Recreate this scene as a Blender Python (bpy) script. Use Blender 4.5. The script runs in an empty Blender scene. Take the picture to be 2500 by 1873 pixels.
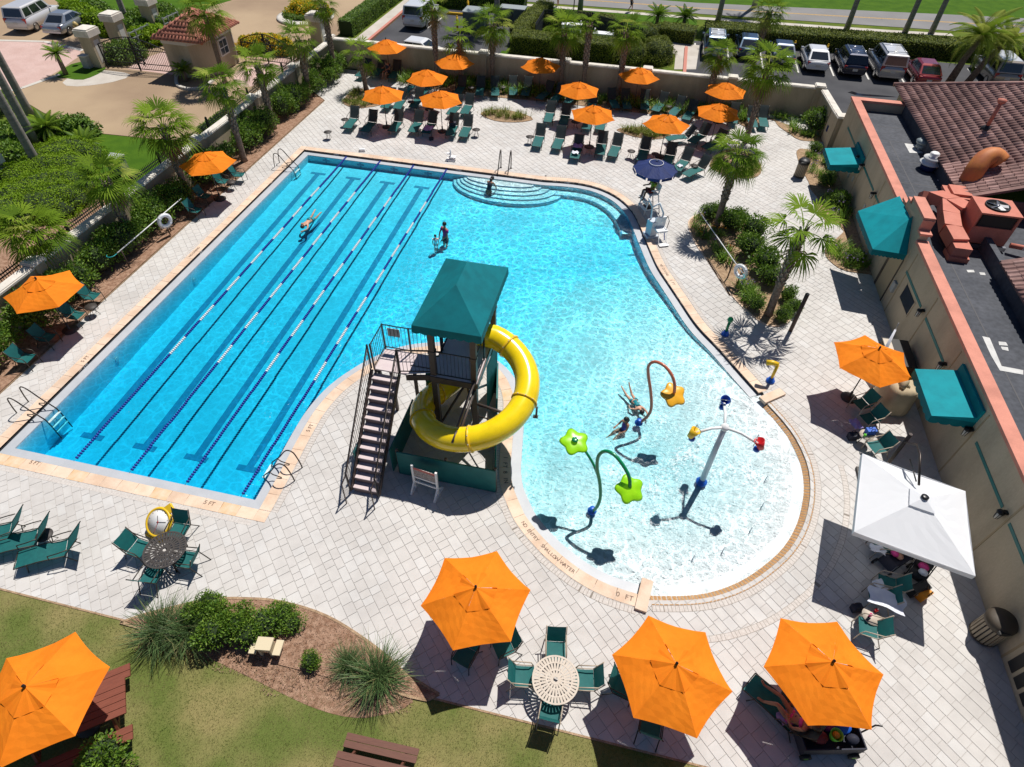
import bpy, bmesh, math, random
from mathutils import Vector, Matrix, geometry
random.seed(11)
SC = bpy.context.scene
COL = SC.collection
rnd, uni = random.random, random.uniform
PI = math.pi

# ------------------------------------------------------------------ camera, sky, sun, exposure
cam = bpy.data.objects.new('camera', bpy.data.cameras.new('camera'))
COL.objects.link(cam)
cam.matrix_world = Matrix(((0.9757063, -0.1716999, 0.1360750, 0.0), (0.2180727, 0.7015843, -0.6783979, 0.0), (0.0210127, 0.6915914, 0.7219833, 17.0), (0, 0, 0, 1)))
cam.data.sensor_width = 36.0
cam.data.lens = 21.370
cam.data.clip_end = 2000.0
cam.data.clip_start = 0.1
SC.camera = cam
SUNV = Vector((0.185, 0.48, 1.0)).normalized()
ELEV = math.asin(SUNV.z)
w = bpy.data.worlds.new('World')
SC.world = w
w.use_nodes = True
nt = w.node_tree
sky = nt.nodes.new('ShaderNodeTexSky')
sky.sky_type = 'NISHITA'
sky.sun_disc = False
sky.sun_elevation = ELEV
sky.sun_rotation = math.atan2(SUNV.x, SUNV.y)
sky.air_density = 0.6
sky.dust_density = 0.3
sky.ozone_density = 3.5
bg = nt.nodes['Background']
nt.links.new(sky.outputs[0], bg.inputs[0])
bg.inputs[1].default_value = 0.072
sun = bpy.data.objects.new('sun', bpy.data.lights.new('sun', 'SUN'))
COL.objects.link(sun)
sun.data.energy = 5.0
sun.data.angle = math.radians(0.53)
sun.data.color = (1.0, 0.955, 0.89)
sun.rotation_euler = SUNV.to_track_quat('Z', 'Y').to_euler()
sun.location = (10, 30, 60)
SC.view_settings.view_transform = 'Standard'
SC.view_settings.look = 'None'
SC.view_settings.exposure = 0.04
SC.view_settings.gamma = 1.0
SC.view_settings.use_curve_mapping = False
cy = SC.cycles
cy.use_denoising = True
cy.max_bounces = 8
cy.diffuse_bounces = 3
cy.glossy_bounces = 3
cy.transmission_bounces = 6
cy.transparent_max_bounces = 12
cy.sample_clamp_indirect = 6.0
cy.caustics_reflective = False
cy.caustics_refractive = False

# ------------------------------------------------------------------ helpers
def tag(o, label=None, cat=None, group=None, kind=None):
    if label: o['label'] = label
    if cat: o['category'] = cat
    if group: o['group'] = group
    if kind: o['kind'] = kind
    return o

def empty(name, loc=(0, 0, 0), rz=0.0, parent=None):
    o = bpy.data.objects.new(name, None)
    COL.objects.link(o)
    o.location = loc
    o.rotation_euler = (0, 0, rz)
    o.empty_display_size = 0.1
    if parent: o.parent = parent
    return o

def thing(name, label, cat, loc=(0, 0, 0), rz=0.0, group=None):
    if len(loc) == 2: loc = (loc[0], loc[1], 0)
    return tag(empty(name, loc, rz), label, cat, group)

def link(name, me, parent=None, loc=None, rz=None, sc=None):
    o = bpy.data.objects.new(name, me)
    COL.objects.link(o)
    if parent: o.parent = parent
    if loc is not None: o.location = loc if len(loc) == 3 else (loc[0], loc[1], 0)
    if rz is not None: o.rotation_euler = (0, 0, rz) if not hasattr(rz, '__len__') else rz
    if sc is not None: o.scale = (sc, sc, sc) if not hasattr(sc, '__len__') else sc
    return o

def copy_tree(o, parent=None):
    c = o.copy()
    COL.objects.link(c)
    c.parent = parent
    for ch in list(o.children):
        copy_tree(ch, c)
    return c

class MB:
    def __init__(s):
        s.v, s.f, s.m, s.s = [], [], [], []
        s.T = None
    def add(s, vs, fs, mi=0, sm=False):
        b = len(s.v)
        if s.T is not None: vs = [s.T @ Vector(p) for p in vs]
        s.v.extend(tuple(p) for p in vs)
        for f in fs:
            s.f.append(tuple(i + b for i in f)); s.m.append(mi); s.s.append(sm)
        return s
    def box(s, c, d, rz=0.0, mi=0, M=None, taper=1.0):
        x, y, z = d[0] / 2, d[1] / 2, d[2] / 2
        ca, sa = math.cos(rz), math.sin(rz)
        vs = []
        for k in (-1, 1):
            t = taper if k > 0 else 1.0
            for i, j in ((-1, -1), (1, -1), (1, 1), (-1, 1)):
                p = Vector((i * x * t, j * y * t, k * z))
                if M is not None: p = M @ p
                vs.append((c[0] + p.x * ca - p.y * sa, c[1] + p.x * sa + p.y * ca, c[2] + p.z))
        return s.add(vs, [(3, 2, 1, 0), (4, 5, 6, 7), (0, 1, 5, 4), (1, 2, 6, 5), (2, 3, 7, 6), (3, 0, 4, 7)], mi)
    def b2(s, x0, x1, y0, y1, z0, z1, mi=0):
        return s.box(((x0 + x1) / 2, (y0 + y1) / 2, (z0 + z1) / 2), (x1 - x0, y1 - y0, z1 - z0), 0, mi)
    def beam(s, p, q, w, h=None, mi=0, up=(0, 0, 1)):
        p, q = Vector(p), Vector(q)
        h = h or w
        d = q - p
        L = d.length
        if L < 1e-6: return s
        y = d / L
        u = Vector(up)
        if abs(u.dot(y)) > 0.98: u = Vector((1, 0, 0))
        x = y.cross(u).normalized()
        z = x.cross(y)
        vs = []
        for a in (p, q):
            for i, j in ((-1, -1), (1, -1), (1, 1), (-1, 1)):
                vs.append(a + x * (i * w / 2) + z * (j * h / 2))
        return s.add(vs, [(0, 1, 2, 3), (7, 6, 5, 4), (4, 5, 1, 0), (5, 6, 2, 1), (6, 7, 3, 2), (7, 4, 0, 3)], mi)
    def tube(s, pts, r, n=8, mi=0, caps=True, sm=True):
        pts = [Vector(p) for p in pts]
        rs = r if hasattr(r, '__len__') else [r] * len(pts)
        t = (pts[1] - pts[0]).normalized()
        u = t.orthogonal().normalized()
        vs, fs = [], []
        for k, p in enumerate(pts):
            a = pts[max(0, k - 1)]; b = pts[min(len(pts) - 1, k + 1)]
            t2 = (b - a).normalized()
            u = (u - t2 * u.dot(t2))
            u = u.normalized() if u.length > 1e-6 else t2.orthogonal().normalized()
            v = t2.cross(u)
            for i in range(n):
                an = 2 * PI * i / n
                vs.append(p + (u * math.cos(an) + v * math.sin(an)) * rs[k])
        for k in range(len(pts) - 1):
            for i in range(n):
                j = (i + 1) % n
                fs.append((k * n + i, k * n + j, (k + 1) * n + j, (k + 1) * n + i))
        s.add(vs, fs, mi, sm)
        if caps:
            b = len(s.v) - len(vs)
            s.f.append(tuple(b + i for i in range(n))[::-1]); s.m.append(mi); s.s.append(False)
            s.f.append(tuple(b + (len(pts) - 1) * n + i for i in range(n))); s.m.append(mi); s.s.append(False)
        return s
    def lathe(s, prof, n=20, at=(0, 0, 0), mi=0, sm=True, sx=1.0, sy=1.0, a0=0.0):
        vs, fs = [], []
        for r, z in prof:
            for i in range(n):
                an = a0 + 2 * PI * i / n
                vs.append((at[0] + r * math.cos(an) * sx, at[1] + r * math.sin(an) * sy, at[2] + z))
        for k in range(len(prof) - 1):
            for i in range(n):
                j = (i + 1) % n
                fs.append((k * n + i, k * n + j, (k + 1) * n + j, (k + 1) * n + i))
        if prof[0][0] > 1e-4: fs.append(tuple(range(n))[::-1])
        if prof[-1][0] > 1e-4: fs.append(tuple((len(prof) - 1) * n + i for i in range(n)))
        return s.add(vs, fs, mi, sm)
    def prism(s, poly, z0, z1, mi=0):
        n = len(poly)
        a = sum(poly[i][0] * poly[(i + 1) % n][1] - poly[(i + 1) % n][0] * poly[i][1] for i in range(n))
        if a < 0: poly = poly[::-1]
        vs = [(p[0], p[1], z0) for p in poly] + [(p[0], p[1], z1) for p in poly]
        fs = [(i, (i + 1) % n, n + (i + 1) % n, n + i) for i in range(n)]
        if n > 4:
            tri = geometry.tessellate_polygon([[Vector((p[0], p[1], 0)) for p in poly]])
            for t in tri:
                fs.append((t[0] + n, t[1] + n, t[2] + n) if ccw(poly, t) else (t[2] + n, t[1] + n, t[0] + n))
                fs.append((t[2], t[1], t[0]) if ccw(poly, t) else t)
        else:
            fs += [tuple(range(n))[::-1], tuple(range(n, 2 * n))]
        return s.add(vs, fs, mi)
    def build(s, name, mats, parent=None, loc=None, rz=None, sc=None):
        return link(name, s.mesh(name, mats), parent, loc, rz, sc)
    def mesh(s, name, mats):
        me = bpy.data.meshes.new(name)
        me.from_pydata([tuple(p) for p in s.v], [], s.f)
        for m in (mats if isinstance(mats, (list, tuple)) else [mats]):
            me.materials.append(MT(m) if isinstance(m, str) else m)
        me.polygons.foreach_set('material_index', s.m)
        me.polygons.foreach_set('use_smooth', s.s)
        me.update()
        return me

def ccw(poly, t):
    a, b, c = (poly[i] for i in t)
    return (b[0] - a[0]) * (c[1] - a[1]) - (c[0] - a[0]) * (b[1] - a[1]) > 0

def inside(p, poly):
    x, y = p[0], p[1]
    c = False
    n = len(poly)
    j = n - 1
    for i in range(n):
        xi, yi = poly[i][0], poly[i][1]; xj, yj = poly[j][0], poly[j][1]
        if (yi > y) != (yj > y) and x < (xj - xi) * (y - yi) / (yj - yi) + xi: c = not c
        j = i
    return c

def seg_x(p, q, a, b):
    d = (q[0] - p[0], q[1] - p[1]); e = (b[0] - a[0], b[1] - a[1])
    k = d[0] * e[1] - d[1] * e[0]
    if abs(k) < 1e-12: return None
    t = ((a[0] - p[0]) * e[1] - (a[1] - p[1]) * e[0]) / k
    u = ((a[0] - p[0]) * d[1] - (a[1] - p[1]) * d[0]) / k
    return t if 0 <= t <= 1 and 0 <= u <= 1 else None

def clip(quad, poly, keep_in):
    """keep the part of a small polygon inside (or outside) a large one"""
    fl = [inside(p, poly) == keep_in for p in quad]
    if all(fl): return quad
    if not any(fl): return None
    out = []
    n = len(quad)
    for i in range(n):
        p, q = quad[i], quad[(i + 1) % n]
        if fl[i]: out.append(p)
        if fl[i] != fl[(i + 1) % n]:
            ts = [t for t in (seg_x(p, q, poly[k], poly[(k + 1) % len(poly)]) for k in range(len(poly))) if t is not None]
            if ts:
                t = ts[0]
                out.append((p[0] + (q[0] - p[0]) * t, p[1] + (q[1] - p[1]) * t))
    return out if len(out) >= 3 else None

def catmull(pts, step=0.3, closed=False):
    P = [Vector((p[0], p[1], p[2] if len(p) > 2 else 0)) for p in pts]
    out = []
    n = len(P)
    for i in range(n if closed else n - 1):
        g = (lambda k: P[k % n]) if closed else (lambda k: P[max(0, min(n - 1, k))])
        a, b, c, d = g(i - 1), g(i), g(i + 1), g(i + 2)
        k = max(1, int((c - b).length / step))
        for j in range(k):
            t = j / k
            out.append(0.5 * ((2 * b) + (c - a) * t + (2 * a - 5 * b + 4 * c - d) * t * t + (3 * b - a - 3 * c + d) * t ** 3))
    if not closed: out.append(P[-1])
    return out

def sheet(name, poly, z, mat, holes=(), kind='structure'):
    loops = [[Vector((p[0], p[1], 0)) for p in poly]] + [[Vector((p[0], p[1], 0)) for p in h] for h in holes]
    tri = geometry.tessellate_polygon(loops)
    vs = [(p.x, p.y, z) for l in loops for p in l]
    fs = [t if ccw(vs, t) else t[::-1] for t in tri]
    o = MB().add(vs, fs).build(name, mat)
    if kind: o['kind'] = kind
    return o

# ------------------------------------------------------------------ materials
_M = {}
def MT(n): return _M[n]
def mat(name, col, rough=0.6, col2=None, scale=4.0, mix=(0.35, 0.65), bump=0.0, bscale=None, metal=0.0, spec=0.5, det=6.0,
        fine=None, transl=0.0, obj_rand=0.0, coat=0.0, emit=None, stretch=None, dist=0.0, world=False, stain=None):
    m = bpy.data.materials.new(name)
    m.use_nodes = True
    t = m.node_tree
    N, Lk = t.nodes, t.links
    b = N['Principled BSDF']
    b.inputs['Base Color'].default_value = (*col, 1)
    b.inputs['Roughness'].default_value = rough
    b.inputs['Metallic'].default_value = metal
    b.inputs['Specular IOR Level'].default_value = spec
    if coat:
        b.inputs['Coat Weight'].default_value = coat
        b.inputs['Coat Roughness'].default_value = 0.06
    if emit:
        b.inputs['Emission Color'].default_value = (*emit[0], 1); b.inputs['Emission Strength'].default_value = emit[1]
    co = N.new('ShaderNodeTexCoord')
    src = co.outputs['Object']
    if world: src = N.new('ShaderNodeNewGeometry').outputs['Position']
    if stretch:
        mp = N.new('ShaderNodeMapping'); mp.inputs['Scale'].default_value = stretch
        Lk.new(src, mp.inputs[0]); src = mp.outputs[0]
    colour = None
    if col2:
        nz = N.new('ShaderNodeTexNoise'); nz.inputs['Scale'].default_value = scale; nz.inputs['Detail'].default_value = det
        nz.inputs['Distortion'].default_value = dist
        Lk.new(src, nz.inputs['Vector'])
        r = N.new('ShaderNodeValToRGB')
        r.color_ramp.elements[0].position, r.color_ramp.elements[1].position = mix
        r.color_ramp.elements[0].color = (*col, 1); r.color_ramp.elements[1].color = (*col2, 1)
        Lk.new(nz.outputs['Fac'], r.inputs[0]); colour = r.outputs[0]
    if fine:
        n2 = N.new('ShaderNodeTexNoise'); n2.inputs['Scale'].default_value = fine[0]; n2.inputs['Detail'].default_value = 3
        Lk.new(src, n2.inputs['Vector'])
        mr = N.new('ShaderNodeMapRange'); mr.inputs[1].default_value = 0.3; mr.inputs[2].default_value = 0.7
        mr.inputs[3].default_value = 1 - fine[1]; mr.inputs[4].default_value = 1 + fine[1]
        Lk.new(n2.outputs['Fac'], mr.inputs[0])
        hs = N.new('ShaderNodeHueSaturation')
        if colour: Lk.new(colour, hs.inputs['Color'])
        else: hs.inputs['Color'].default_value = (*col, 1)
        Lk.new(mr.outputs[0], hs.inputs['Value']); colour = hs.outputs[0]
    if stain:
        n4 = N.new('ShaderNodeTexNoise'); n4.inputs['Scale'].default_value = stain[0]; n4.inputs['Detail'].default_value = 7; n4.inputs['Roughness'].default_value = .65
        Lk.new(src, n4.inputs['Vector'])
        mr = N.new('ShaderNodeMapRange'); mr.inputs[1].default_value = .38; mr.inputs[2].default_value = .56; mr.inputs[3].default_value = 1 - stain[1]; mr.inputs[4].default_value = 1.0
        Lk.new(n4.outputs['Fac'], mr.inputs[0])
        hs = N.new('ShaderNodeHueSaturation')
        if colour: Lk.new(colour, hs.inputs['Color'])
        else: hs.inputs['Color'].default_value = (*col, 1)
        Lk.new(mr.outputs[0], hs.inputs['Value']); colour = hs.outputs[0]
    if obj_rand:
        oi = N.new('ShaderNodeObjectInfo')
        mr = N.new('ShaderNodeMapRange'); mr.inputs[3].default_value = 1 - obj_rand; mr.inputs[4].default_value = 1 + obj_rand
        Lk.new(oi.outputs['Random'], mr.inputs[0])
        hs = N.new('ShaderNodeHueSaturation')
        if colour: Lk.new(colour, hs.inputs['Color'])
        else: hs.inputs['Color'].default_value = (*col, 1)
        Lk.new(mr.outputs[0], hs.inputs['Value']); colour = hs.outputs[0]
    if colour: Lk.new(colour, b.inputs['Base Color'])
    if bump:
        n3 = N.new('ShaderNodeTexNoise'); n3.inputs['Scale'].default_value = bscale or scale * 6; n3.inputs['Detail'].default_value = 5
        Lk.new(src, n3.inputs['Vector'])
        bp = N.new('ShaderNodeBump'); bp.inputs['Strength'].default_value = min(1.0, bump * 10); bp.inputs['Distance'].default_value = bump
        Lk.new(n3.outputs['Fac'], bp.inputs['Height']); Lk.new(bp.outputs[0], b.inputs['Normal'])
    if transl:
        tr = N.new('ShaderNodeBsdfTranslucent')
        if colour: Lk.new(colour, tr.inputs[0])
        else: tr.inputs[0].default_value = (*col, 1)
        mx = N.new('ShaderNodeMixShader'); mx.inputs[0].default_value = transl
        Lk.new(b.outputs[0], mx.inputs[1]); Lk.new(tr.outputs[0], mx.inputs[2])
        Lk.new(mx.outputs[0], N['Material Output'].inputs[0])
    _M[name] = m
    return m

for i, (a, b_) in enumerate((((.545, .52, .495), (.58, .555, .53)), ((.555, .53, .505), (.59, .57, .545)), ((.525, .50, .475), (.565, .54, .515)), ((.57, .55, .53), (.605, .59, .57)))):
    mat('paver%d' % i, a, 0.8, b_, 3.0, bump=.004, bscale=60, fine=(45, .05), spec=.3, world=True, stain=(.33, .13))
mat('sand', (.47, .44, .41), .95, (.52, .49, .46), 8, fine=(80, .1))
mat('sanddark', (.24, .21, .18), .95)
mat('brickpaver', (.50, .455, .42), .85, (.60, .56, .52), 14, fine=(60, .06), spec=.3)
mat('coping', (.70, .50, .36), .7, (.74, .58, .45), 1.6, bump=.003, bscale=50, fine=(25, .05), obj_rand=.06, spec=.3, world=True, stain=(.8, .12))
mat('coping_stain', (.66, .42, .22), .7, (.72, .55, .40), 2.5, bump=.003, bscale=50, fine=(25, .06), spec=.3)
mat('edgetile', (.74, .42, .17), .35, (.80, .54, .28), 12, fine=(30, .1))
mat('blacktile', (.012, .014, .022), .25, fine=(12, .3))
mat('gutter', (.42, .44, .47), .5, (.47, .49, .52), 1.5, fine=(20, .03))
mat('plaster', (.50, .75, .85), .7, (.56, .79, .87), .7, fine=(9, .03))
mat('pad', (.585, .665, .705), .6, (.635, .71, .74), .8, fine=(12, .03))
mat('lane', (.16, .30, .45), .5)
mat('steptile', (.08, .22, .38), .4)
mat('white', (.80, .80, .79), .45, fine=(8, .03))
mat('whiteplastic', (.82, .83, .84), .35)
mat('ink', (.05, .045, .045), .6)
mat('inkbrown', (.16, .10, .07), .7)
mat('inkwhite', (.75, .75, .75), .6)
mat('bronze', (.05, .04, .035), .4, metal=.6, fine=(20, .1))
mat('steelblack', (.02, .02, .022), .35, metal=.3)
mat('steel', (.45, .45, .46), .3, metal=.9)
mat('chrome', (.7, .7, .72), .15, metal=1.0)
mat('tower', (.06, .042, .036), .5, (.075, .055, .048), 6)
mat('stairface', (.17, .125, .125), .7)
mat('step', (.58, .48, .49), .75, (.62, .53, .525), 5, fine=(40, .06))
mat('teal', (.0, .15, .18), .75, (.0, .17, .20), 3, stain=(1.3, .16), spec=.25, fine=(60, .05), transl=.08)
mat('tealawn', (.0, .28, .335), .75, (.0, .31, .365), 2, stain=(1.5, .14), spec=.25, fine=(60, .05), transl=.1)
mat('tealpanel', (.004, .125, .12), .55, (.006, .15, .14), 3)
mat('yellow', (.95, .70, .008), .22, (.93, .66, .008), 1.2, spec=.5, coat=.3, stain=(1.6, .14), fine=(30, .03))
mat('yellowflat', (.82, .52, .02), .4)
mat('orange', (.90, .23, .012), .8, (.93, .255, .015), 1.5, spec=.15, transl=.16, fine=(90, .04), bump=.012, bscale=4, stain=(1.2, .10))
mat('navy', (.006, .022, .12), .75, (.008, .028, .15), 2, transl=.12)
mat('bluepart', (.01, .11, .55), .35)
mat('ropeblue', (.012, .035, .33), .4)
mat('ropewhite', (.78, .80, .82), .4)
mat('limegreen', (.42, .85, .012), .3, coat=.2, transl=.35)
mat('stemgreen', (.0, .22, .075), .3, coat=.3)
mat('copper', (.56, .15, .08), .35, coat=.3)
mat('starorange', (.85, .42, .02), .35, coat=.2)
mat('red', (.60, .015, .02), .35)
mat('bucketblue', (.01, .07, .42), .35)
mat('polewhite', (.55, .60, .66), .35)
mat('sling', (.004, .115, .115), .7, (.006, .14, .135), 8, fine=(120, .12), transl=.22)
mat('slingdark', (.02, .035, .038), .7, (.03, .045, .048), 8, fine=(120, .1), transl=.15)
mat('framedk', (.05, .042, .032), .45, metal=.4)
mat('frametan', (.42, .35, .27), .45)
mat('tabledk', (.045, .038, .034), .6, fine=(30, .1))
mat('tabletan', (.50, .43, .35), .6, (.56, .49, .41), 6)
mat('pole', (.06, .05, .045), .5, metal=.3)
mat('stucco', (.46, .385, .275), .9, (.50, .42, .30), 1.2, bump=.008, bscale=40, fine=(25, .06), spec=.2, stretch=(1, 1, .35), stain=(.9, .16))
mat('wallstucco', (.44, .37, .265), .9, (.49, .415, .30), 1.0, bump=.008, bscale=40, fine=(25, .06), spec=.2, stretch=(1, 1, .35), stain=(.9, .18))
mat('cap', (.72, .68, .61), .85, (.58, .54, .48), 2.5, bump=.004, bscale=30, spec=.2)
mat('trim', (.62, .60, .56), .8)
mat('pinkcap', (.66, .28, .205), .8, (.60, .25, .185), 1.5, fine=(20, .05), spec=.25, stain=(.9, .18))
mat('pinkmetal', (.52, .17, .115), .6, (.58, .20, .14), 2.5, fine=(15, .05), spec=.3)
mat('rustduct', (.60, .22, .06), .6, (.45, .14, .06), 1.8, spec=.3)
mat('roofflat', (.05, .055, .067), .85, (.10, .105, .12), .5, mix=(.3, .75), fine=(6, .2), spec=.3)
mat('rooftar', (.09, .09, .095), .85)
mat('whitepatch', (.62, .62, .60), .8, (.5, .5, .49), 5)
for i, c in enumerate(((.36, .205, .18), (.41, .24, .21), (.31, .175, .155), (.46, .28, .25))):
    mat('tile%d' % i, c, .75, (c[0] * .75, c[1] * .74, c[2] * .76), 1.2, fine=(9, .12), spec=.3, world=True, stain=(.5, .35))
mat('ghtile', (.52, .20, .13), .75, (.40, .145, .10), 2.5, fine=(10, .15), obj_rand=.15)
mat('asphalt', (.048, .049, .056), .9, (.075, .076, .083), .4, bump=.004, bscale=90, fine=(60, .18), spec=.3)
mat('road', (.20, .195, .195), .9, (.235, .23, .23), .4, fine=(30, .08), spec=.3)
mat('drive', (.40, .295, .19), .9, (.29, .205, .135), .16, fine=(28, .12), spec=.25, bump=.004, bscale=60)
mat('pinkpave', (.50, .34, .30), .9, (.56, .40, .36), .8, fine=(18, .12), spec=.25)
mat('concrete', (.46, .42, .37), .9, (.54, .50, .45), .8, fine=(20, .06), spec=.25)
mat('kerb', (.50, .47, .42), .9, (.56, .53, .48), 1.0)
mat('redkerb', (.50, .19, .14), .8)
mat('linepaint', (.72, .70, .66), .8, (.55, .54, .52), 9)
mat('yellowline', (.62, .36, .06), .8, (.50, .31, .10), 6)
mat('yellowpost', (.78, .46, .01), .5)
mat('grass', (.125, .155, .022), .95, (.075, .125, .016), .8, fine=(35, .25), spec=.1, bump=.02, bscale=60)
mat('lawnbright', (.065, .135, .010), .95, (.045, .105, .008), 1.0, fine=(40, .25), spec=.1, bump=.02, bscale=50)
mat('lawndry', (.24, .205, .085), .95, (.11, .14, .034), .5, mix=(.36, .60), fine=(50, .22), spec=.1, bump=.015, bscale=70, det=8)
for i, c in enumerate(((.14, .165, .038), (.22, .20, .08), (.08, .125, .022), (.30, .25, .12))):
    mat('blade%d' % i, c, .8, transl=.35, spec=.15)
mat('mulch', (.27, .18, .11), .95, (.40, .28, .18), 7, fine=(40, .35), bump=.02, bscale=30, spec=.1)
mat('mulchred', (.22, .125, .08), .95, (.36, .23, .16), 7, fine=(40, .35), bump=.02, bscale=30, spec=.1)
for i, c in enumerate(((.11, .21, .02), (.165, .28, .026), (.07, .15, .016), (.24, .35, .045))):
    mat('leaf%d' % i, c, .5, transl=.3, spec=.35)
for i, c in enumerate(((.16, .20, .025), (.20, .235, .035), (.115, .155, .02), (.24, .26, .06))):
    mat('hleaf%d' % i, c, .6, transl=.25, spec=.25)
for i, c in enumerate(((.20, .34, .010), (.25, .39, .014), (.15, .27, .010), (.30, .43, .025))):
    mat('mleaf%d' % i, c, .6, transl=.3, spec=.25)
for i, c in enumerate(((.15, .245, .018), (.21, .32, .028), (.10, .18, .014), (.33, .38, .07))):
    mat('frond%d' % i, c, .7, transl=.38, spec=.06)
mat('frond_dry', (.26, .19, .09), .7, transl=.3)
for i, c in enumerate(((.085, .155, .05), (.12, .19, .065), (.055, .105, .035), (.26, .25, .11))):
    mat('gblade%d' % i, c, .5, transl=.3, spec=.3)
for i, c in enumerate(((.15, .28, .03), (.22, .34, .045), (.09, .19, .022), (.30, .39, .08))):
    mat('strap%d' % i, c, .45, transl=.3, spec=.4)
mat('flowery', (.75, .52, .01), .6, transl=.3)
mat('flowerv', (.52, .42, .66), .6, transl=.3)
mat('flowero', (.80, .35, .03), .6, transl=.3)
mat('bark', (.17, .125, .095), .95, (.27, .21, .165), 9, bump=.02, bscale=22, spec=.15)
mat('boot', (.20, .155, .12), .95, (.32, .27, .22), 7, bump=.01, bscale=30, spec=.15)
mat('royal', (.30, .275, .25), .9, (.22, .20, .18), 1.5, stretch=(1, 1, 6), fine=(12, .1), spec=.2)
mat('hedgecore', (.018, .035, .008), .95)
mat('iron', (.010, .011, .013), .45, metal=.2)
mat('irongreen', (.014, .022, .018), .5)
mat('wood', (.115, .042, .026), .65, (.145, .055, .034), 4, stretch=(1, 12, 6), fine=(20, .1))
mat('woodred', (.16, .042, .022), .6, (.20, .055, .030), 4, stretch=(1, 12, 6), fine=(20, .1))
mat('postwood', (.05, .032, .024), .8, (.075, .05, .038), 6, stretch=(1, 1, .15))
mat('canslat', (.26, .21, .145), .6, (.31, .255, .18), 4)
mat('canband', (.06, .045, .03), .6)
mat('black', (.012, .012, .013), .5)
mat('rubber', (.015, .015, .016), .8)
mat('glass', (.012, .016, .022), .06, spec=.8, coat=.5)
mat('winglass', (.05, .07, .09), .08, spec=.8)
mat('taupe', (.44, .36, .235), .8, (.50, .41, .27), 3, fine=(40, .05), bump=.01, bscale=6)
mat('wicker', (.055, .036, .026), .7, fine=(80, .4), bump=.008, bscale=90)
mat('skin', (.56, .30, .20), .5, (.60, .33, .225), 6, spec=.35)
mat('skintan', (.36, .17, .10), .5, (.40, .19, .115), 6, spec=.35)
mat('skindark', (.13, .062, .04), .5, (.15, .07, .045), 6, spec=.35)
mat('hair', (.012, .008, .007), .5)
mat('hairbrown', (.06, .03, .016), .5)
mat('pink', (.75, .06, .28), .6)
mat('magenta', (.30, .02, .17), .6)
mat('clothdark', (.02, .022, .04), .75)
mat('clothgreen', (.30, .38, .02), .75)
mat('clothred', (.20, .02, .025), .75)
mat('swimteal', (.0, .22, .26), .6)
mat('swimblue', (.01, .10, .50), .6)
mat('purple', (.15, .06, .33), .6)
mat('towelw', (.72, .74, .80), .9, (.66, .68, .76), 6, bump=.01, bscale=40)
mat('towelp', (.36, .30, .58), .9, (.30, .25, .50), 6, bump=.01, bscale=40)
mat('toy', (.15, .60, .05), .4)
mat('greysign', (.36, .38, .38), .6)
mat('foam', (.86, .92, .95), .6, transl=.4)
mat('hvac', (.30, .34, .34), .5, metal=.4)
mat('transformer', (.06, .10, .095), .6, (.075, .12, .11), 3)

# ------------------------------------------------------------------ pool outline (clockwise, metres)
E_STRAIGHT = [(-9.85, 8.6), (-19.65, 8.6), (-19.65, 32.08), (-4.9, 32.12)]
E_FAR = [(-4.9, 32.12), (-3.6, 32.28), (-2.5, 32.24), (-1.58, 31.95), (-.69, 31.34), (.05, 30.42), (.53, 29.4), (.93, 28.15), (1.32, 26.9), (1.87, 25.24),
         (2.44, 24.02), (2.93, 23.0), (3.78, 21.27), (4.68, 20.0), (5.53, 18.69), (6.16, 17.75)]
BEACH = [(6.30, 17.15), (6.95, 16.17), (7.30, 15.31), (7.47, 14.39), (7.41, 13.35), (7.10, 12.19), (6.59, 11.18), (5.89, 10.33), (5.14, 9.64), (4.24, 9.09), (3.36, 8.79), (2.57, 8.62)]
E_PEN = [(2.25, 8.53), (1.41, 8.62), (.74, 8.81), (.15, 9.08), (-.49, 9.46), (-1.12, 9.96), (-1.55, 10.4), (-1.85, 10.85), (-2.12, 11.3), (-2.36, 12.0), (-2.55, 13.1), (-2.75, 14.3),
         (-3.08, 15.5), (-3.75, 16.5), (-4.9, 17.2), (-6.3, 17.4), (-7.7, 16.9), (-8.6, 16.1), (-9.2, 15.25), (-9.7, 14.2), (-9.95, 13.0), (-9.97, 11.8), (-9.9, 10.2), (-9.85, 8.6)]
V2 = lambda L: [(p.x, p.y) for p in L]
far_d, beach_d, pen_d = V2(catmull(E_FAR, .3)), V2(catmull(BEACH, .3)), V2(catmull(E_PEN, .3))
str_d = []
for a, b in zip(E_STRAIGHT[:-1], E_STRAIGHT[1:]):
    n = max(1, int(math.dist(a, b) / .6))
    str_d += [(a[0] + (b[0] - a[0]) * i / n, a[1] + (b[1] - a[1]) * i / n) for i in range(n)]
DEEP = pen_d[:-1] + str_d + far_d           # walled edge, from the beach's left end round to its right end
EDGE = DEEP + beach_d                       # the whole pool, clockwise

def offset(path, d, closed=False):
    """shift a path to its left (outwards for the clockwise pool outline)"""
    out = []
    n = len(path)
    for i in range(n):
        a = path[(i - 1) % n] if closed or i > 0 else path[i]
        b = path[(i + 1) % n] if closed or i < n - 1 else path[i]
        p = path[i]
        def nrm(u, v):
            L = math.dist(u, v) or 1
            return (-(v[1] - u[1]) / L, (v[0] - u[0]) / L)
        n1 = nrm(a, p) if a != p else nrm(p, b)
        n2 = nrm(p, b) if b != p else n1
        m = (n1[0] + n2[0], n1[1] + n2[1])
        q = m[0] * m[0] + m[1] * m[1]
        k = 2 * d / max(q, .5)
        out.append((p[0] + m[0] * k, p[1] + m[1] * k))
    return out

POOLHOLE = offset(EDGE, .18, True)
WZ = -.13
BIG = [(-260, -120), (260, -120), (260, 420), (-260, 420)]
sheet('ground', BIG, -.06, 'grass', [POOLHOLE])

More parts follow.
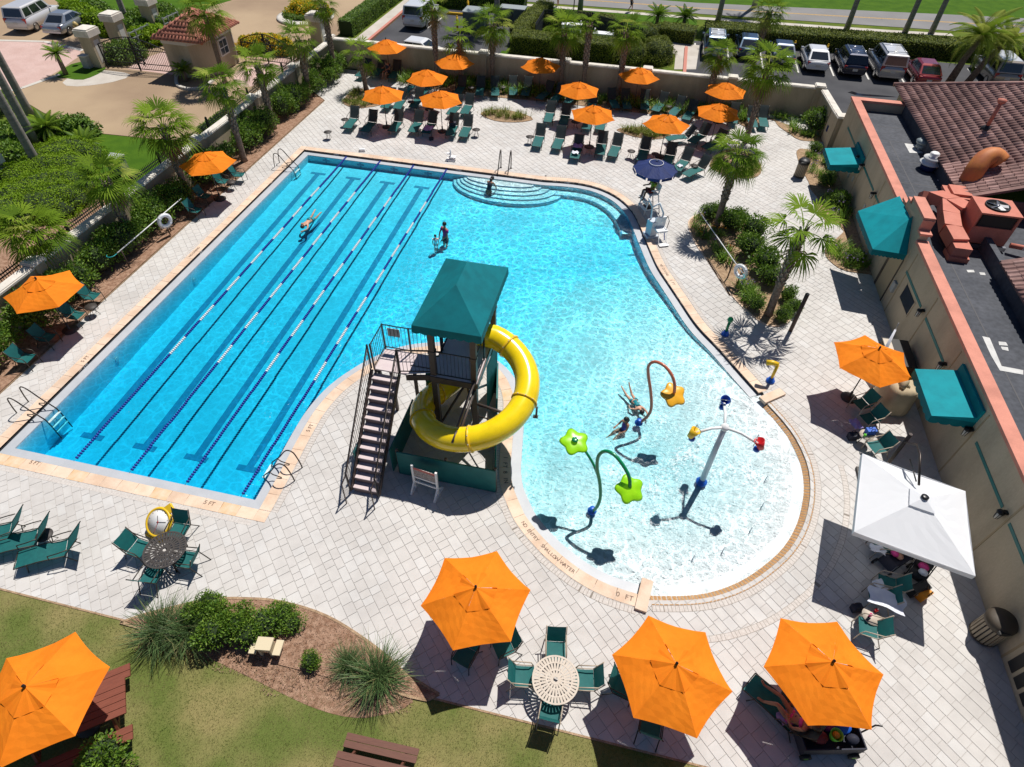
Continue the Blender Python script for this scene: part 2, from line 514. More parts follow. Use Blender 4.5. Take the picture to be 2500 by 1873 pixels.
# ------------------------------------------------------------------ deck of pavers
DECK = [(-21.65, 4.5), (12.3, 4.5), (12.0, 45.1), (-23.3, 45.1), (-23.3, 40.6), (-21.65, 39.2)]
deck = sheet('pool_deck', DECK, -.014, 'sand', [POOLHOLE])
BEDS = {
 'grass_bed': [(-11.75, 4.42), (-11.33, 4.73), (-9.82, 5.53), (-8.74, 5.83), (-7.68, 5.97), (-6.25, 5.87), (-4.69, 5.4), (-3.61, 4.9), (-2.85, 4.42)],
 'corner_bed': [(-20.27, 39.28), (-20.45, 40.85), (-20.07, 41.80), (-18.56, 41.11), (-17.61, 39.77), (-18.61, 38.77), (-19.43, 38.69)],
 'island_bed': [(-10.69, 39.92), (-10.20, 40.68), (-9.23, 40.95), (-7.81, 40.59), (-7.18, 39.96), (-8.14, 39.29), (-9.51, 39.15)],
 'round_bed': [(-1.54, 39.85), (-0.90, 40.34), (0.58, 40.83), (1.69, 40.36), (1.92, 39.83), (0.97, 39.19), (-0.38, 39.20)],
 'palm_bed': [(4.37, 36.35), (4.97, 38.24), (5.89, 39.04), (6.77, 38.72), (7.25, 37.64), (7.34, 36.63), (7.09, 35.81), (6.34, 35.31), (5.22, 35.56)],
 'long_bed': [(3.26, 29.21), (3.33, 29.92), (3.73, 30.53), (4.61, 31.18), (5.39, 30.86), (6.38, 30.02), (6.96, 28.92), (6.81, 27.88), (7.17, 26.93), (7.46, 25.83), (7.76, 24.91), (8.05, 23.86), (7.91, 22.97), (7.53, 22.26), (6.77, 21.97), (5.87, 22.88), (5.06, 24.23), (4.53, 25.52), (4.04, 26.79), (5.22, 23.73), (4.34, 26.04), (3.66, 27.61)],
 'wall_bed': [(9.72, 39.81), (10.29, 40.18), (11.63, 39.50), (11.98, 34.6), (11.98, 30.0), (10.17, 34.45), (10.00, 35.81), (9.72, 37.99)],
 'door_bed': [(10.05, 33.42), (11.00, 34.67), (11.86, 34.56), (11.98, 29.0), (11.98, 27.6), (11.03, 31.48), (10.43, 31.48), (10.29, 32.21)],
 'right_corner_bed': [(11.98, 42.0), (7.2, 45.0), (5.5, 45.0), (6.8, 42.6), (8.43, 44.47), (8.92, 43.27), (9.58, 42.18), (10.07, 41.52), (11.36, 41.66)],
 'stair_bed': [(9.99, 28.57), (10.44, 27.27), (11.16, 27.08), (11.77, 27.11), (11.98, 27.0), (11.98, 27.6), (11.03, 31.48), (11.23, 30.80)],
}
BEDP = {k: V2(catmull(v, .3, True)) for k, v in BEDS.items()}
back_bed = [(-18.0, 45.0), (-17.0, 43.4), (-12, 42.9), (-6, 43.2), (0, 43.0), (5.5, 43.0), (7.0, 43.6), (7.0, 45.0)]
BEDP['back_bed'] = back_bed
BEDP['left_bed'] = [(-23.4, 5), (-21.62, 5), (-21.62, 39.2), (-23.3, 40.6), (-23.4, 45), (-24.3, 45), (-24.3, 5)]

A45 = math.radians(-45)
ca, sa = math.cos(A45), math.sin(A45)
skip = offset(EDGE, -.05, True)
cam0 = Vector((0, 0, 17))
pav = []
row_v = -18.0
rr = random.Random(5)
while row_v < 50:
    rh = rr.choice((.24, .30, .36))
    u = -52 + rr.random() * .5
    while u < 12:
        L = rr.choice((.24, .36, .36, .48))
        g_ = .004
        q = [(u + g_, row_v + g_), (u + L - g_, row_v + g_), (u + L - g_, row_v + rh - g_), (u + g_, row_v + rh - g_)]
        q = [(a * ca - b * sa, a * sa + b * ca) for a, b in q]
        u += L
        c = (sum(p[0] for p in q) / 4, sum(p[1] for p in q) / 4)
        if not (-24 < c[0] < 12.5 and 4 < c[1] < 45.6): continue
        q = clip(q, DECK, True)
        if q is None: continue
        if -20.5 < c[0] < 8.5 and 7.8 < c[1] < 33:
            q = clip(q, POOLHOLE, False)
            if q is None: continue
        bad = False
        for bp in BEDP.values():
            if all(inside(p, bp) for p in q): bad = True; break
        if bad: continue
        pav.append((c, q))
    row_v += rh
pav.sort(key=lambda t: t[0][0] ** 2 + (t[0][1] - 0) ** 2)

def paver(mb, q, o=(0, 0), mi=0, h=.0):
    n = len(q)
    cx = sum(p[0] for p in q) / n; cyy = sum(p[1] for p in q) / n
    k = .982
    top = [((p[0] - cx) * k + cx - o[0], (p[1] - cyy) * k + cyy - o[1], h) for p in q]
    lo = [(p[0] - o[0], p[1] - o[1], h - .006) for p in q]
    a = sum(q[i][0] * q[(i + 1) % n][1] - q[(i + 1) % n][0] * q[i][1] for i in range(n))
    fs = [tuple(range(n, 2 * n))] + [(i, (i + 1) % n, n + (i + 1) % n, n + i) for i in range(n)]
    if a < 0: fs = [f[::-1] for f in fs]
    mb.add(lo + top, fs, mi)

seen = 0
rest = MB()
for c, q in pav:
    h = rr.uniform(-.0015, .0015)
    near = seen < 290 and c[1] < 14 and -11 < c[0] < 11.6
    if near:
        mb = MB(); paver(mb, q, c, 0, h)
        o = mb.build('paver', 'paver%d' % rr.choice((0, 0, 1, 1, 2, 3)), deck, (c[0], c[1], 0))
        seen += 1
    else:
        paver(rest, q, (0, 0), rr.choice((0, 0, 1, 1, 2, 3)), h)
o = rest.build('farther_pavers', ['paver0', 'paver1', 'paver2', 'paver3'], deck)
o['kind'] = 'stuff'

def strip_blocks(mb, path, d0, d1, step, gap, z, mi=0, bev=.0):
    """little blocks laid across a path between two offsets"""
    acc = []
    s = 0
    P = [Vector((p[0], p[1], 0)) for p in path]
    lens = [0]
    for a, b in zip(P[:-1], P[1:]): lens.append(lens[-1] + (b - a).length)
    def at(t):
        for i in range(len(P) - 1):
            if lens[i + 1] >= t:
                k = (t - lens[i]) / max(1e-6, lens[i + 1] - lens[i])
                tg = (P[i + 1] - P[i]).normalized()
                return P[i] + (P[i + 1] - P[i]) * k, Vector((-tg.y, tg.x, 0))
        tg = (P[-1] - P[-2]).normalized()
        return P[-1], Vector((-tg.y, tg.x, 0))
    t = 0
    while t + step * .6 < lens[-1]:
        (a, na), (b, nb) = at(t + gap), at(min(t + step - gap, lens[-1]))
        q = [a + na * d0, b + nb * d0, b + nb * d1, a + na * d1]
        vs = [(p.x, p.y, z - .012) for p in q] + [(p.x, p.y, z) for p in q]
        mb.add(vs, [(7, 6, 5, 4), (0, 1, 5, 4), (1, 2, 6, 5), (2, 3, 7, 6), (3, 0, 4, 7)], mi)
        t += step
    return mb

mb = MB()
for pth, d0, d1 in ((pen_d, .42, .63), (far_d, .42, .61), (beach_d, .33, .53), (beach_d[8:], 1.24, 1.43)):
    pa, pb = offset(pth, d0), offset(pth, d1); n_ = len(pa)
    mb.add([(*p, .0017) for p in pa] + [(*p, .0017) for p in pb], [(i, i + 1, n_ + i + 1, n_ + i) for i in range(n_ - 1)], 1)
strip_blocks(mb, pen_d, .43, .62, .11, .006, .003)
strip_blocks(mb, far_d, .43, .60, .11, .006, .003)
strip_blocks(mb, str_d + far_d[:1], .43, .60, .11, .006, .003)
strip_blocks(mb, beach_d, .34, .52, .11, .006, .003)
strip_blocks(mb, beach_d[8:], 1.25, 1.42, .11, .006, .003)
o = mb.build('brick_border', ['brickpaver', 'sanddark'], deck); o['kind'] = 'stuff'
o['label'] = 'grey soldier brick bands following the pool edge'

# ------------------------------------------------------------------ pool basin
def beach_dist(x, y):
    return min(math.dist((x, y), p) for p in beach_d)
def floor_z(x, y):
    if not inside((x, y), EDGE):
        d = beach_dist(x, y)
        if d < 1.5 and x > 1.5: return -.135
    d = beach_dist(x, y)
    dep = min(1.15, .040 * d + .0009 * d * d)
    k = max(0, min(1, (-8.5 - x) / 2.0))
    if y > 24 and x < 0: k = max(k, min(1, (y - 24) / 6) * .7)
    lim = 1.15 - .74 * max(0, min(1, (y - 9) / 22.5))
    dep = min(lim, dep * (1 - k) + 1.15 * k)
    return -.115 - dep
basin = tag(empty('pool_basin', (0, 0, 0)), kind='structure')
mb = MB()
st = .4
nx, ny = int(28.4 / st) + 1, int(25.2 / st) + 1
idx = {}
vs, fs = [], []
for j in range(ny):
    for i in range(nx):
        x, y = -20.2 + i * st, 7.8 + j * st
        idx[i, j] = len(vs); vs.append((x, y, floor_z(x, y)))
for j in range(ny - 1):
    for i in range(nx - 1):
        c = (-20.2 + (i + .5) * st, 7.8 + (j + .5) * st)
        if inside(c, POOLHOLE) or any(inside((c[0] + a, c[1] + b), POOLHOLE) for a in (-.2, .2) for b in (-.2, .2)):
            fs.append((idx[i, j], idx[i + 1, j], idx[i + 1, j + 1], idx[i, j + 1]))
mb.add(vs, fs, 0, True)
for k, f in enumerate(mb.f):
    c = mb.v[f[0]]
    if c[2] > -.62 and c[0] > -3.2: mb.m[k] = 1
mb.build('pool_floor', ['plaster', 'pad'], basin)
inn = offset(DEEP, -.36)
def vstrip(mb, pa, za, pb, zb, mi=0, sm=False):
    n = len(pa)
    vs = [(p[0], p[1], za) for p in pa] + [(p[0], p[1], zb) for p in pb]
    mb.add(vs, [(i, i + 1, n + i + 1, n + i) for i in range(n - 1)], mi, sm)
mb = MB(); vstrip(mb, DEEP, .004, DEEP, -.13); mb.build('waterline_tile', 'blacktile', basin)
mb = MB(); vstrip(mb, DEEP, -.112, inn, -.118); vstrip(mb, inn, -.118, offset(DEEP, -.37), -.16); mb.build('gutter_ledge', 'gutter', basin)
mb = MB(); vstrip(mb, offset(DEEP, -.37), -.15, offset(DEEP, -.37), -1.5); mb.build('pool_wall', 'plaster', basin)
# coping stones, one by one
CW = .40
def stones(path, seed, step=.62):
    r2 = random.Random(seed)
    lens = [0]
    for a, b in zip(path[:-1], path[1:]): lens.append(lens[-1] + math.dist(a, b))
    P = [Vector((p[0], p[1], 0)) for p in path]
    O = [Vector((p[0], p[1], 0)) for p in offset(path, CW)]
    def at(t):
        for i in range(len(P) - 1):
            if lens[i + 1] >= t - 1e-9:
                k = (t - lens[i]) / max(1e-6, lens[i + 1] - lens[i])
                return P[i].lerp(P[i + 1], k), O[i].lerp(O[i + 1], k)
        return P[-1], O[-1]
    n = max(1, round(lens[-1] / step))
    for s in range(n):
        t0, t1 = lens[-1] * s / n + .004, lens[-1] * (s + 1) / n - .004
        m = 3
        inner, outer = zip(*[at(t0 + (t1 - t0) * i / m) for i in range(m + 1)])
        c = sum(inner, Vector()) / (m + 1)
        ring = list(inner) + list(outer)[::-1]
        z = .010 + r2.uniform(-.0015, .0015)
        ce = sum(ring, Vector()) / len(ring)
        top = [(p - ce) * .975 + ce - c for p in ring]
        vs = [(*(p - c).xy, -.05) for p in ring] + [(*(p - c).xy, z - .006) for p in ring] + [(*p.xy, z) for p in top]
        k = len(ring)
        fs = [tuple(range(2 * k, 3 * k))[::-1]] + [(i, (i + 1) % k, k + (i + 1) % k, k + i)[::-1] for i in range(k)] + [(k + i, k + (i + 1) % k, 2 * k + (i + 1) % k, 2 * k + i)[::-1] for i in range(k)]
        cc = c
        stain = (cc.y < 9 and cc.x < -10 and r2.random() < .22) or (cc.x > -3.6 and cc.y > 15 and cc.y < 17 and r2.random() < .6)
        MB().add(vs, fs).build('coping_stone', 'coping_stain' if stain else 'coping', basin, (c.x, c.y, 0))
NEAR_E = [(-9.85, 8.6), (-19.65, 8.6)]
stones(pen_d, 1)
stones([p for p in str_d if p[1] < 8.61] + [(-19.65, 8.6)], 2)
stones([(-19.65, 8.6 + .0)] + [p for p in str_d if p[0] < -19.6 and p[1] > 8.7] + [(-19.65, 32.08)], 3)
stones([(-19.65, 32.08)] + [p for p in str_d if p[1] > 32.05 and p[0] > -19.6] + far_d, 4)
mb = MB()
for c_ in ((-19.85, 8.4), (-19.85, 32.28), (-9.65, 8.4)):
    mb = MB(); mb.box((*c_, -.02), (.39, .39, .062)); mb.build('corner_stone', 'coping', basin)
# beach edge: orange tiles in a sloping band
mb = MB()
bi, bo = offset(beach_d, .0), offset(beach_d, .33)
vstrip(mb, bi, -.128, bo, .002)
mb.build('beach_bed', 'sand', basin)
mb = MB()
n = 0
for a, b, c, d in zip(bi[:-1], bi[1:], bo[1:], bo[:-1]):
    for k in range(3):
        t0, t1 = k / 3 + .04, (k + 1) / 3 - .04
        lp = lambda p, q, t, z: (p[0] + (q[0] - p[0]) * t, p[1] + (q[1] - p[1]) * t, z)
        mb.add([lp(a, b, t0, -.112), lp(a, b, t1, -.112), lp(d, c, t1, .012), lp(d, c, t0, .012)], [(0, 3, 2, 1), (0, 1, 2, 3)])
o = mb.build('edge_tile', 'edgetile', basin); o['kind'] = 'stuff'
o['label'] = 'band of small orange tiles along the zero-depth edge'
mb = MB()
for (p, rz, L) in (((6.65, 17.65), math.radians(40), 1.05), ((2.40, 8.52), math.radians(82), 1.0)):
    mb.box((p[0], p[1], .04), (L, .34, .12), rz)
o = mb.build('end_block', 'coping', basin)
# steps and bench at the far side
mb, md = MB(), MB()
for k in range(5):
    rx, ry, z = 2.0 + .32 * k, .55 + .36 * k, -.19 - .055 * k
    cxs = -7.4 + .12 * k
    arc = [(cxs + rx * math.cos(a), 31.72 - ry * math.sin(a)) for a in [PI * i / 24 for i in range(25)]]
    mb.prism([(cxs - rx, 31.76)] + arc[::-1] + [(cxs + rx, 31.76)], -1.4, z)
    pts = [(p[0], p[1], z + .004) for p in arc]
    inn2 = [(cxs + (rx - .05) * math.cos(PI * i / 24), 31.72 - (ry - .05) * math.sin(PI * i / 24), z + .004) for i in range(25)]
    md.add(pts + inn2, [(i, i + 1, 26 + i, 25 + i) for i in range(24)])
    md.add([(p[0] * 1, p[1] - .003, z) for p in arc] + [(p[0], p[1] - .003, z - .03) for p in arc], [(i, i + 1, 26 + i, 25 + i) for i in range(24)])
mb.build('pool_steps', 'pad', basin); md.build('step_nosing', 'steptile', basin)
mb, md = MB(), MB()
benchp = [p for p in far_d if -4.6 < p[0] < .9 and p[1] > 28.4]
mb2 = offset(benchp, -.36); mo = offset(benchp, -.95)
vstrip(mb, mb2, -.36, mo, -.36); vstrip(mb, mo, -.36, mo, -1.4)
mb.build('pool_bench', 'pad', basin)
vstrip(md, mo, -.356, offset(benchp, -.89), -.356); md.build('bench_nosing', 'steptile', basin)
# lane lines, wall crosses, drains
for x in (-18.15, -15.95, -13.85, -11.75):
    mb = MB()
    for (hw, ya, yb, up_) in ((.14, 10.78, 30.4, .012), (.45, 10.55, 10.78, .012), (.45, 30.4, 30.6, .012)):
        n_ = max(1, int((yb - ya) / .4)); Y_ = [ya + (yb - ya) * i / n_ for i in range(n_ + 1)]
        mb.add([(x + s * hw, y, -.115 - 1.15 + .74 * max(0, min(1, (y - 9) / 22.5)) + up_) for y in Y_ for s in (-1, 1)], [(2 * i, 2 * i + 1, 2 * i + 3, 2 * i + 2) for i in range(n_)])
    mb.build('lane_line', 'lane', basin)
    mb = MB()
    mb.b2(x - .22, x + .22, 31.69, 31.705, -.36, -.29); mb.b2(x - .05, x + .05, 31.685, 31.70, -.45, -.21)
    mb.build('wall_cross', 'lane', basin)
for y in (10.6, 14.0, 19.5):
    mb = MB(); mb.tube([(-19.27, y, -.55), (-19.24, y, -.55)], .1, 12); mb.build('pool_light', 'polewhite', basin)

# ------------------------------------------------------------------ water
def water_mat():
    m = bpy.data.materials.new('water'); m.use_nodes = True
    t = m.node_tree; N, Lk = t.nodes, t.links
    N.remove(N['Principled BSDF'])
    co = N.new('ShaderNodeTexCoord')
    sep = N.new('ShaderNodeSeparateXYZ'); Lk.new(co.outputs['Object'], sep.inputs[0])
    # chop: stronger round the play area, calmer in the lanes
    calm = N.new('ShaderNodeMapRange'); calm.inputs[1].default_value = -11.5; calm.inputs[2].default_value = -8.5
    calm.inputs[3].default_value = .35; calm.inputs[4].default_value = 1.0
    Lk.new(sep.outputs['X'], calm.inputs[0])
    nz = N.new('ShaderNodeTexNoise'); nz.inputs['Scale'].default_value = 1.6; nz.inputs['Detail'].default_value = 3
    Lk.new(co.outputs['Object'], nz.inputs['Vector'])
    mxv = N.new('ShaderNodeMix'); mxv.data_type = 'VECTOR'; mxv.inputs[0].default_value = .34
    Lk.new(co.outputs['Object'], mxv.inputs[4]); Lk.new(nz.outputs['Color'], mxv.inputs[5])
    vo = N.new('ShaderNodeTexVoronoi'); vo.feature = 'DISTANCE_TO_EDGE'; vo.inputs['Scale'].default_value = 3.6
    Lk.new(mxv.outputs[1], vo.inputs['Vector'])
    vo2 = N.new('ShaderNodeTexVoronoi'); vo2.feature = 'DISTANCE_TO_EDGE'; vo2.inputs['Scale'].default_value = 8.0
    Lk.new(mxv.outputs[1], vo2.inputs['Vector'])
    def painted_caustics(v, hi, wid):  # bright caustic lines put into the transparent colour, in place of focused sunlight
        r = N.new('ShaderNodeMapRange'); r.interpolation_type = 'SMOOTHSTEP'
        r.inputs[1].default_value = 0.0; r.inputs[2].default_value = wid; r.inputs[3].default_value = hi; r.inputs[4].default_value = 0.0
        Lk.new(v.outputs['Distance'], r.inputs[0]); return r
    a, b = painted_caustics(vo, .55, .13), painted_caustics(vo2, .26, .14)
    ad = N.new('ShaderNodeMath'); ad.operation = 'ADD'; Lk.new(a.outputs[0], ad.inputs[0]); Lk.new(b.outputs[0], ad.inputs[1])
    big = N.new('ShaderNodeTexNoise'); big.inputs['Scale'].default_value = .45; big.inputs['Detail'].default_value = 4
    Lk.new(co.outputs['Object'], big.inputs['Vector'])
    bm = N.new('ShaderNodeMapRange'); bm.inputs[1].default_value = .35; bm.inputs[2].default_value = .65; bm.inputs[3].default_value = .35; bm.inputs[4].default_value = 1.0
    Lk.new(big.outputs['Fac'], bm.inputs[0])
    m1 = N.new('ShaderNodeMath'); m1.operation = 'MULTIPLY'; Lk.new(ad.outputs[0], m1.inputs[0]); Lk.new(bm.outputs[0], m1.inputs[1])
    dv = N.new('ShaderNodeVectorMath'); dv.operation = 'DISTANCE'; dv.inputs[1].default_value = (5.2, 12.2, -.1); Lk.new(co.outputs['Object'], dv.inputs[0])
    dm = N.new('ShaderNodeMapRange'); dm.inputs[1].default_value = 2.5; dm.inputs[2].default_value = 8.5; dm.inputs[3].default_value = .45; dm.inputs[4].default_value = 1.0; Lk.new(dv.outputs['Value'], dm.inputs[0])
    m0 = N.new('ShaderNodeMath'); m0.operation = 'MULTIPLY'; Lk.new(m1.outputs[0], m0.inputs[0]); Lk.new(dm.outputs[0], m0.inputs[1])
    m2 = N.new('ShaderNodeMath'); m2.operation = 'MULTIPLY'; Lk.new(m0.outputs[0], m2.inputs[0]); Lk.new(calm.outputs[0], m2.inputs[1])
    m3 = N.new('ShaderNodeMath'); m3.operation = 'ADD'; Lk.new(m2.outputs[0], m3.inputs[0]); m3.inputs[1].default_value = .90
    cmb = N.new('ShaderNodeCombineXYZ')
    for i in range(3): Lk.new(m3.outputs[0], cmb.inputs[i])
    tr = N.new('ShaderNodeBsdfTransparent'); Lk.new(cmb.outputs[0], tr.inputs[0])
    # ripples
    n1 = N.new('ShaderNodeTexNoise'); n1.inputs['Scale'].default_value = 5.0; n1.inputs['Detail'].default_value = 4; n1.inputs['Distortion'].default_value = .4
    Lk.new(co.outputs['Object'], n1.inputs['Vector'])
    n5 = N.new('ShaderNodeTexNoise'); n5.inputs['Scale'].default_value = 17.0; n5.inputs['Detail'].default_value = 2; Lk.new(co.outputs['Object'], n5.inputs['Vector'])
    n6 = N.new('ShaderNodeMath'); n6.operation = 'MULTIPLY_ADD'; n6.inputs[1].default_value = .45; Lk.new(n5.outputs['Fac'], n6.inputs[0]); Lk.new(n1.outputs['Fac'], n6.inputs[2])
    ms = N.new('ShaderNodeMath'); ms.operation = 'MULTIPLY'; Lk.new(n6.outputs[0], ms.inputs[0]); Lk.new(calm.outputs[0], ms.inputs[1])
    bp = N.new('ShaderNodeBump'); bp.inputs['Strength'].default_value = 1.0; bp.inputs['Distance'].default_value = .07
    Lk.new(ms.outputs[0], bp.inputs['Height'])
    gl = N.new('ShaderNodeBsdfGlossy'); gl.inputs['Roughness'].default_value = .16; Lk.new(bp.outputs[0], gl.inputs['Normal'])
    fr = N.new('ShaderNodeFresnel'); fr.inputs['IOR'].default_value = 1.33; Lk.new(bp.outputs[0], fr.inputs['Normal'])
    mx = N.new('ShaderNodeMixShader'); Lk.new(fr.outputs[0], mx.inputs[0]); Lk.new(tr.outputs[0], mx.inputs[1]); Lk.new(gl.outputs[0], mx.inputs[2])
    # foam and bubbles kept afloat by the sprayers
    fn = N.new('ShaderNodeTexNoise'); fn.inputs['Scale'].default_value = 11.0; fn.inputs['Detail'].default_value = 8; fn.inputs['Roughness'].default_value = .7; Lk.new(co.outputs['Object'], fn.inputs['Vector'])
    fb = N.new('ShaderNodeTexNoise'); fb.inputs['Scale'].default_value = .9; fb.inputs['Detail'].default_value = 3; Lk.new(co.outputs['Object'], fb.inputs['Vector'])
    fs_ = N.new('ShaderNodeMath'); fs_.operation = 'MULTIPLY_ADD'; fs_.inputs[1].default_value = .55; Lk.new(fb.outputs['Fac'], fs_.inputs[0]); Lk.new(fn.outputs['Fac'], fs_.inputs[2])
    fd = N.new('ShaderNodeMapRange'); fd.inputs[1].default_value = 3.0; fd.inputs[2].default_value = 7.5; fd.inputs[3].default_value = 0.0; fd.inputs[4].default_value = -.2; Lk.new(dv.outputs['Value'], fd.inputs[0])
    fa = N.new('ShaderNodeMath'); fa.operation = 'ADD'; Lk.new(fs_.outputs[0], fa.inputs[0]); Lk.new(fd.outputs[0], fa.inputs[1])
    fr_ = N.new('ShaderNodeMapRange'); fr_.inputs[1].default_value = .80; fr_.inputs[2].default_value = .98; fr_.inputs[3].default_value = 0; fr_.inputs[4].default_value = .75; Lk.new(fa.outputs[0], fr_.inputs[0])
    df = N.new('ShaderNodeBsdfDiffuse'); df.inputs[0].default_value = (.86, .90, .92, 1)
    mf = N.new('ShaderNodeMixShader'); Lk.new(fr_.outputs[0], mf.inputs[0]); Lk.new(mx.outputs[0], mf.inputs[1]); Lk.new(df.outputs[0], mf.inputs[2])
    Lk.new(mf.outputs[0], N['Material Output'].inputs['Surface'])
    va = N.new('ShaderNodeVolumeAbsorption'); va.inputs['Color'].default_value = (0, .855, .945, 1); va.inputs['Density'].default_value = 1.6
    Lk.new(va.outputs[0], N['Material Output'].inputs['Volume'])
    _M['water'] = m
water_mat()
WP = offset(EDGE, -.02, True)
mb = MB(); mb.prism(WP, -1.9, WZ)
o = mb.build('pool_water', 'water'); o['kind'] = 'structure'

# ------------------------------------------------------------------ roads, car parks, drive, beds
sheet('parking_lot', [(-23.2, 45.5), (-11.9, 45.5), (-11.9, 62.2), (-23.2, 62.2)], -.035, 'asphalt')
sheet('parking_lot', [(2.6, 45.5), (60, 45.5), (60, 60.6), (2.6, 59.6)], -.035, 'asphalt')
ROADN = [(-120, 62.5), (-40, 65.6), (-10, 66.9), (3.2, 67.7), (25.6, 69.3), (60, 72.5), (200, 88)]
ROADF = [(-120, 66.5), (-40, 69.6), (-10, 70.9), (3.15, 71.4), (28.5, 75.0), (60, 79.0), (200, 97)]
sheet('road', ROADN + ROADF[::-1], -.03, 'road')
midl = [((a[0] + b[0]) / 2, (a[1] + b[1]) / 2) for a, b in zip(ROADN, ROADF)]
for d in (-.09, .09):
    l = offset(midl, d)
    sheet('centre_line', offset(l, .045) + offset(l, -.045)[::-1], -.026, 'yellowline')
SW = [(-60, 62.9), (-40, 64.0), (-10.5, 65.4), (3.2, 65.95), (20.5, 67.1), (26, 67.7)]
sheet('sidewalk', SW + offset(SW, .75)[::-1], -.03, 'concrete')
sheet('walkway', [(0.41, 60.21), (1.56, 58.64), (3.57, 58.49), (3.35, 52.65), (1.68, 52.16), (1.68, 55.10), (1.14, 57.40)], -.03, 'concrete')
sheet('walkway', [(-24.7, 46.0), (-23.55, 46.0), (-23.45, 64), (-24.6, 64)], -.025, 'concrete')
mb = MB(); mb.b2(-23.5, -23.25, 45.5, 64, -.05, .09); mb.b2(2.35, 2.6, 46.0, 57.5, -.05, .09)
o = mb.build('red_kerb', 'redkerb'); o['kind'] = 'structure'
DRIVE = [(-25.9, 31.2), (-28.3, 31.15), (-33.0, 30.9), (-38.2, 32.6), (-44.2, 35.5), (-60, 44), (-90, 60), (-90, 110), (-40, 110), (-26.4, 90), (-26.4, 52), (-25.9, 47)]
sheet('driveway', DRIVE, -.035, 'drive')
GARDEN = [(-55.18, 53.99), (-48.92, 49.84), (-46.08, 48.79), (-44.20, 48.74), (-40.17, 47.55), (-38.41, 46.74), (-40.47, 51.55), (-40.80, 56.50), (-40.01, 58.76), (-48.81, 77.04), (-64.89, 63.62)]
sheet('garden', GARDEN, -.03, 'lawnbright')
sheet('pink_paving', V2(catmull([(-53.58, 42.79), (-51.28, 43.29), (-47.77, 43.96), (-43.81, 43.15), (-42.84, 40.73), (-42.38, 38.35), (-42.63, 35.82), (-43.43, 34.09), (-45.75, 33.44)], 1.0, True)), -.031, 'pinkpave')
sheet('pink_paving', [(-38.03, 40.84), (-33.87, 40.65), (-37.77, 46.38), (-37.75, 44.58), (-38.36, 42.69)], -.031, 'pinkpave')
sheet('pink_paving', V2(catmull([(-30.17, 42.48), (-29.57, 43.77), (-27.92, 46.77), (-27.27, 48.02), (-26.74, 45.41), (-27.28, 40.90), (-28.20, 40.06), (-29.37, 40.89)], .6, True)), -.031, 'pinkpave')
sheet('pale_apron', V2(catmull([(-40.89, 39.70), (-39.47, 40.11), (-37.09, 39.88), (-37.38, 38.31), (-39.17, 36.94), (-40.61, 37.24)], .6, True)), -.029, 'concrete')
sheet('grass_verge', V2(catmull([(-42.03, 38.15), (-42.53, 40.50), (-42.12, 41.26), (-40.06, 40.89), (-39.38, 39.83), (-39.62, 38.10), (-40.90, 38.03)], .5, True)), -.024, 'lawnbright')
sheet('grass_verge', [(-26.0, 31.1), (-28.3, 31.05), (-33, 30.8), (-33.5, 27.5), (-31, 24.5), (-25.4, 24.5), (-25.4, 31.1)], -.030, 'lawnbright')
sheet('grass_verge', [(-12.2, 47.0), (-10.6, 47.0), (-10.6, 52.5), (-12.2, 52.5)], -.026, 'lawnbright')
sheet('grass_verge', [(-9.8, 62.3), (3.4, 62.3), (3.2, 65.9), (-10.5, 65.4)], -.026, 'lawnbright')
sheet('grass_verge', [(-120, 67.2)] + ROADF[1:] + [(200, 160), (-120, 160)], -.034, 'lawnbright')
sheet('concrete_strip', [(-25.0, 5), (-24.25, 5), (-24.25, 31), (-25.0, 31)], -.03, 'concrete')
sheet('mulch_bed', [(-25.2, 8), (-28.0, 8), (-29.5, 14), (-29.5, 22.5), (-27, 24.4), (-25.2, 24.4)], -.026, 'mulchred')
mb = MB()
for p, q in (((-43.52, 34.06), (-42.53, 35.70)), ((-42.53, 35.70), (-41.89, 38.50)), ((-52.55, 43.17), (-47.94, 44.17)), ((-47.94, 44.17), (-43.70, 43.25))):
    mb.beam((*p, -.03), (*q, -.03), .35, .03)
o = mb.build('kerb_band', 'kerb'); o['kind'] = 'structure'
mb = MB()
ring = V2(catmull([(-33.62, 40.27), (-32.55, 38.82), (-31.28, 38.48), (-30.60, 39.23), (-30.78, 40.48)], .4))
for a, b in zip(ring[:-1], ring[1:]): mb.beam((*a, .03), (*b, .03), .22, .16)
o = mb.build('island_kerb', 'kerb'); o['kind'] = 'structure'
# parking lines
for x in (3.2, 5.9, 8.55, 11.22, 13.85, 16.42, 19.0, 21.6, 24.8, 27.4, 30.0):
    sheet('parking_line', [(x - .06, 54.2), (x + .06, 54.2), (x + .06, 59.0), (x - .06, 59.0)], -.031, 'linepaint')
for p, q in (((-19.83, 55.89), (-19.41, 59.78)), ((-20.07, 54.98), (-19.83, 55.89))):
    d = Vector((q[0] - p[0], q[1] - p[1])).normalized() * .06
    sheet('parking_line', [(p[0] - d.y, p[1] + d.x), (p[0] + d.y, p[1] - d.x), (q[0] + d.y, q[1] - d.x), (q[0] - d.y, q[1] + d.x)], -.031, 'linepaint')
sheet('wet_patch', V2(catmull([(14.38, 50.98), (14.75, 51.32), (15.21, 50.99), (16.78, 51.08), (17.90, 51.06), (16.73, 50.78), (14.94, 50.56)], .4, True)), -.030, mat('wet', (.012, .012, .015), .12))
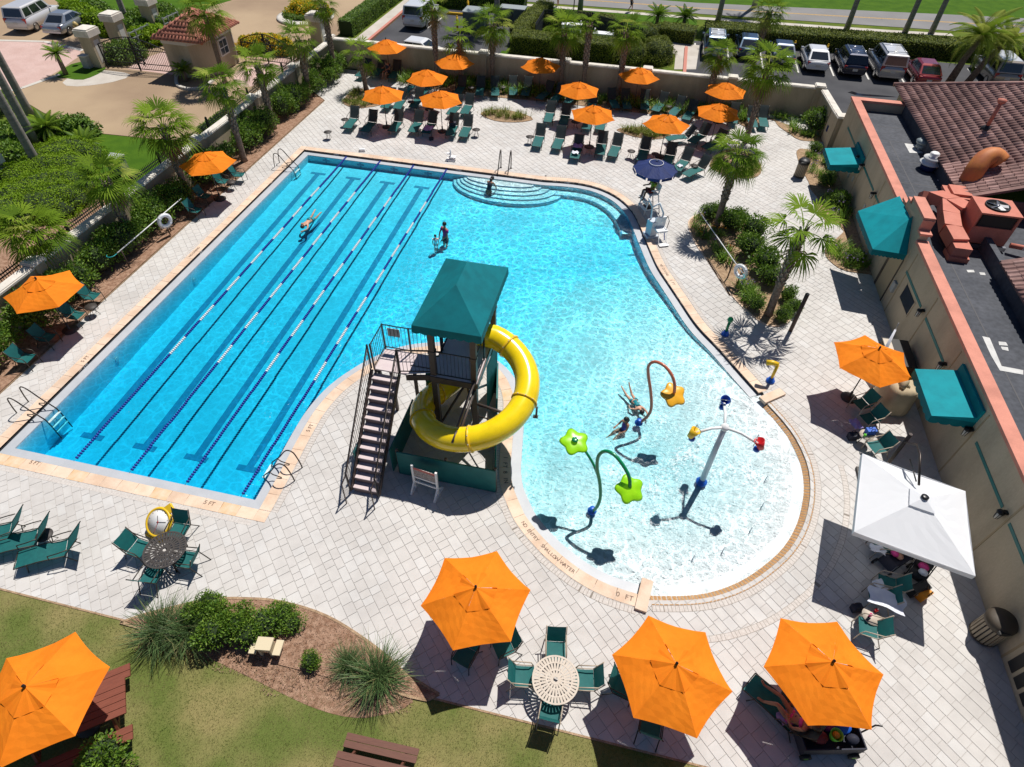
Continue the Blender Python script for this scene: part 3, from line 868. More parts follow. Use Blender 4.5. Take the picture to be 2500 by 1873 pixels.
# planting beds, lying a little above the paving, with edging
for k, p in BEDP.items():
    m = 'mulchred' if k in ('left_bed', 'grass_bed') else 'mulch'
    inner = offset(p, -.25, True) if k not in ('left_bed', 'back_bed') else None
    a = sum(p[i][0] * p[(i + 1) % len(p)][1] - p[(i + 1) % len(p)][0] * p[i][1] for i in range(len(p)))
    sheet('planting_bed', p, .022 + .001 * list(BEDP).index(k), m)
    mb = MB()
    for a_, b_ in zip(p, p[1:] + p[:1]):
        if k == 'grass_bed' and a_[1] < 4.7 and b_[1] < 4.7 and -11 < a_[0] < -3.5: continue
        mb.beam((*a_, .008), (*b_, .008), .07, .05)
    o = mb.build('bed_edging', 'coping' if k == 'long_bed' else 'mulch'); o['kind'] = 'structure'
sheet('lawn', [(-60, -30), (40, -30), (40, 4.49), (-2.85, 4.49), (-11.7, 4.49), (-60, 4.49)], -.012, 'lawndry')
mb = MB(); mb.beam((-21.6, 4.5, -.02), (-11.7, 4.5, -.02), .05, .05); mb.beam((-2.85, 4.5, -.02), (12, 4.5, -.02), .05, .05)
o = mb.build('deck_edging', 'mulch'); o['kind'] = 'structure'

# ------------------------------------------------------------------ clubhouse (local x = 0 is the pool-side wall face, local y runs along it)
club = thing('clubhouse', 'tan stucco clubhouse with pink parapet, flat dark roof, brown tile roof and teal awnings', 'building', (12.14, 10.0, 0), .0125)
def LB(p):            # world x, y -> clubhouse local
    return (p[0] - 12.14 + .0125 * (p[1] - 10), p[1] - 10)
Y0, Y1 = -9.0, 30.35
PH = 3.3
mb = MB()
mb.b2(0, .30, Y0, 14.9, 0, PH - .12); mb.b2(.0, .30, 17.85, Y1, 0, PH - .12)
for a, b, h in ((14.9, 15.25, 3.52), (15.25, 17.0, 4.02), (17.0, 17.45, 3.78), (17.45, 17.85, 3.5)): mb.b2(-.012, .32, a, b, 0, h)
mb.b2(.30, 9.0, Y1 - .30, Y1, 0, PH - .12)
mb.b2(3.1, 30, Y1 - .25, Y1 + 1.9, 0, 3.2)
mb.build('wall', 'stucco', club)
for a, b, h in ((Y0, 14.9, PH), (17.85, Y1 + .1, PH)):
    mb = MB(); mb.b2(-.06, .40, a, b, h - .12, h); mb.build('parapet_cap', 'pinkcap', club)
mb = MB(); mb.b2(.40, 2.9, Y1 - .36, Y1 + .1, PH - .12, PH - .002); mb.build('parapet_cap', 'pinkcap', club)
mb = MB()
for a, b, h in ((14.84, 15.25, 3.52), (15.25, 17.06, 4.02), (17.06, 17.45, 3.78), (17.45, 17.9, 3.5)): mb.b2(-.06, .40, a, b, h, h + .1)
mb.b2(-.06, .40, 15.2, 15.26, 3.62, 4.02); mb.b2(-.06, .40, 17.0, 17.06, 3.88, 4.02)
mb.build('stepped_cap', 'pinkcap', club)
mb = MB(); mb.b2(.30, 2.9, Y0, Y1 - .3, 2.5, 2.72); mb.b2(2.9, 6.2, 13.9, 18.9, 2.5, 2.715)
mb.build('flat_roof', 'roofflat', club)
MB().b2(2.86, 3.1, Y0, Y1 - .36, 0, 3.3).build('eave_wall', 'roofflat', club)  # wall in dark roof colour, painting in the shade below the tile eave
mb = MB()
for y in (27.9, 26.0, 23.6, 21.2): mb.b2(.45, 2.85, y, y + .05, 2.70, 2.724)
mb.b2(1.4, 1.45, 4, 26, 2.70, 2.7245)
mb.build('roof_seam', 'rooftar', club)
for pl in ([(13.97, 35.94, 2.75), (15.12, 35.89, 2.75), (15.10, 34.99, 2.75), (13.99, 34.78, 2.75)], [(14.84, 32.27, 2.75), (15.41, 31.81, 2.75), (15.29, 31.47, 2.75), (14.65, 31.91, 2.75)],
           [(13.88, 24.03, 2.75), (14.17, 24.10, 2.75), (14.17, 23.93, 2.75), (13.89, 23.86, 2.75)], [(14.35, 23.98, 2.75), (14.56, 24.00, 2.75), (14.55, 23.82, 2.75), (14.34, 23.80, 2.75)],
           [(13.25, 19.72, 2.75), (13.49, 19.69, 2.75), (13.47, 19.13, 2.75), (13.43, 18.19, 2.75), (14.10, 18.14, 2.75), (14.02, 17.90, 2.75), (13.30, 17.94, 2.75), (13.24, 18.68, 2.75)], [(13.74, 19.55, 2.75), (13.99, 19.57, 2.75), (14.00, 19.38, 2.75), (13.70, 19.34, 2.75)], [(13.73, 19.27, 2.75), (13.97, 19.29, 2.75), (13.93, 19.08, 2.75), (13.73, 19.11, 2.75)]):
    lp = [LB(p) for p in pl]
    mb = MB(); mb.prism(lp, 2.715, 2.732); mb.build('roof_patch', 'whitepatch', club)
# tiled roof, rising away from the pool
def RZ(x): return 3.42 + .36 * (x - 2.78)
XR, YR0, YR1 = 14.0, 8.0, 32.6
mb = MB()
def slab(x0, x1, y0, y1):
    mb.add([(x0, y0, RZ(x0)), (x1, y0, RZ(x1)), (x1, y1, RZ(x1)), (x0, y1, RZ(x0)), (x0, y0, RZ(x0) - .12), (x1, y0, RZ(x1) - .12), (x1, y1, RZ(x1) - .12), (x0, y1, RZ(x0) - .12)],
           [(0, 1, 2, 3), (7, 6, 5, 4), (0, 4, 5, 1), (1, 5, 6, 2), (2, 6, 7, 3), (3, 7, 4, 0)])
HK = .72
HY = lambda x: YR1 - HK * (x - 2.78)
slab(2.78, XR, YR0, 13.9); slab(6.2, XR, 13.9, 18.9); slab(2.78, XR, 18.9, HY(XR))
hp = [(2.78, HY(XR)), (XR, HY(XR)), (2.78, YR1)]
mb.add([(x_, y_, RZ(x_)) for x_, y_ in hp], [(0, 1, 2)])
mb.add([(2.78, YR1, RZ(2.78)), (XR, HY(XR), RZ(XR)), (XR + 8, YR1, RZ(2.78))], [(0, 1, 2)])
mb.b2(6.15, 6.25, 13.9, 18.9, 2.7, RZ(6.2) - .02); mb.b2(3.1, 6.2, 13.82, 13.92, 2.7, 3.5); mb.b2(3.1, 6.2, 18.88, 18.98, 2.7, 3.5)
roof = mb.build('roof', 'tile2', club)
def tile_mesh(mi):
    m = MB(); W, L = .29, .46
    prof = [(-W / 2, .006), (-.07, .004), (-.055, .035), (-.02, .062), (.02, .062), (.055, .035), (.07, .004), (W / 2, .006)]
    vs = [(0, y, z + .02) for y, z in prof] + [(L, y, z) for y, z in prof]
    k = len(prof)
    m.add(vs, [(i, k + i, k + i + 1, i + 1) for i in range(k - 1)], 0, True)
    m.add([(0, y, z + .02) for y, z in prof] + [(0, y, .0) for y, z in prof], [(i, i + 1, k + i + 1, k + i) for i in range(k - 1)])
    return m.mesh('roof_tile', 'tile%d' % mi)
TM = [tile_mesh(i) for i in range(4)]
sl = math.atan(.36)
tl = []
ex = .38
r3 = random.Random(3)
j = 0
x = 2.72
while x < XR - .4:
    y = YR0 + .14
    while y < YR1 - .1:
        if not (x < 6.1 and 13.75 < y < 19.05) and y < HY(x) - .1: tl.append((x, y))
        y += .272
    x += ex * math.cos(sl)
def near_key(t):
    wx, wy = t[0] + 12.14, t[1] + 10
    return wx * wx + wy * wy
vis = [t for t in tl if (t[0] + 12.14) < 13.2 + .27 * (t[1] + 10) and t[1] + 10 > 22.0]
vis.sort(key=near_key)
near_t = set(vis[:290])
rest = MB()
for t in tl:
    k = r3.choice((0, 0, 1, 2, 2, 3))
    z = RZ(t[0]) + .006
    dz = r3.uniform(-.004, .004)
    if t in near_t:
        o = link('roof_tile', TM[k], roof, (t[0], t[1], z + dz)); o.rotation_euler = (0, -sl, r3.uniform(-.02, .02))
    else:
        rest.T = Matrix.Translation((t[0], t[1], z + dz)) @ Matrix.Rotation(-sl, 4, 'Y')
        W, L = .29, .46
        prof = [(-W / 2, .006), (-.07, .004), (-.045, .05), (.0, .066), (.045, .05), (.07, .004), (W / 2, .006)]
        n = len(prof)
        rest.add([(0, y, zz + .02) for y, zz in prof] + [(L, y, zz) for y, zz in prof] + [(0, y, 0) for y, zz in prof], [(i, n + i, n + i + 1, i + 1) for i in range(n - 1)] + [(i, i + 1, 2 * n + i + 1, 2 * n + i) for i in range(n - 1)], k, True)
rest.T = None
o = rest.build('farther_roof_tiles', ['tile0', 'tile1', 'tile2', 'tile3'], roof); o['kind'] = 'stuff'
mb = MB(); mb.tube([(2.7, HY(2.7), RZ(2.7) + .05), (XR, HY(XR), RZ(XR) + .05)], .12, 8); mb.build('ridge_tiles', 'tile1', roof)
# wall trim: grooves, teal band, lamps, window, louvres
mat('joint', (.36, .28, .17), .9)
for y in (-1.0, 2.12, 5.35, 8.3, 11.3, 14.3, 20.6, 24.2): MB().b2(-.012, .0, y - .03, y + .03, .0, 3.0).build('wall_joint', 'joint', club)
for a, b in ((-.6, 2.0), (2.55, 5.0), (8.75, 11.25), (11.95, 14.4), (20.0, 20.95), (21.4, 23.9), (26.2, 29.0), (5.75, 8.2)):
    mb = MB(); mb.b2(-.014, .0, a, b, 2.02, 2.14); mb.build('tile_band', 'tealpanel', club)
def wall_lamp(y, z):
    mb = MB(); mb.box((-.05, y, z + .16), (.1, .14, .06)); mb.lathe([(.0, .20), (.10, .17), (.12, .12), (.085, .12)], 8, (-.16, y, z)); mb.beam((-.02, y, z + .14), (-.16, y, z + .16), .03)
    lp = mb.build('wall_lamp', 'iron', club)
    mb = MB(); mb.lathe([(.055, -.14), (.085, .11)], 6, (-.16, y, z)); mb.build('glass', 'trim', lp)
    mb = MB()
    for i in range(6):
        a = i * PI / 3; mb.beam((-.16 + .058 * math.cos(a), y + .058 * math.sin(a), z - .15), (-.16 + .09 * math.cos(a), y + .09 * math.sin(a), z + .12), .014)
    mb.build('cage', 'iron', lp)
for y in (2.3, 5.45, 8.55, 11.6, 20.95, 24.0, 25.0): wall_lamp(y, 2.02)
mb = MB(); mb.b2(-.02, .0, 12.5, 13.75, 1.22, 1.86); wn = mb.build('window', 'glass', club)
mb = MB(); mb.b2(-.03, .0, 12.44, 13.8, 1.17, 1.22); mb.b2(-.03, .0, 12.44, 12.5, 1.22, 1.9); mb.b2(-.03, .0, 13.75, 13.8, 1.22, 1.9); mb.build('frame', 'stucco', wn)
mb = MB(); mb.b2(-.1, .0, 14.45, 14.75, .9, 1.35); mb.build('electric_box', 'greysign', club)
for q in ((24.6, .9), (21.4, .95), (25.5, .7)): MB().b2(-.03, 0, q[0], q[0] + .2, q[1], q[1] + .28).build('electric_box', 'greysign', club)
for k in range(6):
    mb = MB(); mb.b2(-.02, .0, -3.6 + k * .42, -3.3 + k * .42, .2, .95); mb.build('louvre_slot', 'black', club)
mb = MB(); mb.b2(-.016, 0, 15.1, 16.3, 0, 2.15); dr = mb.build('door', mat('doorbeige', (.40, .32, .20), .7), club)
mb = MB(); mb.b2(-.03, 0, 16.3, 16.5, 0, 2.2); mb.b2(-.04, 0, 15.02, 15.1, 0, 2.2); mb.b2(-.035, 0, 15.05, 16.45, 2.15, 2.22); mb.build('frame', 'canband', dr)
# awnings
def box_awning(y0, y1, z, out=1.35):
    p = [(-out, z + .02), (-out, z + .28), (-.10, z + .50), (-.095, z + .82), (-.005, z + .82)]
    m, d = MB(), MB()
    vs = [(a, y, b) for y in (y0, y1) for a, b in p]
    n = len(p)
    m.add(vs, [(i, n + i, n + i + 1, i + 1) for i in range(1, n - 1)])
    m.m[1] = 1  # upright strip at the wall in darker teal, its shade put into the colour
    m.add([(a, y0, b) for a, b in p[1:]] + [(-.005, y0, z + .28)], [tuple(range(5))]); m.add([(a, y1, b) for a, b in p[1:]] + [(-.005, y1, z + .28)], [tuple(range(5))[::-1]])
    aw = m.build('awning', ['tealawn', 'teal'], club)
    for (ax, ay), (bx, by) in (((-out, y0), (-out, y1)), ((-.005, y0), (-out, y0)), ((-out, y1), (-.005, y1))):
        L = math.dist((ax, ay), (bx, by)); k = max(3, int(L / .3))
        for i in range(k):
            t0, t1 = i / k, (i + 1) / k
            q = [(ax + (bx - ax) * t, ay + (by - ay) * t) for t in (t0, (t0 * .8 + t1 * .2), (t0 + t1) / 2, (t0 * .2 + t1 * .8), t1)]
            dz = (.03, -.02, -.035, -.02, .03)
            d.add([(*c, z + .285) for c in q] + [(*c, z + e) for c, e in zip(q, dz)], [(j, j + 1, 6 + j, 5 + j) for j in range(4)])
    d.build('valance', 'teal', aw)
    return aw
box_awning(5.55, 7.75, 2.12); box_awning(24.2, 26.25, 1.6, 1.6)
m = MB()
ap, e1, e2, e3, e4 = (-.12, 16.2, 3.55), (-1.45, 18.3, 2.5), (-1.4, 15.1, 2.5), (-.05, 15.0, 2.5), (-.05, 18.3, 3.45)
m.add([e1, e2, ap], [(0, 1, 2)]); m.add([e2, e3, ap], [(0, 1, 2)]); m.add([e1, ap, e4], [(0, 1, 2)]); m.add([ap, e3, (-.02, 15.05, 2.5), (-.02, 16.3, 3.6)], [(0, 1, 2, 3)])
aw = m.build('awning', 'tealawn', club)
d = MB()
for p, q in ((e1, e2), (e2, e3)):
    k = 9
    for i in range(k):
        a = [Vector(p).lerp(Vector(q), (i + f) / k) for f in (0, .25, .5, .75, 1)]
        dz = (.24, .27, .285, .27, .24)
        d.add([tuple(v) for v in a] + [(v.x, v.y, v.z - e) for v, e in zip(a, dz)], [(j, j + 1, 6 + j, 5 + j) for j in range(4)])
d.build('valance', 'teal', aw)
# roof plant
def on_roof(w): return (w[0], w[1], 2.72)
t = thing('exhaust_fan', 'grey mushroom exhaust fan on the white square patch of the flat roof', 'roof fan', on_roof((14.70, 35.50, 2.75)))
MB().lathe([(.30, 0), (.30, .25), (.22, .28), (.38, .32), (.40, .42), (.25, .52), (.0, .56)], 16).build('cowl', 'hvac', t); MB().lathe([(.33, 0), (.33, .1)], 4, a0=PI / 4).build('curb', 'steel', t)
t = thing('exhaust_fan', 'white tiered roof ventilator standing nearer the pink ducts', 'roof fan', on_roof((14.43, 33.04, 2.75)))
MB().lathe([(.36, 0), (.36, .3)], 16).build('curb', 'navy', t)
MB().lathe([(.36, .3), (.5, .34), (.5, .4), (.34, .45), (.34, .55), (.42, .58), (.42, .64), (.22, .68), (.22, .85), (.16, .9), (0, .92)], 20).build('cowl', 'white', t)
t = thing('air_conditioner', 'large pink rooftop air conditioner with round fan on top', 'air conditioner', (14.9, 26.55, 2.72))
mb = MB(); mb.b2(-.78, .78, -.68, .68, .25, 1.0); mb.b2(-.78, -.68, -.68, .68, 1.0, 1.55); mb.b2(.68, .78, -.68, .68, 1.0, 1.55); mb.b2(-.68, .68, .58, .68, 1.0, 1.55); mb.b2(-.78, .78, -.70, .70, 1.55, 1.62); mb.b2(-.72, -.68, -.68, -.60, 1, 1.55); mb.build('casing', 'pinkmetal', t)
mb = MB(); mb.b2(-.66, .66, -.62, .56, 1.0, 1.5); mb.build('coil', 'black', t)
fn = MB().lathe([(.47, 0), (.47, .07), (.43, .07), (.43, .01), (0, .01)], 28, (0, 0, 1.62)).build('fan_ring', 'black', t)
mb = MB()
for i in range(5):
    a = i * 2 * PI / 5; mb.box((.22 * math.cos(a), .22 * math.sin(a), 1.66), (.38, .14, .012), a, M=Matrix.Rotation(.35, 4, 'X'))
mb.lathe([(.08, 0), (.08, .05)], 10, (0, 0, 1.64)); mb.build('fan_blade', 'steel', fn)
mb = MB(); mb.b2(-.9, .9, -.75, -.6, .05, .22); mb.b2(-.9, .9, .6, .75, .05, .22); mb.b2(-.95, -.7, -.75, .75, .0, .06); mb.build('skid', 'steel', t)
t = thing('roof_duct', 'forked pink sheet metal duct running along the flat roof to the stepped parapet', 'duct', (0, 0, 0))
def duct(name, pts, w, h):
    mb = MB()
    for p, q in zip(pts[:-1], pts[1:]): mb.beam(p, q, w, h)
    return mb.build(name, 'pinkmetal', t)
duct('main_run', [(13.5, 28.9, 3.35), (13.9, 28.0, 3.55), (14.3, 27.2, 3.62)], .72, .46)
duct('branch', [(13.75, 27.9, 3.5), (13.55, 26.9, 3.45), (13.45, 26.0, 3.35), (13.62, 25.2, 3.2)], .66, .5)
mb = MB(); mb.box((13.66, 24.95, 3.0), (.66, .6, .62)); mb.box((13.66, 24.9, 2.82), (.78, .7, .2)); mb.build('outlet_box', 'pinkmetal', t)
duct('branch', [(13.3, 29.2, 3.0), (13.25, 28.7, 3.35)], .6, .5)
t = thing('roof_hatch', 'pink stepped roof box lying beside the round rust coloured duct', 'roof box', (14.85, 29.35, 2.72))
mb = MB(); mb.box((0, 0, .28), (1.5, 1.05, .56)); mb.build('base', 'pinkmetal', t); mb = MB(); mb.box((0, 0, .66), (1.62, 1.15, .12)); mb.box((.05, .05, .77), (1.3, .9, .12)); mb.build('lid', 'pinkmetal', t)
t = thing('round_duct', 'curved rust orange round duct bending over the tile roof edge', 'duct', (15.3, 30.6, 2.72))
pts = [(0 + .0, -.1, 0), (.0, -.1, .9), (.05, .0, 1.35), (.3, .3, 1.72), (.7, .45, 1.8), (1.0, .35, 1.62)]
MB().tube(V2 and [tuple(p) for p in catmull(pts, .12)], .42, 18).build('elbow', 'rustduct', t)
t = thing('vent_pipe', 'slender pink capped vent pipe rising from the brown tile roof', 'pipe', (16.9, 34.95, RZ(16.9 - 11.83)))
MB().tube([(0, 0, 0), (.0, .0, 1.35)], .09, 12).build('pipe', 'pinkmetal', t); MB().lathe([(.15, 1.3), (.2, 1.36), (.2, 1.46), (.0, 1.52)], 14).build('cap', 'pinkmetal', t); MB().lathe([(.26, -.1), (.22, .1), (.1, .22)], 12).build('flashing', 'black', t)
mb = MB(); mb.tube([(15.08, 25.16, 2.80), (15.13, 21.48, 2.80), (15.2, 15.0, 2.8)], .035, 8)
tag(mb.build('conduit_pipe', 'white'), 'long thin white pipe lying along the flat roof', 'pipe')
t = thing('spiral_pipe', 'pale pink insulated pipe beside the air conditioner', 'pipe', (0, 0, 0))
MB().tube([(15.9, 25.9, 3.05), (16.6, 25.7, 3.1), (17.6, 25.8, 3.15)], .11, 10).build('sleeve', 'pinkmetal', t); MB().tube([(16.35, 25.78, 3.09), (16.5, 25.72, 3.1)], .125, 10).build('collar', 'white', t)

# ------------------------------------------------------------------ boundary walls
def stucco_wall(label, a, b, h, pil, th=.30, caps=True):
    a, b = Vector((*a, 0)), Vector((*b, 0))
    L = (b - a).length
    t = thing('boundary_wall', label, 'wall', tuple(a), math.atan2(b.y - a.y, b.x - a.x))
    mb = MB(); mb.b2(0, L, -th / 2, th / 2, 0, h - .1); mb.build('wall', 'wallstucco', t)
    cuts = [0] + sorted(pil) + [L]
    for p in pil:
        mb = MB(); mb.b2(p - .26, p + .26, -.26, .26, 0, h + .04); pl = mb.build('pilaster', 'wallstucco', t)
        mb = MB(); mb.b2(p - .34, p + .34, -.34, .34, h + .04, h + .1); mb.b2(p - .30, p + .30, -.30, .30, h + .1, h + .16); mb.build('cap', 'cap', pl)
    for u, v in zip(cuts[:-1], cuts[1:]):
        u += .27 if u in pil else 0; v -= .27 if v in pil else 0
        if v - u > .1:
            mb = MB(); mb.b2(u, v, -.24, .24, h - .1, h - .02); mb.b2(u, v, -.19, .19, h - .02, h + .02); mb.build('cap', 'cap', t)
    return t
LY = sorted([(-23.59, 28.30, 1.90)[1], (-23.56, 34.28, 1.90)[1], (-23.39, 39.86, 1.90)[1], (-23.42, 21.76, 1.90)[1], (-23.86, 16.37, 1.90)[1]])
stucco_wall('long tan stucco wall with pale cap along the left planting bed', (-23.75, 5.0), (-23.75, 45.3), 1.78, [y - 5.0 for y in LY] + [8.2 - 5])
BX = [(-11.89, 45.63, 2.10)[0], (-5.97, 45.79, 2.10)[0], (-0.28, 45.77, 2.10)[0], (5.42, 45.57, 2.10)[0]]
stucco_wall('tan stucco wall with white cap closing the far end of the pool deck', (-23.75, 45.45), (11.25, 45.45), 1.98, [x + 23.75 for x in BX] + [.1, 34.8])
t = stucco_wall('short tan wall with door and small blue sign between back wall and clubhouse', (11.3, 45.1), (11.75, 40.4), 1.95, [4.4])
mb = MB(); mb.b2(3.0, 4.0, -.2, -.13, .05, 1.8); d_ = mb.build('door', 'wallstucco', t)
mb = MB(); mb.b2(3.35, 3.6, -.225, -.2, .7, 1.05); mb.build('sign', 'navy', d_)
mb = MB(); mb.b2(2.94, 3.0, -.21, -.14, .05, 1.86); mb.b2(4.0, 4.06, -.21, -.14, .05, 1.86); mb.b2(2.94, 4.06, -.21, -.14, 1.86, 1.9); mb.build('frame', 'canband', d_)
# iron fence
t = thing('iron_fence', 'black iron picket fence beside the left stucco wall', 'fence', (-25.15, 8.0, 0))
pm = MB(); pm.b2(-.011, .011, -.011, .011, .08, 1.42); pm.lathe([(.018, 1.42), (.0, 1.50)], 4); PK = pm.mesh('picket', 'irongreen')
n = int(37.5 / .125)
for i in range(min(n, 298)): link('picket', PK, t, (0, i * .125 + .06, 0))
for z in (.16, 1.16, 1.30):
    mb = MB(); mb.b2(-.02, .02, 0, 37.4, z, z + .04); mb.build('rail', 'irongreen', t)
for i in range(17):
    mb = MB(); mb.b2(-.05, .05, i * 2.33 - .05, i * 2.33 + .05, 0, 1.62); mb.lathe([(.07, 1.62), (.0, 1.70)], 4, (0, i * 2.33, 0), a0=PI / 4); mb.build('post', 'irongreen', t)
# gate pillars
def pillar(p, label, h=2.45, w=.95, rz=0.0):
    t = thing('gate_pillar', label, 'pillar', p, rz, 'tan stucco gate pillars')
    mb = MB(); mb.box((0, 0, h / 2 - .2), (w, w, h - .4)); mb.build('shaft', 'stucco', t)
    mb = MB(); mb.box((0, 0, h - .2), (w + .25, w + .25, .42)); mb.box((0, 0, h + .05), (w + .1, w + .1, .1)); mb.build('cap', 'cap', t)
    mb = MB(); mb.box((w / 2 + .004, 0, h * .42), (.012, w * .55, h * .6)); mb.build('panel', 'trim', t)
P1 = (-40.27, 40.83)
pillar(P1, 'near gate pillar beside the arched gate and silver car')
pillar((-40.92, 44.36), 'middle gate pillar behind the arched gate')
pillar((-41.01, 48.68), 'farthest gate pillar by the garden shrubs')
pillar((-26.75, 49.64), 'gate pillar carrying a potted palm near the drive hedge', 2.2)
pillar((-33.68, 24.04), 'gate pillar cut off by the left picture edge', 1.5)
for p, q in (((-39.61, 43.89, 1.30), (-39.55, 46.35, 1.30)), ((-39.36, 47.81, 1.30), (-39.29, 49.92, 1.30))):
    t = thing('garden_fence', 'grey rail fence between pillars at the %s of the garden' % ('front' if p[1] < 47 else 'back'), 'fence', (0, 0, 0))
    for z in (.5, .9, 1.3):
        mb = MB(); mb.beam((*p[:2], z), (*q[:2], z), .05, .07); mb.build('rail', 'hvac', t)
    for f in (.05, .35, .65, .95):
        mb = MB(); a = Vector((p[0], p[1], 0)).lerp(Vector((q[0], q[1], 0)), f); mb.box((a.x, a.y, .7), (.07, .07, 1.4)); mb.build('post', 'hvac', t)
# arched gates
def gate(label, a, b, h0, h1, lean=.5):
    a, b = Vector((*a, 0)), Vector((*b, 0)); L = (b - a).length
    t = thing('iron_gate', label, 'gate', tuple(a), math.atan2(b.y - a.y, b.x - a.x), 'arched iron gates')
    H = lambda s: h0 + (h1 - h0) * math.sin(PI * min(1, max(0, (s / L) * .93 + .05))) ** 1.2
    pk = MB(); pk.b2(-.012, .012, -.012, .012, 0, 1); PKM = pk.mesh('picket', 'iron')
    n = int(L / .14)
    for i in range(1, n):
        s = L * i / n
        o = link('picket', PKM, t, (s, 0, .12)); o.scale = (1, 1, H(s) - .12)
    MB().tube([(L * i / 20, 0, H(L * i / 20)) for i in range(21)], .035, 6).build('top_rail', 'iron', t)
    for z in (.12, .5, h0 - .12):
        mb = MB(); mb.b2(0, L, -.02, .02, z, z + .045); mb.build('rail', 'iron', t)
    for s in (0, L * .5, L):
        mb = MB(); mb.b2(s - .04, s + .04, -.04, .04, 0, H(s)); mb.build('stile', 'iron', t)
    mb = MB()
    cx = L * .55
    for k in range(9):
        z0 = .45 + k * (h1 - .7) / 9; sg = 1 if k % 2 else -1
        mb.tube([(cx + .3 * math.cos(f) * sg, -.03, z0 + .14 * math.sin(f * 1.3)) for f in [PI * i / 8 for i in range(9)]], .035, 5)
        mb.lathe([(.0, -.1), (.09, -.05), (.09, .05), (0, .1)], 6, (cx + .28 * sg, -.03, z0), sy=.4)
    mb.build('scroll_ornament', 'iron', t)
gate('left arched iron gate between the near pillar and guardhouse', (-39.4, 40.5), (-34.1, 40.75), 1.55, 2.25)
gate('right arched iron gate behind the guardhouse with yellow flowers beyond', (-30.6, 44.7), (-26.7, 44.6), 1.4, 2.0)

# ------------------------------------------------------------------ guardhouse
gh = thing('guardhouse', 'small tan guardhouse with red tile hip roof between the iron gates', 'building', (-32.4, 42.3, 0))
foot = [(-1.55, -1.85), (.45, -1.95), (1.45, -.6), (1.5, 1.9), (-1.5, 2.0)]
MB().prism(foot, 0, 2.55).build('wall', 'wallstucco', gh)
band = offset(foot[::-1], .05, True)
MB().prism(band, 2.18, 2.40).build('trim_band', 'trim', gh)
mb = MB(); mb.b2(1.44, 1.56, .0, 1.1, .95, 2.05); wn = mb.build('window', 'trim', gh)
for y0, y1, z0, z1 in ((.1, .52, 1.05, 1.45), (.58, 1.0, 1.05, 1.45), (.1, .52, 1.52, 1.95), (.58, 1.0, 1.52, 1.95)):
    mb = MB(); mb.b2(1.56, 1.57, y0, y1, z0, z1); mb.build('pane', 'winglass', wn)
EX0, EX1, EY0, EY1, EZ, AZ = -1.95, 1.95, -2.3, 2.6, 2.55, 3.75
A1, A2 = (0, -.35, AZ), (0, .65, AZ)
cs = [(EX0, EY0, EZ), (EX1, EY0, EZ), (EX1, EY1, EZ), (EX0, EY1, EZ)]
mb = MB(); mb.add(cs + [A1, A2], [(0, 1, 4), (1, 2, 5, 4), (2, 3, 5), (3, 0, 4, 5), (3, 2, 1, 0)])
rf = mb.build('roof', 'ghtile', gh)
tmb = MB()
W, L = .25, .44
prof = [(-W / 2, .0), (-.08, .0), (-.045, .06), (0, .08), (.045, .06), (.08, 0), (W / 2, 0)]
n = len(prof)
tmb.add([(y, 0, z + .025) for y, z in prof] + [(y, L, z) for y, z in prof] + [(y, 0, 0) for y, z in prof], [(i, i + 1, n + i + 1, n + i) for i in range(n - 1)] + [(2 * n + i, 2 * n + i + 1, i + 1, i) for i in range(n - 1)], 0, True)
GT = tmb.mesh('roof_tile', 'ghtile')
def tile_face(p0, p1, u0, u1):
    """tiles on a roof face: eave p0-p1, upper edge u0-u1"""
    p0, p1, u0, u1 = map(Vector, (p0, p1, u0, u1))
    e = (p1 - p0); Le = e.length; ex_ = e / Le
    nrm = ex_.cross((u0 + u1) / 2 - (p0 + p1) / 2).normalized()
    up_ = nrm.cross(ex_)
    H = (u0 - p0).dot(up_)
    s0, s1 = (u0 - p0).dot(ex_), (u1 - p0).dot(ex_)
    r = 0
    while r * .36 < H - .1:
        f = r * .36 / H
        a, b = s0 * f, Le + (s1 - Le) * f
        k = max(1, int((b - a) / .255))
        for i in range(k):
            s = a + (b - a) * (i + .5) / k
            o = link('roof_tile', GT, rf)
            q = p0 + ex_ * s + up_ * (r * .36 - .05) + nrm * .012
            o.matrix_local = Matrix.Translation(q) @ Matrix((ex_, up_, nrm)).transposed().to_4x4()
        r += 1
tile_face(cs[0], cs[1], A1, A1); tile_face(cs[1], cs[2], A1, A2)
mb = MB(); mb.add([], [])
for c in cs: mb.tube([c, A1 if c[1] < 0 else A2], .1, 6)
mb.tube([A1, A2], .11, 6); mb.build('hip_tiles', 'ghtile', rf)
mb = MB(); mb.tube([(1.55, 1.85, 2.5), (1.55, 1.85, .05)], .04, 6); mb.build('downpipe', 'trim', gh)

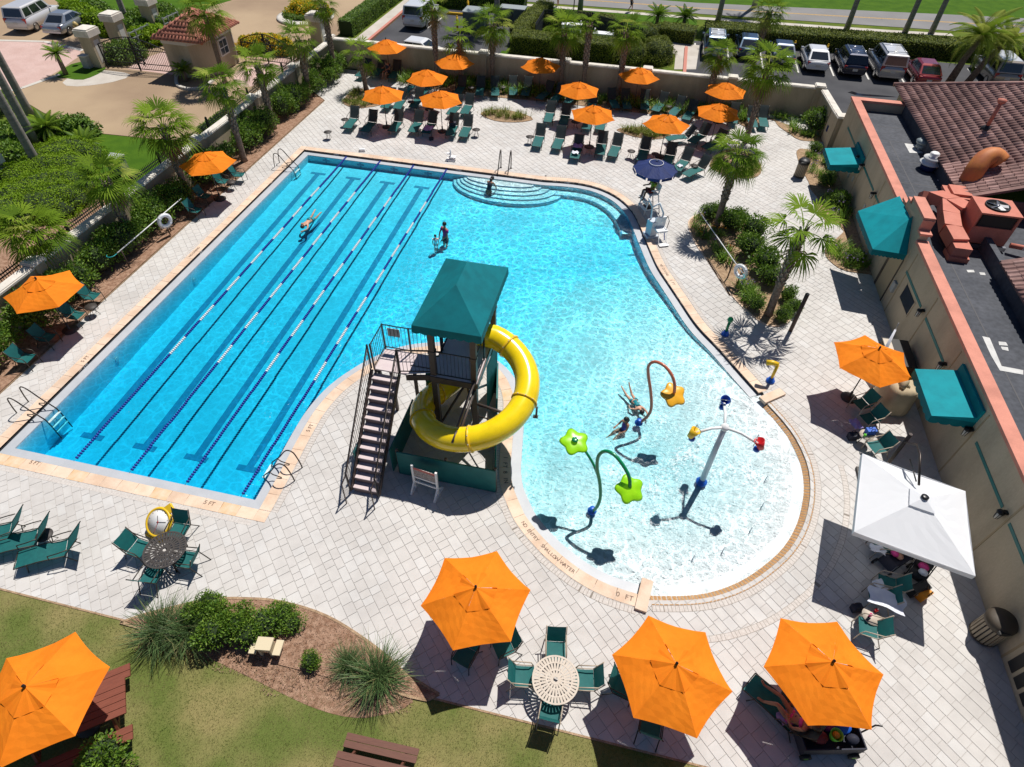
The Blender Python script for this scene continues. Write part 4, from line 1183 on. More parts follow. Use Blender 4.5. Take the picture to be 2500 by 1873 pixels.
# ------------------------------------------------------------------ vegetation
def rvec(r):
    while True:
        v = Vector((r.uniform(-1, 1), r.uniform(-1, 1), r.uniform(-1, 1)))
        if .05 < v.length < 1: return v.normalized()
def leaf(mb, p, d, up_, L, W, mi):
    s = d.cross(up_)
    if s.length < 1e-3: s = d.orthogonal()
    s.normalize(); n = s.cross(d)
    m = p + d * L * .5 + n * L * .08
    mb.add([p, m - s * W / 2, p + d * L, m + s * W / 2], [(0, 1, 2, 3)], mi)
def leafcloud(n, ells, L, W, seed, shell=.55, wts=(4, 3, 3, 1), flat=0.0):
    """leaves through the volume of some ellipsoids (cx,cy,cz,rx,ry,rz)"""
    r = random.Random(seed); mb = MB()
    vols = [e[3] * e[4] + e[4] * e[5] + e[3] * e[5] for e in ells]
    for _ in range(n):
        e = r.choices(ells, vols)[0]
        d = rvec(r)
        if d.z < -.55: d.z = -d.z
        k = shell + (1.04 - shell) * r.random() ** .6
        lump = 1 + .10 * math.sin(d.x * 7 + e[0] * 3) * math.sin(d.y * 6 + e[1] * 5) + .08 * math.sin(d.z * 9 + e[2])
        p = Vector((e[0] + d.x * e[3] * k * lump, e[1] + d.y * e[4] * k * lump, max(.03, e[2] + d.z * e[5] * k * lump)))
        out = (d * (1 - flat) + rvec(r) * .9).normalized()
        leaf(mb, p, out, (d * 2.2 + rvec(r) * .8) if flat else rvec(r), L * r.uniform(.6, 1.25), W * r.uniform(.7, 1.2), r.choices((0, 1, 2, 3), wts)[0])
    return mb
LM, HM, MM, GM, SM, FM = ([k + str(i) for i in range(4)] for k in ('leaf', 'hleaf', 'mleaf', 'gblade', 'strap', 'frond'))
def core(ells, k=.72):
    mb = MB()
    for e in ells:
        mb.lathe([(max(.001, math.cos(a)), math.sin(a)) for a in [-PI / 2 + PI * i / 7 for i in range(8)]], 10)
        m0 = len(mb.v) - 80
        for i in range(m0, len(mb.v)):
            v = mb.v[i]; mb.v[i] = (e[0] + v[0] * e[3] * k, e[1] + v[1] * e[4] * k, max(.0, e[2] + v[2] * e[5] * k))
    return mb
SHR = []
for s in range(4):
    r = random.Random(40 + s)
    el = [(r.uniform(-.25, .25), r.uniform(-.35, .35), .75, .55, .62, .72)] + [(r.uniform(-.45, .45), r.uniform(-.7, .7), r.uniform(.45, 1.15), r.uniform(.3, .42), r.uniform(.34, .48), r.uniform(.3, .42)) for _ in range(7)]
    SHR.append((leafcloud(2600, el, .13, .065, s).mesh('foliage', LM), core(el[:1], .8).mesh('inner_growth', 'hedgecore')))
RND = []
for s in range(3):
    r = random.Random(70 + s)
    el = [(0, 0, .42, .5, .5, .42)] + [(r.uniform(-.3, .3), r.uniform(-.3, .3), r.uniform(.3, .62), .3, .3, .26) for _ in range(4)]
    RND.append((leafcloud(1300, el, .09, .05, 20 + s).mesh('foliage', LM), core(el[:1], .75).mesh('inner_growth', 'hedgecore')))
def shrub(lib, k, p, label, group, sc=1.0, rz=0.0, name='shrub', cat='shrub'):
    t = thing(name, label, cat, p, rz, group)
    s = sc if hasattr(sc, '__len__') else (sc, sc, sc)
    for me in lib[k]:
        if me.name.startswith('inner'): link('inner_growth', me, t).scale = s
        else: link('foliage', me, t).scale = s
    return t
ys = [8.3, 10.4, 12.3, 14.6, 16.6, 18.7, 20.4, 22.4, 24.2, 26.9, 28.5, 31.4, 33.0, 36.0, 37.8, 40.3, 42.2, 44.0]
place = ['at the near end of the left wall', 'beside the lowest left umbrella', 'under the lowest left umbrella', 'just past the lowest left umbrella', 'behind the net pole foot', 'beside the near left palm trunk', 'left of the net pole', 'behind the white pole', 'behind the left life ring', 'behind the upper left umbrella', 'beyond the upper left umbrella', 'between the second and third left palms', 'below the third left palm crown', 'between the third and fourth left palms', 'beside the fourth left palm', 'between the fourth palm and wall corner', 'near the far left wall corner', 'in the far left wall corner']
for i, y in enumerate(ys):
    shrub(SHR, i % 4, (-22.75 + uni(-.12, .12), y, .02), 'dark green leafy shrub ' + place[i], 'shrubs along the left wall', (uni(.95, 1.15), uni(1.15, 1.4), uni(.92, 1.12)), uni(-.2, .2))
# strappy clumps
def clump(n, L, W, seed, lean=.9, mats=None, spread=.12, flower=None):
    r = random.Random(seed); mb = MB()
    for _ in range(n):
        a = r.uniform(0, 2 * PI); tilt = lean * r.random() ** .7 + .08
        l = L * r.uniform(.65, 1.1); w = W * r.uniform(.7, 1.2)
        o = Vector((r.gauss(0, spread), r.gauss(0, spread), 0)); dr = Vector((math.cos(a), math.sin(a), 0)); sd = Vector((-dr.y, dr.x, 0))
        pts = []
        for k in range(5):
            f = k / 4; el = PI / 2 - tilt * (.35 + 1.25 * f)
            if k == 0: p = o.copy()
            else: p = p + (dr * math.cos(el) + Vector((0, 0, math.sin(el)))) * l / 4
            pts.append(Vector((p.x, p.y, max(.01, p.z))))
        ws = [.6, 1, .9, .6, .08]
        vs = [q - sd * w * k / 2 for q, k in zip(pts, ws)] + [q + sd * w * k / 2 for q, k in zip(pts, ws)]
        mb.add(vs, [(k, k + 1, 6 + k, 5 + k) for k in range(4)], r.choices((0, 1, 2, 3), (4, 3, 2, 1))[0])
    if flower:
        for _ in range(flower):
            a = r.uniform(0, 2 * PI); q = Vector((.15 * math.cos(a), .15 * math.sin(a), L * r.uniform(.85, 1.1)))
            mb.lathe([(0, -.04), (.045, 0), (0, .04)], 6, tuple(q), 4)
    return mb
STR = [clump(60, .62, .035, s, 1.0).mesh('leaves', SM) for s in range(3)]
STF = [clump(50, .5, .03, 30 + s, 1.0, flower=4).mesh('leaves', SM + ['flowerv']) for s in range(2)]
STO = [clump(45, .42, .03, 50 + s, 1.0, flower=5).mesh('leaves', SM + ['flowero']) for s in range(2)]
SPK = [clump(70, .34, .02, 80 + s, .9).mesh('leaves', ['hleaf0', 'hleaf1', 'hleaf3', 'strap3']) for s in range(2)]
def plant(me, p, label, group, sc=1.0, cat='plant', name='lily_plant'):
    o = link(name, me, None, (p[0], p[1], .022), uni(0, 6.28), sc)
    return tag(o, label, cat, group)
r = random.Random(9)
x = -17.4
while x < 7.2:
    for y in (43.75, 44.35, 44.85):
        if r.random() < .86: plant(r.choice(STR), (x + r.uniform(-.2, .2), y + r.uniform(-.15, .15)), 'strappy green lily clump in the bed along the back wall', 'lily clumps along the back wall', r.uniform(.95, 1.45))
    x += .62
for p in ((9.10, 45.67), (9.55, 46.32), (10.06, 46.46), (10.52, 46.07), (8.82, 44.59), (9.30, 44.47), (9.80, 43.64), (9.81, 42.70), (10.33, 42.27), (10.78, 42.17), (8.63, 46.06), (8.26, 46.48)):
    plant(r.choice(STR), p, 'yellow green lily clump in the far right corner bed', 'lily clumps in the right corner bed', r.uniform(.9, 1.3))
shrub(RND, 0, (11.06, 43.04), 'round grey green shrub in the far right corner of the wall', None, 1.75)
bedplants = {
 'corner': ([(-20.03, 39.35), (-20.05, 40.42), (-20.06, 41.10), (-19.21, 39.58), (-18.63, 39.10), (-18.29, 39.58), (-19.35, 39.02), (-18.09, 39.90), (-18.77, 40.51)], 'spiky olive tuft in the bed round the small far left palm'),
 'island': ([(-10.26, 39.91), (-9.86, 40.15), (-9.41, 39.78), (-9.21, 40.45), (-8.86, 39.81), (-8.36, 39.83), (-8.27, 40.34), (-7.93, 39.95)], 'spiky olive tuft in the leaf shaped bed among the far loungers'),
 'round': ([(-0.94, 39.90), (-0.56, 39.74), (-0.27, 39.65), (0.09, 40.18), (0.30, 39.64), (0.63, 40.07), (0.94, 39.56), (1.28, 39.91), (0.60, 39.47), (1.56, 39.90)], 'spiky olive tuft in the bed under the far right umbrella'),
 'palm': ([(4.60, 36.28), (4.78, 36.98), (4.94, 36.12), (5.28, 35.83), (5.96, 35.63), (6.36, 35.74), (6.65, 35.94), (6.95, 36.40), (7.10, 36.95), (6.90, 37.54), (5.50, 35.64), (6.62, 36.69)], 'spiky olive tuft in the round bed beneath the centre right palm')}
for k, (pts, lab) in bedplants.items():
    for p in pts: plant(r.choice(SPK), p, lab, 'spiky tufts in the %s bed' % k, r.uniform(1.2, 1.8), 'plant', 'spiky_tuft')
lb = [(3.79, 29.94), (3.59, 29.10), (3.95, 28.61), (4.15, 28.20), (3.80, 28.39), (4.54, 27.66), (4.82, 27.02), (5.05, 26.39), (4.63, 27.15), (5.25, 27.31), (5.76, 24.24), (6.02, 24.08), (5.86, 23.45), (6.22, 23.68), (4.45, 29.03), (4.84, 28.66), (4.82, 26.47), (5.92, 23.99), (6.22, 23.40), (5.74, 24.51), (6.14, 24.50)]
for i, p in enumerate(lb): plant((STO if i in (4, 14, 15, 9) else STF if i % 5 == 0 else STR)[i % 2], p, 'yellow green lily clump in the long bed by the lift', 'lily clumps in the long bed', r.uniform(.8, 1.15))
for i, (p, s, lab) in enumerate((((4.25, 30.26), .95, 'at the near end of the long bed'), ((4.76, 30.60), .8, 'hard against the long bed palm trunk'), ((5.30, 29.44), 1.25, 'right of the long bed palm trunk'), ((5.67, 29.93), 1.1, 'on the deck side of the long bed palm'), ((6.37, 28.77), 1.45, 'largest in the middle of the long bed'), ((6.15, 27.19), 1.35, 'below the largest one in the long bed'), ((6.79, 26.00), 1.45, 'beside the right life ring'), ((7.00, 25.02), 1.1, 'past the right life ring'), ((7.68, 23.99), .8, 'by the brown post'), ((7.86, 23.17), .75, 'at the right tip of the long bed'), ((7.37, 22.52), .75, 'at the lower tip of the long bed'), ((6.26, 22.98), .85, 'left of the lowest palm trunk'))):
    shrub(RND, i % 3, (*p, .02), 'round green shrub ' + lab, 'round shrubs in the long bed', s, i * 1.3)
wb = [(10.36, 39.16), (10.67, 38.84), (11.16, 38.57), (10.47, 37.80), (10.77, 36.74), (10.93, 36.06), (11.44, 38.06), (10.23, 37.16), (11.16, 35.94)]
for i, p in enumerate(wb): plant((STR, STF)[i % 2][i % 2], p, 'flowering lily clump in the bed under the small awning', 'lily clumps under the small awning', r.uniform(.8, 1.1))
shrub(RND, 1, (10.80, 35.66), 'round shrub at the lower end of the bed under the small awning', None, .9)
shrub(RND, 2, (10.69, 39.76), 'round shrub behind the slatted litter bin', None, .8)
for i, p in enumerate(((10.76, 34.10), (11.20, 34.38), (11.54, 33.97), (10.80, 33.13), (11.23, 32.92), (11.50, 32.68), (10.73, 32.01), (11.25, 31.99))): plant((STF, STR)[i % 2][i % 2], p, 'flowering lily clump in the small bed below the litter bin', 'lily clumps below the litter bin', r.uniform(.9, 1.2))
shrub(RND, 0, (11.22, 33.40), 'round shrub in the small bed below the litter bin', None, 1.0)
for i, p in enumerate(((10.21, 28.63), (10.50, 28.18), (10.82, 28.00), (11.19, 28.62), (11.54, 28.18), (10.67, 28.88), (11.29, 27.48), (11.60, 27.69), (10.81, 27.49))): plant((STF, STR)[i % 2][i % 2], p, 'flowering lily clump beside the large teal awning', 'lily clumps by the large awning', r.uniform(.9, 1.2))
shrub(RND, 2, (11.14, 27.82), 'round shrub beside the large teal awning', None, .85)

# fan palms
def fan_crown(seed, nf=24, R=1.0, dry=3):
    r = random.Random(seed); mb = MB()
    for i in range(nf + dry):
        az = i * 2.39996 + r.uniform(-.25, .25)
        f = i / nf
        el = math.radians(80 - 105 * f + r.uniform(-8, 8)) if i < nf else math.radians(r.uniform(-75, -60))
        mi = 4 if i >= nf else r.choices((0, 1, 2, 3), (4, 4, 3, 1))[0]
        Lp = R * r.uniform(.75, 1.0); d0 = Vector((math.cos(az), math.sin(az), 0)); sd = Vector((-d0.y, d0.x, 0))
        p = Vector((0, 0, .05)); e = el; pts = [p]
        for k in range(4):
            p = p + (d0 * math.cos(e) + Vector((0, 0, math.sin(e)))) * Lp / 4; e -= .16; pts.append(p)
        mb.add([q + sd * s for q in pts for s in (-.018, .018)], [(2 * k, 2 * k + 2, 2 * k + 3, 2 * k + 1) for k in range(4)], mi)
        t = (d0 * math.cos(e) + Vector((0, 0, math.sin(e)))).normalized(); nrm = sd.cross(t)
        base = pts[-1] - t * .05
        n = 19
        for j in range(n):
            ph = math.radians(-100 + 200 * j / (n - 1) + r.uniform(-4, 4))
            dr = t * math.cos(ph) + sd * math.sin(ph)
            L = R * (.62 + .28 * math.cos(ph)) * r.uniform(.9, 1.1)
            sw = (dr.cross(nrm)).normalized()
            fold = -nrm * 0 + Vector((0, 0, 1)) * (.07 * abs(math.sin(ph)))
            a = base + dr * .04; b = base + dr * L * .5 + fold * .6; c = base + dr * L * .82 + fold * .2 - Vector((0, 0, .05 * R)); d = base + dr * L * .98 - Vector((0, 0, (.16 + .08 * r.random()) * R))
            wds = (.008, .027 * R + .006, .015, .002)
            vs = [q - sw * w for q, w in zip((a, b, c, d), wds)] + [q + sw * w for q, w in zip((a, b, c, d), wds)]
            mb.add(vs, [(k, k + 1, 5 + k, 4 + k) for k in range(3)], mi)
    return mb.mesh('crown', FM + ['frond_dry'])
CR = [fan_crown(1), fan_crown(2, 19), fan_crown(3, 27, dry=5), fan_crown(4, 13, .9, 2), fan_crown(5, 22, dry=2)]
def palm_trunk(h, seed, r0=.17, r1=.15, boots=True):
    r = random.Random(seed); mb = MB()
    cx, cyy = r.uniform(-.08, .08), r.uniform(-.08, .08)
    n = max(6, int(h / .3))
    path = [(cx * math.sin(PI * i / n), cyy * math.sin(PI * i / n), h * i / n) for i in range(n + 1)]
    mb.tube(path, [r0 * (1.25 if i == 0 else 1.0) + (r1 - r0) * i / n for i in range(n + 1)], 12)
    if boots:
        z = h * .38; a = 0; k = 0
        while z < h + .05:
            rad = r0 * .95; wd = .075
            d = Vector((math.cos(a), math.sin(a), 0)); s = Vector((-d.y, d.x, 0)); c = Vector((path[min(n, int(z / h * n))][0], path[min(n, int(z / h * n))][1], z))
            q = [c + d * rad * .9 - s * wd, c + d * rad * .9 + s * wd, c + d * (rad + .075) + s * wd * .45 + Vector((0, 0, .2)), c + d * (rad + .075) - s * wd * .45 + Vector((0, 0, .2)), c + d * (rad * .8) + Vector((0, 0, .2))]
            mb.add(q, [(0, 1, 2, 3), (3, 2, 4), (0, 3, 4), (1, 4, 2)], 1)
            a += 2.39996; z += .032; k += 1
    return mb.mesh('trunk', ['bark', 'boot'])
def palm(p, h, label, k=0, R=1.55, seed=0, group='fan palms round the pool', boots=True):
    t = thing('fan_palm', label, 'palm tree', p, seed * 1.1, group)
    link('trunk', palm_trunk(h, seed, boots=boots), t)
    link('crown', CR[k], t, (0, 0, h - .02), seed * .7, R * .66)
for i, (x, y, h, k, R, lab) in enumerate((
    (-22.8, 20.7, 3.3, 0, 1.45, 'fan palm behind the net pole, its trunk leaning over the left wall'), (-22.86, 25.26, 3.75, 2, 1.6, 'fan palm standing at the upper left orange umbrella'), (-22.3, 29.78, 4.2, 4, 1.4, 'fan palm third from the near end of the left wall'),
    (-22.74, 34.2, 3.7, 1, 1.5, 'fan palm fourth along the left wall, below the guardhouse'), (-22.77, 39.4, 3.5, 4, 1.45, 'fan palm fifth along the left wall, before the far corner'), (-24.2, 17.4, 2.5, 2, 1.5, 'fan palm nearest the camera at the left picture edge'),
    (-22.65, 43.4, 4.5, 1, 1.2, 'tall fan palm in the far left corner of the walls'), (-19.55, 41.66, 2.35, 3, 1.5, 'short fan palm in the small bed by the corner umbrella'), (-15.14, 44.4, 4.7, 1, 1.25, 'tall fan palm in front of the white van in the car park'),
    (-13.4, 44.6, 2.95, 3, 1.6, 'sparse fan palm before the green transformer'), (-11.14, 44.9, 3.88, 0, 1.55, 'full fan palm at the back wall, left of the trimmed hedges'), (-6.12, 44.9, 4.02, 2, 1.5, 'fan palm at the back wall before the pump enclosure'),
    (-4.5, 44.9, 4.5, 3, .95, 'thin fan palm with tiny crown at the back wall'), (-2.08, 44.9, 4.25, 4, 1.45, 'fan palm at the back wall before the rounded hedge'), (4.2, 44.8, 3.4, 0, 1.3, 'fan palm right of the back wall before the wagon'),
    (6.6, 40.25, 4.4, 2, 1.75, 'big fan palm with thick trunk near the right end of the lounger area'), (4.65, 29.5, 3.85, 4, 1.45, 'fan palm in the long bed beside the pool lift'), (6.85, 22.75, 4.15, 3, 1.75, 'fan palm by the brown post in front of the large awning'),
    (7.28, 50.6, 4.65, 0, 1.4, 'fan palm in the car park in front of the dark cars'))):
    palm((x, y, 0), h, lab, k, R, i + 1)
palm((-29.5, 39.95, 0), 4.4, 'fan palm growing beside the guardhouse roof', 0, 1.7, 40, None, boots=False)
palm((-26.1, 49.6, 2.2), 1.1, 'small potted palm on top of the gate pillar', 3, .9, 41, None)

# feather palms
def pinnate(seed, nf, L, lw, ll, droop, e0=75, e1=-15):
    r = random.Random(seed); mb = MB()
    for i in range(nf):
        az = i * 2.39996 + r.uniform(-.2, .2); f = i / nf; el = math.radians(e0 + (e1 - e0) * f + r.uniform(-6, 6))
        d0 = Vector((math.cos(az), math.sin(az), 0)); sd = Vector((-d0.y, d0.x, 0)); p = Vector((0, 0, 0)); l = L * r.uniform(.85, 1.1); mi = r.choices((0, 1, 2, 3), (4, 4, 2, 2))[0]
        seg = 14; e = el; pts = [p]
        for k in range(seg):
            p = p + (d0 * math.cos(e) + Vector((0, 0, math.sin(e)))) * l / seg; e -= droop / seg; pts.append(p)
        mb.add([q + sd * s for q in pts for s in (-.014, .014)], [(2 * k, 2 * k + 2, 2 * k + 3, 2 * k + 1) for k in range(seg)], 3)
        for k in range(2, seg * 2):
            q = pts[k // 2] if k % 2 == 0 else (pts[k // 2] + pts[min(seg, k // 2 + 1)]) / 2
            t = (pts[min(seg, k // 2 + 1)] - pts[max(0, k // 2 - 1)]).normalized(); m = math.sin(PI * (k / (seg * 2)) ** .8) * .85 + .2
            for s in (-1, 1):
                dr = (sd * s * .85 + t * .55 - Vector((0, 0, .22))).normalized(); w = t * lw
                mb.add([q - w, q + w, q + dr * ll * m * .6 + w * .8 - Vector((0, 0, .0)), q + dr * ll * m - Vector((0, 0, .08 * ll))], [(0, 1, 2, 3)], mi)
    return mb
SG = pinnate(3, 34, 1.0, .014, .2, .9, 70, -10).mesh('crown', ['leaf0', 'leaf1', 'leaf2', 'frond1'])
DT = pinnate(5, 40, 2.6, .03, .55, 1.3, 82, -35).mesh('crown', ['frond1', 'frond3', 'frond0', 'frond3'])
def sago(p, label, h=.5, R=1.0):
    t = thing('sago_palm', label, 'palm', p, uni(0, 6), 'sago palms')
    mb = MB(); mb.tube([(0, 0, 0), (0, 0, h)], [.17, .14], 10); mb.build('trunk', 'bark', t); link('crown', SG, t, (0, 0, h), 0, R)
sago((-41.44, 38.62), 'sago palm on the grass verge by the pink paving', 1.4, .95)
sago((-34.68, 29.28), 'large sago palm beside the driveway lawn', .8, 1.35)
sago((-32.07, 28.89), 'low sago palm with orange fronds above the green mound', .3, 1.2)
sago((-32.56, 39.83), 'sago palm in the guardhouse island', .7, .9)
sago((-0.30, 63.06), 'left one of two sago palms by the road hedge', .8, 1.3)
sago((2.09, 63.15), 'right one of two sago palms by the road hedge', .8, 1.3)
sago((-32.62, 57.59), 'sago palm in the round driveway island', .7, .8)
sago((-40.71, 32.09), 'dark sago palm at the left picture edge', .6, 1.2)
t = thing('date_palm', 'large feathery date palm in front of the red hatchback and tan car', 'palm tree', (22.3, 54.9, 0))
MB().tube([(0, 0, 0), (.2, -.05, 1.8), (.5, -.2, 3.4)], [.3, .22, .2], 12).build('trunk', 'bark', t); link('crown', DT, t, (.5, -.2, 3.4))
t = thing('date_palm', 'second date palm trunk leaning right beside the tan car', 'palm tree', (23.7, 55.3, 0))
MB().tube([(0, 0, 0), (.5, .1, 1.6), (1.2, .2, 3.0)], [.26, .2, .18], 12).build('trunk', 'bark', t); link('crown', DT, t, (1.2, .2, 3.0), 2.0, .75)
RYC = pinnate(8, 22, 2.4, .03, .5, 1.5, 80, 0).mesh('crown', FM)
for p, h, lab, lean in (((-37.9, 31.4, 0), 9.5, 'tall grey palm trunk farthest from the camera at the left edge', 0), ((-35.0, 28.4, 0), 9.5, 'tall grey palm trunk in the middle of three at the left edge', 0), ((-32.5, 25.8, 0), 9.5, 'tall grey palm trunk nearest the green mound', 0), ((-43.7, 48.9, 0), 9, 'tall palm trunk in the garden behind the gate pillars', 0),
                        ((16.7, 67.0, 0), 9, 'tall palm trunk by the road above the black car', 0), ((21.8, 67.5, 0), 9, 'tall palm trunk by the road left of the date palm', 0), ((24.1, 67.9, 0), 9, 'tall palm trunk by the road nearest the date palm', 0), ((5.2, 66.2, 0), 9, 'tall palm trunk by the road above the wagon', 0), ((8.7, 71.5, 0), 9, 'tall palm trunk on the far side of the road', 0), ((-7.6, 65.2, 0), 9, 'tall palm trunk on the verge behind the pump enclosure', 0), ((-14.1, 58.6, 0), 8, 'tall palm trunk rising behind the transformers', 0)):
    t = thing('royal_palm', lab, 'palm tree', p, 0, 'tall royal palms')
    MB().tube([(0, 0, 0), (0, 0, 1.0), (0, 0, h * .5), (0, 0, h)], [.27, .23, .2, .15], 12).build('trunk', 'royal', t); link('crown', RYC, t, (0, 0, h))
# hedges
def hedge(label, pts, w, h, seed, mats=None, rho=330, rounded=.25, L=.09, group='trimmed hedges', z0=0.0):
    r = random.Random(seed)
    P = [Vector((p[0], p[1], 0)) for p in pts]
    t = thing('hedge', label, 'hedge', tuple(P[0]), 0, group)
    cm, lf = MB(), MB()
    for a, b in zip(P[:-1], P[1:]):
        d = (b - a); Ls = d.length; d /= Ls; s = Vector((-d.y, d.x, 0)); a0 = a - P[0]
        cm.beam(a0 + Vector((0, 0, h / 2 - .04)) - d * .0, a0 + d * Ls + Vector((0, 0, h / 2 - .04)), w - .16, h - .12)
        area = Ls * (w + 2 * h)
        for _ in range(int(area * rho)):
            u = r.uniform(-.06, Ls + .06); v = r.uniform(-h - w / 2, h + w / 2)
            if abs(v) < w / 2: q, n = (v, h), Vector((0, 0, 1))
            else: q, n = (math.copysign(w / 2, v), h - (abs(v) - w / 2)), s * math.copysign(1, v)
            y, z = q
            if z > h - rounded and abs(y) > w / 2 - rounded:
                dy, dz = abs(y) - (w / 2 - rounded), z - (h - rounded); m = math.hypot(dy, dz) or 1
                y = math.copysign(w / 2 - rounded + dy / m * rounded, y); z = h - rounded + dz / m * rounded
            p = a0 + d * u + s * y + Vector((0, 0, max(.03, z))) + n * (r.uniform(-.07, .03) + .03 * math.sin(u * 3.1 + y * 4))
            leaf(lf, p, (n * .1 + rvec(r)).normalized(), n * 2 + rvec(r) * .8, L * r.uniform(.8, 1.5), L * .8, r.choices((0, 1, 2, 3), (4, 3, 2, 1))[0])
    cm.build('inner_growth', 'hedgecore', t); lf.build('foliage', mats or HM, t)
    return t
hedge('long clipped hedge between the parked cars and the road', [(3.9, 60.4), (14, 61.1), (23.5, 61.8), (40, 63.4)], 2.1, 1.15, 1, rho=200, L=.11)
hedge('clipped hedge in front of the pump enclosure behind the back wall', [(-11.4, 52.9), (-3.2, 53.1)], 2.0, 1.3, 2, rho=300)
hedge('clipped hedge arm running back left of the pump enclosure', [(-11.2, 54.0), (-11.0, 58), (-10.4, 62.5)], 1.5, 1.3, 3)
hedge('low clipped hedge behind the pump enclosure', [(-8.9, 61.2), (-3.0, 61.0)], 1.3, .9, 4)
hedge('clipped hedge beside the driveway footpath', [(-25.6, 52.3), (-25.6, 58.4), (-25.4, 66)], 1.3, 1.15, 5, mats=LM)
hedge('dark hedge closing the top of the left car park', [(-21.0, 63.4), (-12.6, 63.6)], 1.4, 1.6, 6, mats=LM, rho=260, L=.12)
hedge('clipped hedge left of the wagon by the footpath', [(0.24, 59.71, 1.00), (3.08, 59.38, 1.00)], 2.0, 1.0, 7, rho=260)
hedge('low dark hedge along the outside of the iron fence', [(-25.8, 31.5), (-25.75, 35.2)], .8, .9, 8, mats=LM)
def mound(label, ells, n, seed, mats, L=.08, group=None, cat='hedge', name='shrub_mound'):
    c = ells[0]
    t = thing(name, label, cat, (c[0], c[1], 0), 0, group)
    el = [(e[0] - c[0], e[1] - c[1], *e[2:]) for e in ells]
    core(el, .93).build('inner_growth', 'hedgecore', t)
    leafcloud(int(n * 1.7), el, L * 1.35, L * .75, seed, .96, flat=.9).build('foliage', mats, t)
mound('left ball of the two rounded hedges by the footpath', [(-2.0, 53.2, .3, 1.5, 1.5, 1.15)], 3200, 1, HM)
mound('right ball of the two rounded hedges by the footpath', [(.2, 54.0, .3, 1.35, 1.7, 1.15)], 3200, 2, HM)
mound('rounded hedge mound behind the right ball by the enclosure', [(-1.34, 58.77, 0.80)[:2] + (.3, 1.5, 1.3, .8), (0.16, 59.62, 0.80)[:2] + (.2, .8, .8, .8)], 3000, 3, HM)
m_e = [(*p[:2], .1, a, b, .85) for p, a, b in (((-32.03, 27.88, 0.70), 1.9, 1.1), ((-32.41, 27.07, 0.70), 1.6, 1.2), ((-31.87, 25.72, 0.70), 1.7, 1.3), ((-30.94, 26.13, 0.70), 1.6, 1.2))]
mound('bright green clipped mound by the tall grey trunks', m_e, 9000, 5, MM, .07)
m_e = [(*p[:2], .15, a, b, .95) for p, a, b in (((-30.18, 23.80, 0.80), 1.9, 1.4), ((-30.51, 22.98, 0.80), 1.8, 1.4), ((-30.78, 22.21, 0.80), 1.6, 1.4), ((-29.09, 22.24, 0.80), 1.7, 1.3), ((-28.73, 23.03, 0.80), 1.3, 1.2), ((-29.49, 24.43, 0.80), 1.4, 1.1), ((-30.10, 21.04, 0.80), 1.4, 1.3))]
mound('large bright green clipped mound along the iron fence', m_e, 14000, 6, MM, .07)
m_e = [(*p[:2], .1, a, b, .8) for p, a, b in (((-32.76, 24.52, 0.70), 1.3, 1.0), ((-32.38, 24.94, 0.70), 1.0, .9))]
mound('small bright green mound at the foot of the left trunks', m_e, 3600, 7, MM, .07)
m_e = [(*p[:2], .2, 1.1, 1.0, .8) for p in ((-35.01, 26.30, 0.50), (-34.20, 26.17, 0.50), (-35.88, 27.46, 0.50), (-36.28, 28.82, 0.50), (-36.82, 28.49, 0.50), (-33.98, 30.07, 0.40), (-36.04, 29.32, 0.40), (-33.66, 30.40, 0.30))]
mound('mixed dark green planting under the tall left trunks', m_e, 6000, 8, LM, .16, None, 'plants', 'garden_planting')
for i, (pts, lab, mm) in enumerate((([(-50.06, 50.37, 0.80), (-48.26, 49.57, 0.80), (-46.24, 48.45, 0.80), (-44.08, 47.44, 0.80)], 'yellow green shrubs beyond the silver car', 'm'), ([(-48.39, 50.99, 1.00), (-43.93, 49.24, 1.00), (-42.01, 47.73, 1.00), (-42.86, 50.36, 0.80)], 'dark green shrubs around the garden trunk', 'l'), ([(-40.06, 45.86, 0.60), (-39.51, 46.59, 0.60)], 'bright green shrub in front of the farthest pillar', 'm'), ([(-40.04, 49.09, 0.80), (-39.94, 50.39, 0.80), (-42.33, 51.85, 0.80)], 'dark shrubs behind the guardhouse roof', 'l'), ([(-39.28, 42.82, 0.40), (-39.49, 42.08, 0.40)], 'small green shrub behind the arched gate', 'l'))):
    mound(lab, [(*p[:2], .3, 1.3, 1.1, .8) for p in pts], 900 * len(pts), 30 + i, LM if mm == 'l' else MM, .17, None, 'shrub', 'garden_shrub')
yf = ['flowery', 'flowery', 'mleaf0', 'leaf1']
mound('yellow flowering shrub behind the right iron gate', [(*p[:2], .3, 1.0, .8, .7) for p in ((-31.22, 46.64, 0.60), (-30.60, 47.38, 0.60), (-29.64, 47.48, 0.60), (-28.67, 47.02, 0.50))], 3000, 41, yf, .14, None, 'shrub', 'flowering_shrub')
c = (-31.25, 55.69)
mound('yellow flowering shrubs in the round driveway island', [(c[0], c[1] + .6, .3, 1.6, 1.2, .8), (c[0] + 1.2, c[1] + .8, .3, 1.2, 1.0, .7)], 2600, 42, yf, .15, None, 'shrub', 'flowering_shrub')
hedge('low clipped hedge ring of the round driveway island', [(c[0] - 1.6, c[1] + .2), (c[0] - .9, c[1] - .7), (c[0] + .2, c[1] - 1.0), (c[0] + 1.6, c[1] - .6)], .8, .4, 44, mats=LM)
mb = MB(); mb.lathe([(2.5, -.04), (2.5, .12), (2.3, .12)], 28, (c[0] + .2, c[1] + .2, 0)); o = mb.build('island_kerb', 'kerb'); o['kind'] = 'structure'
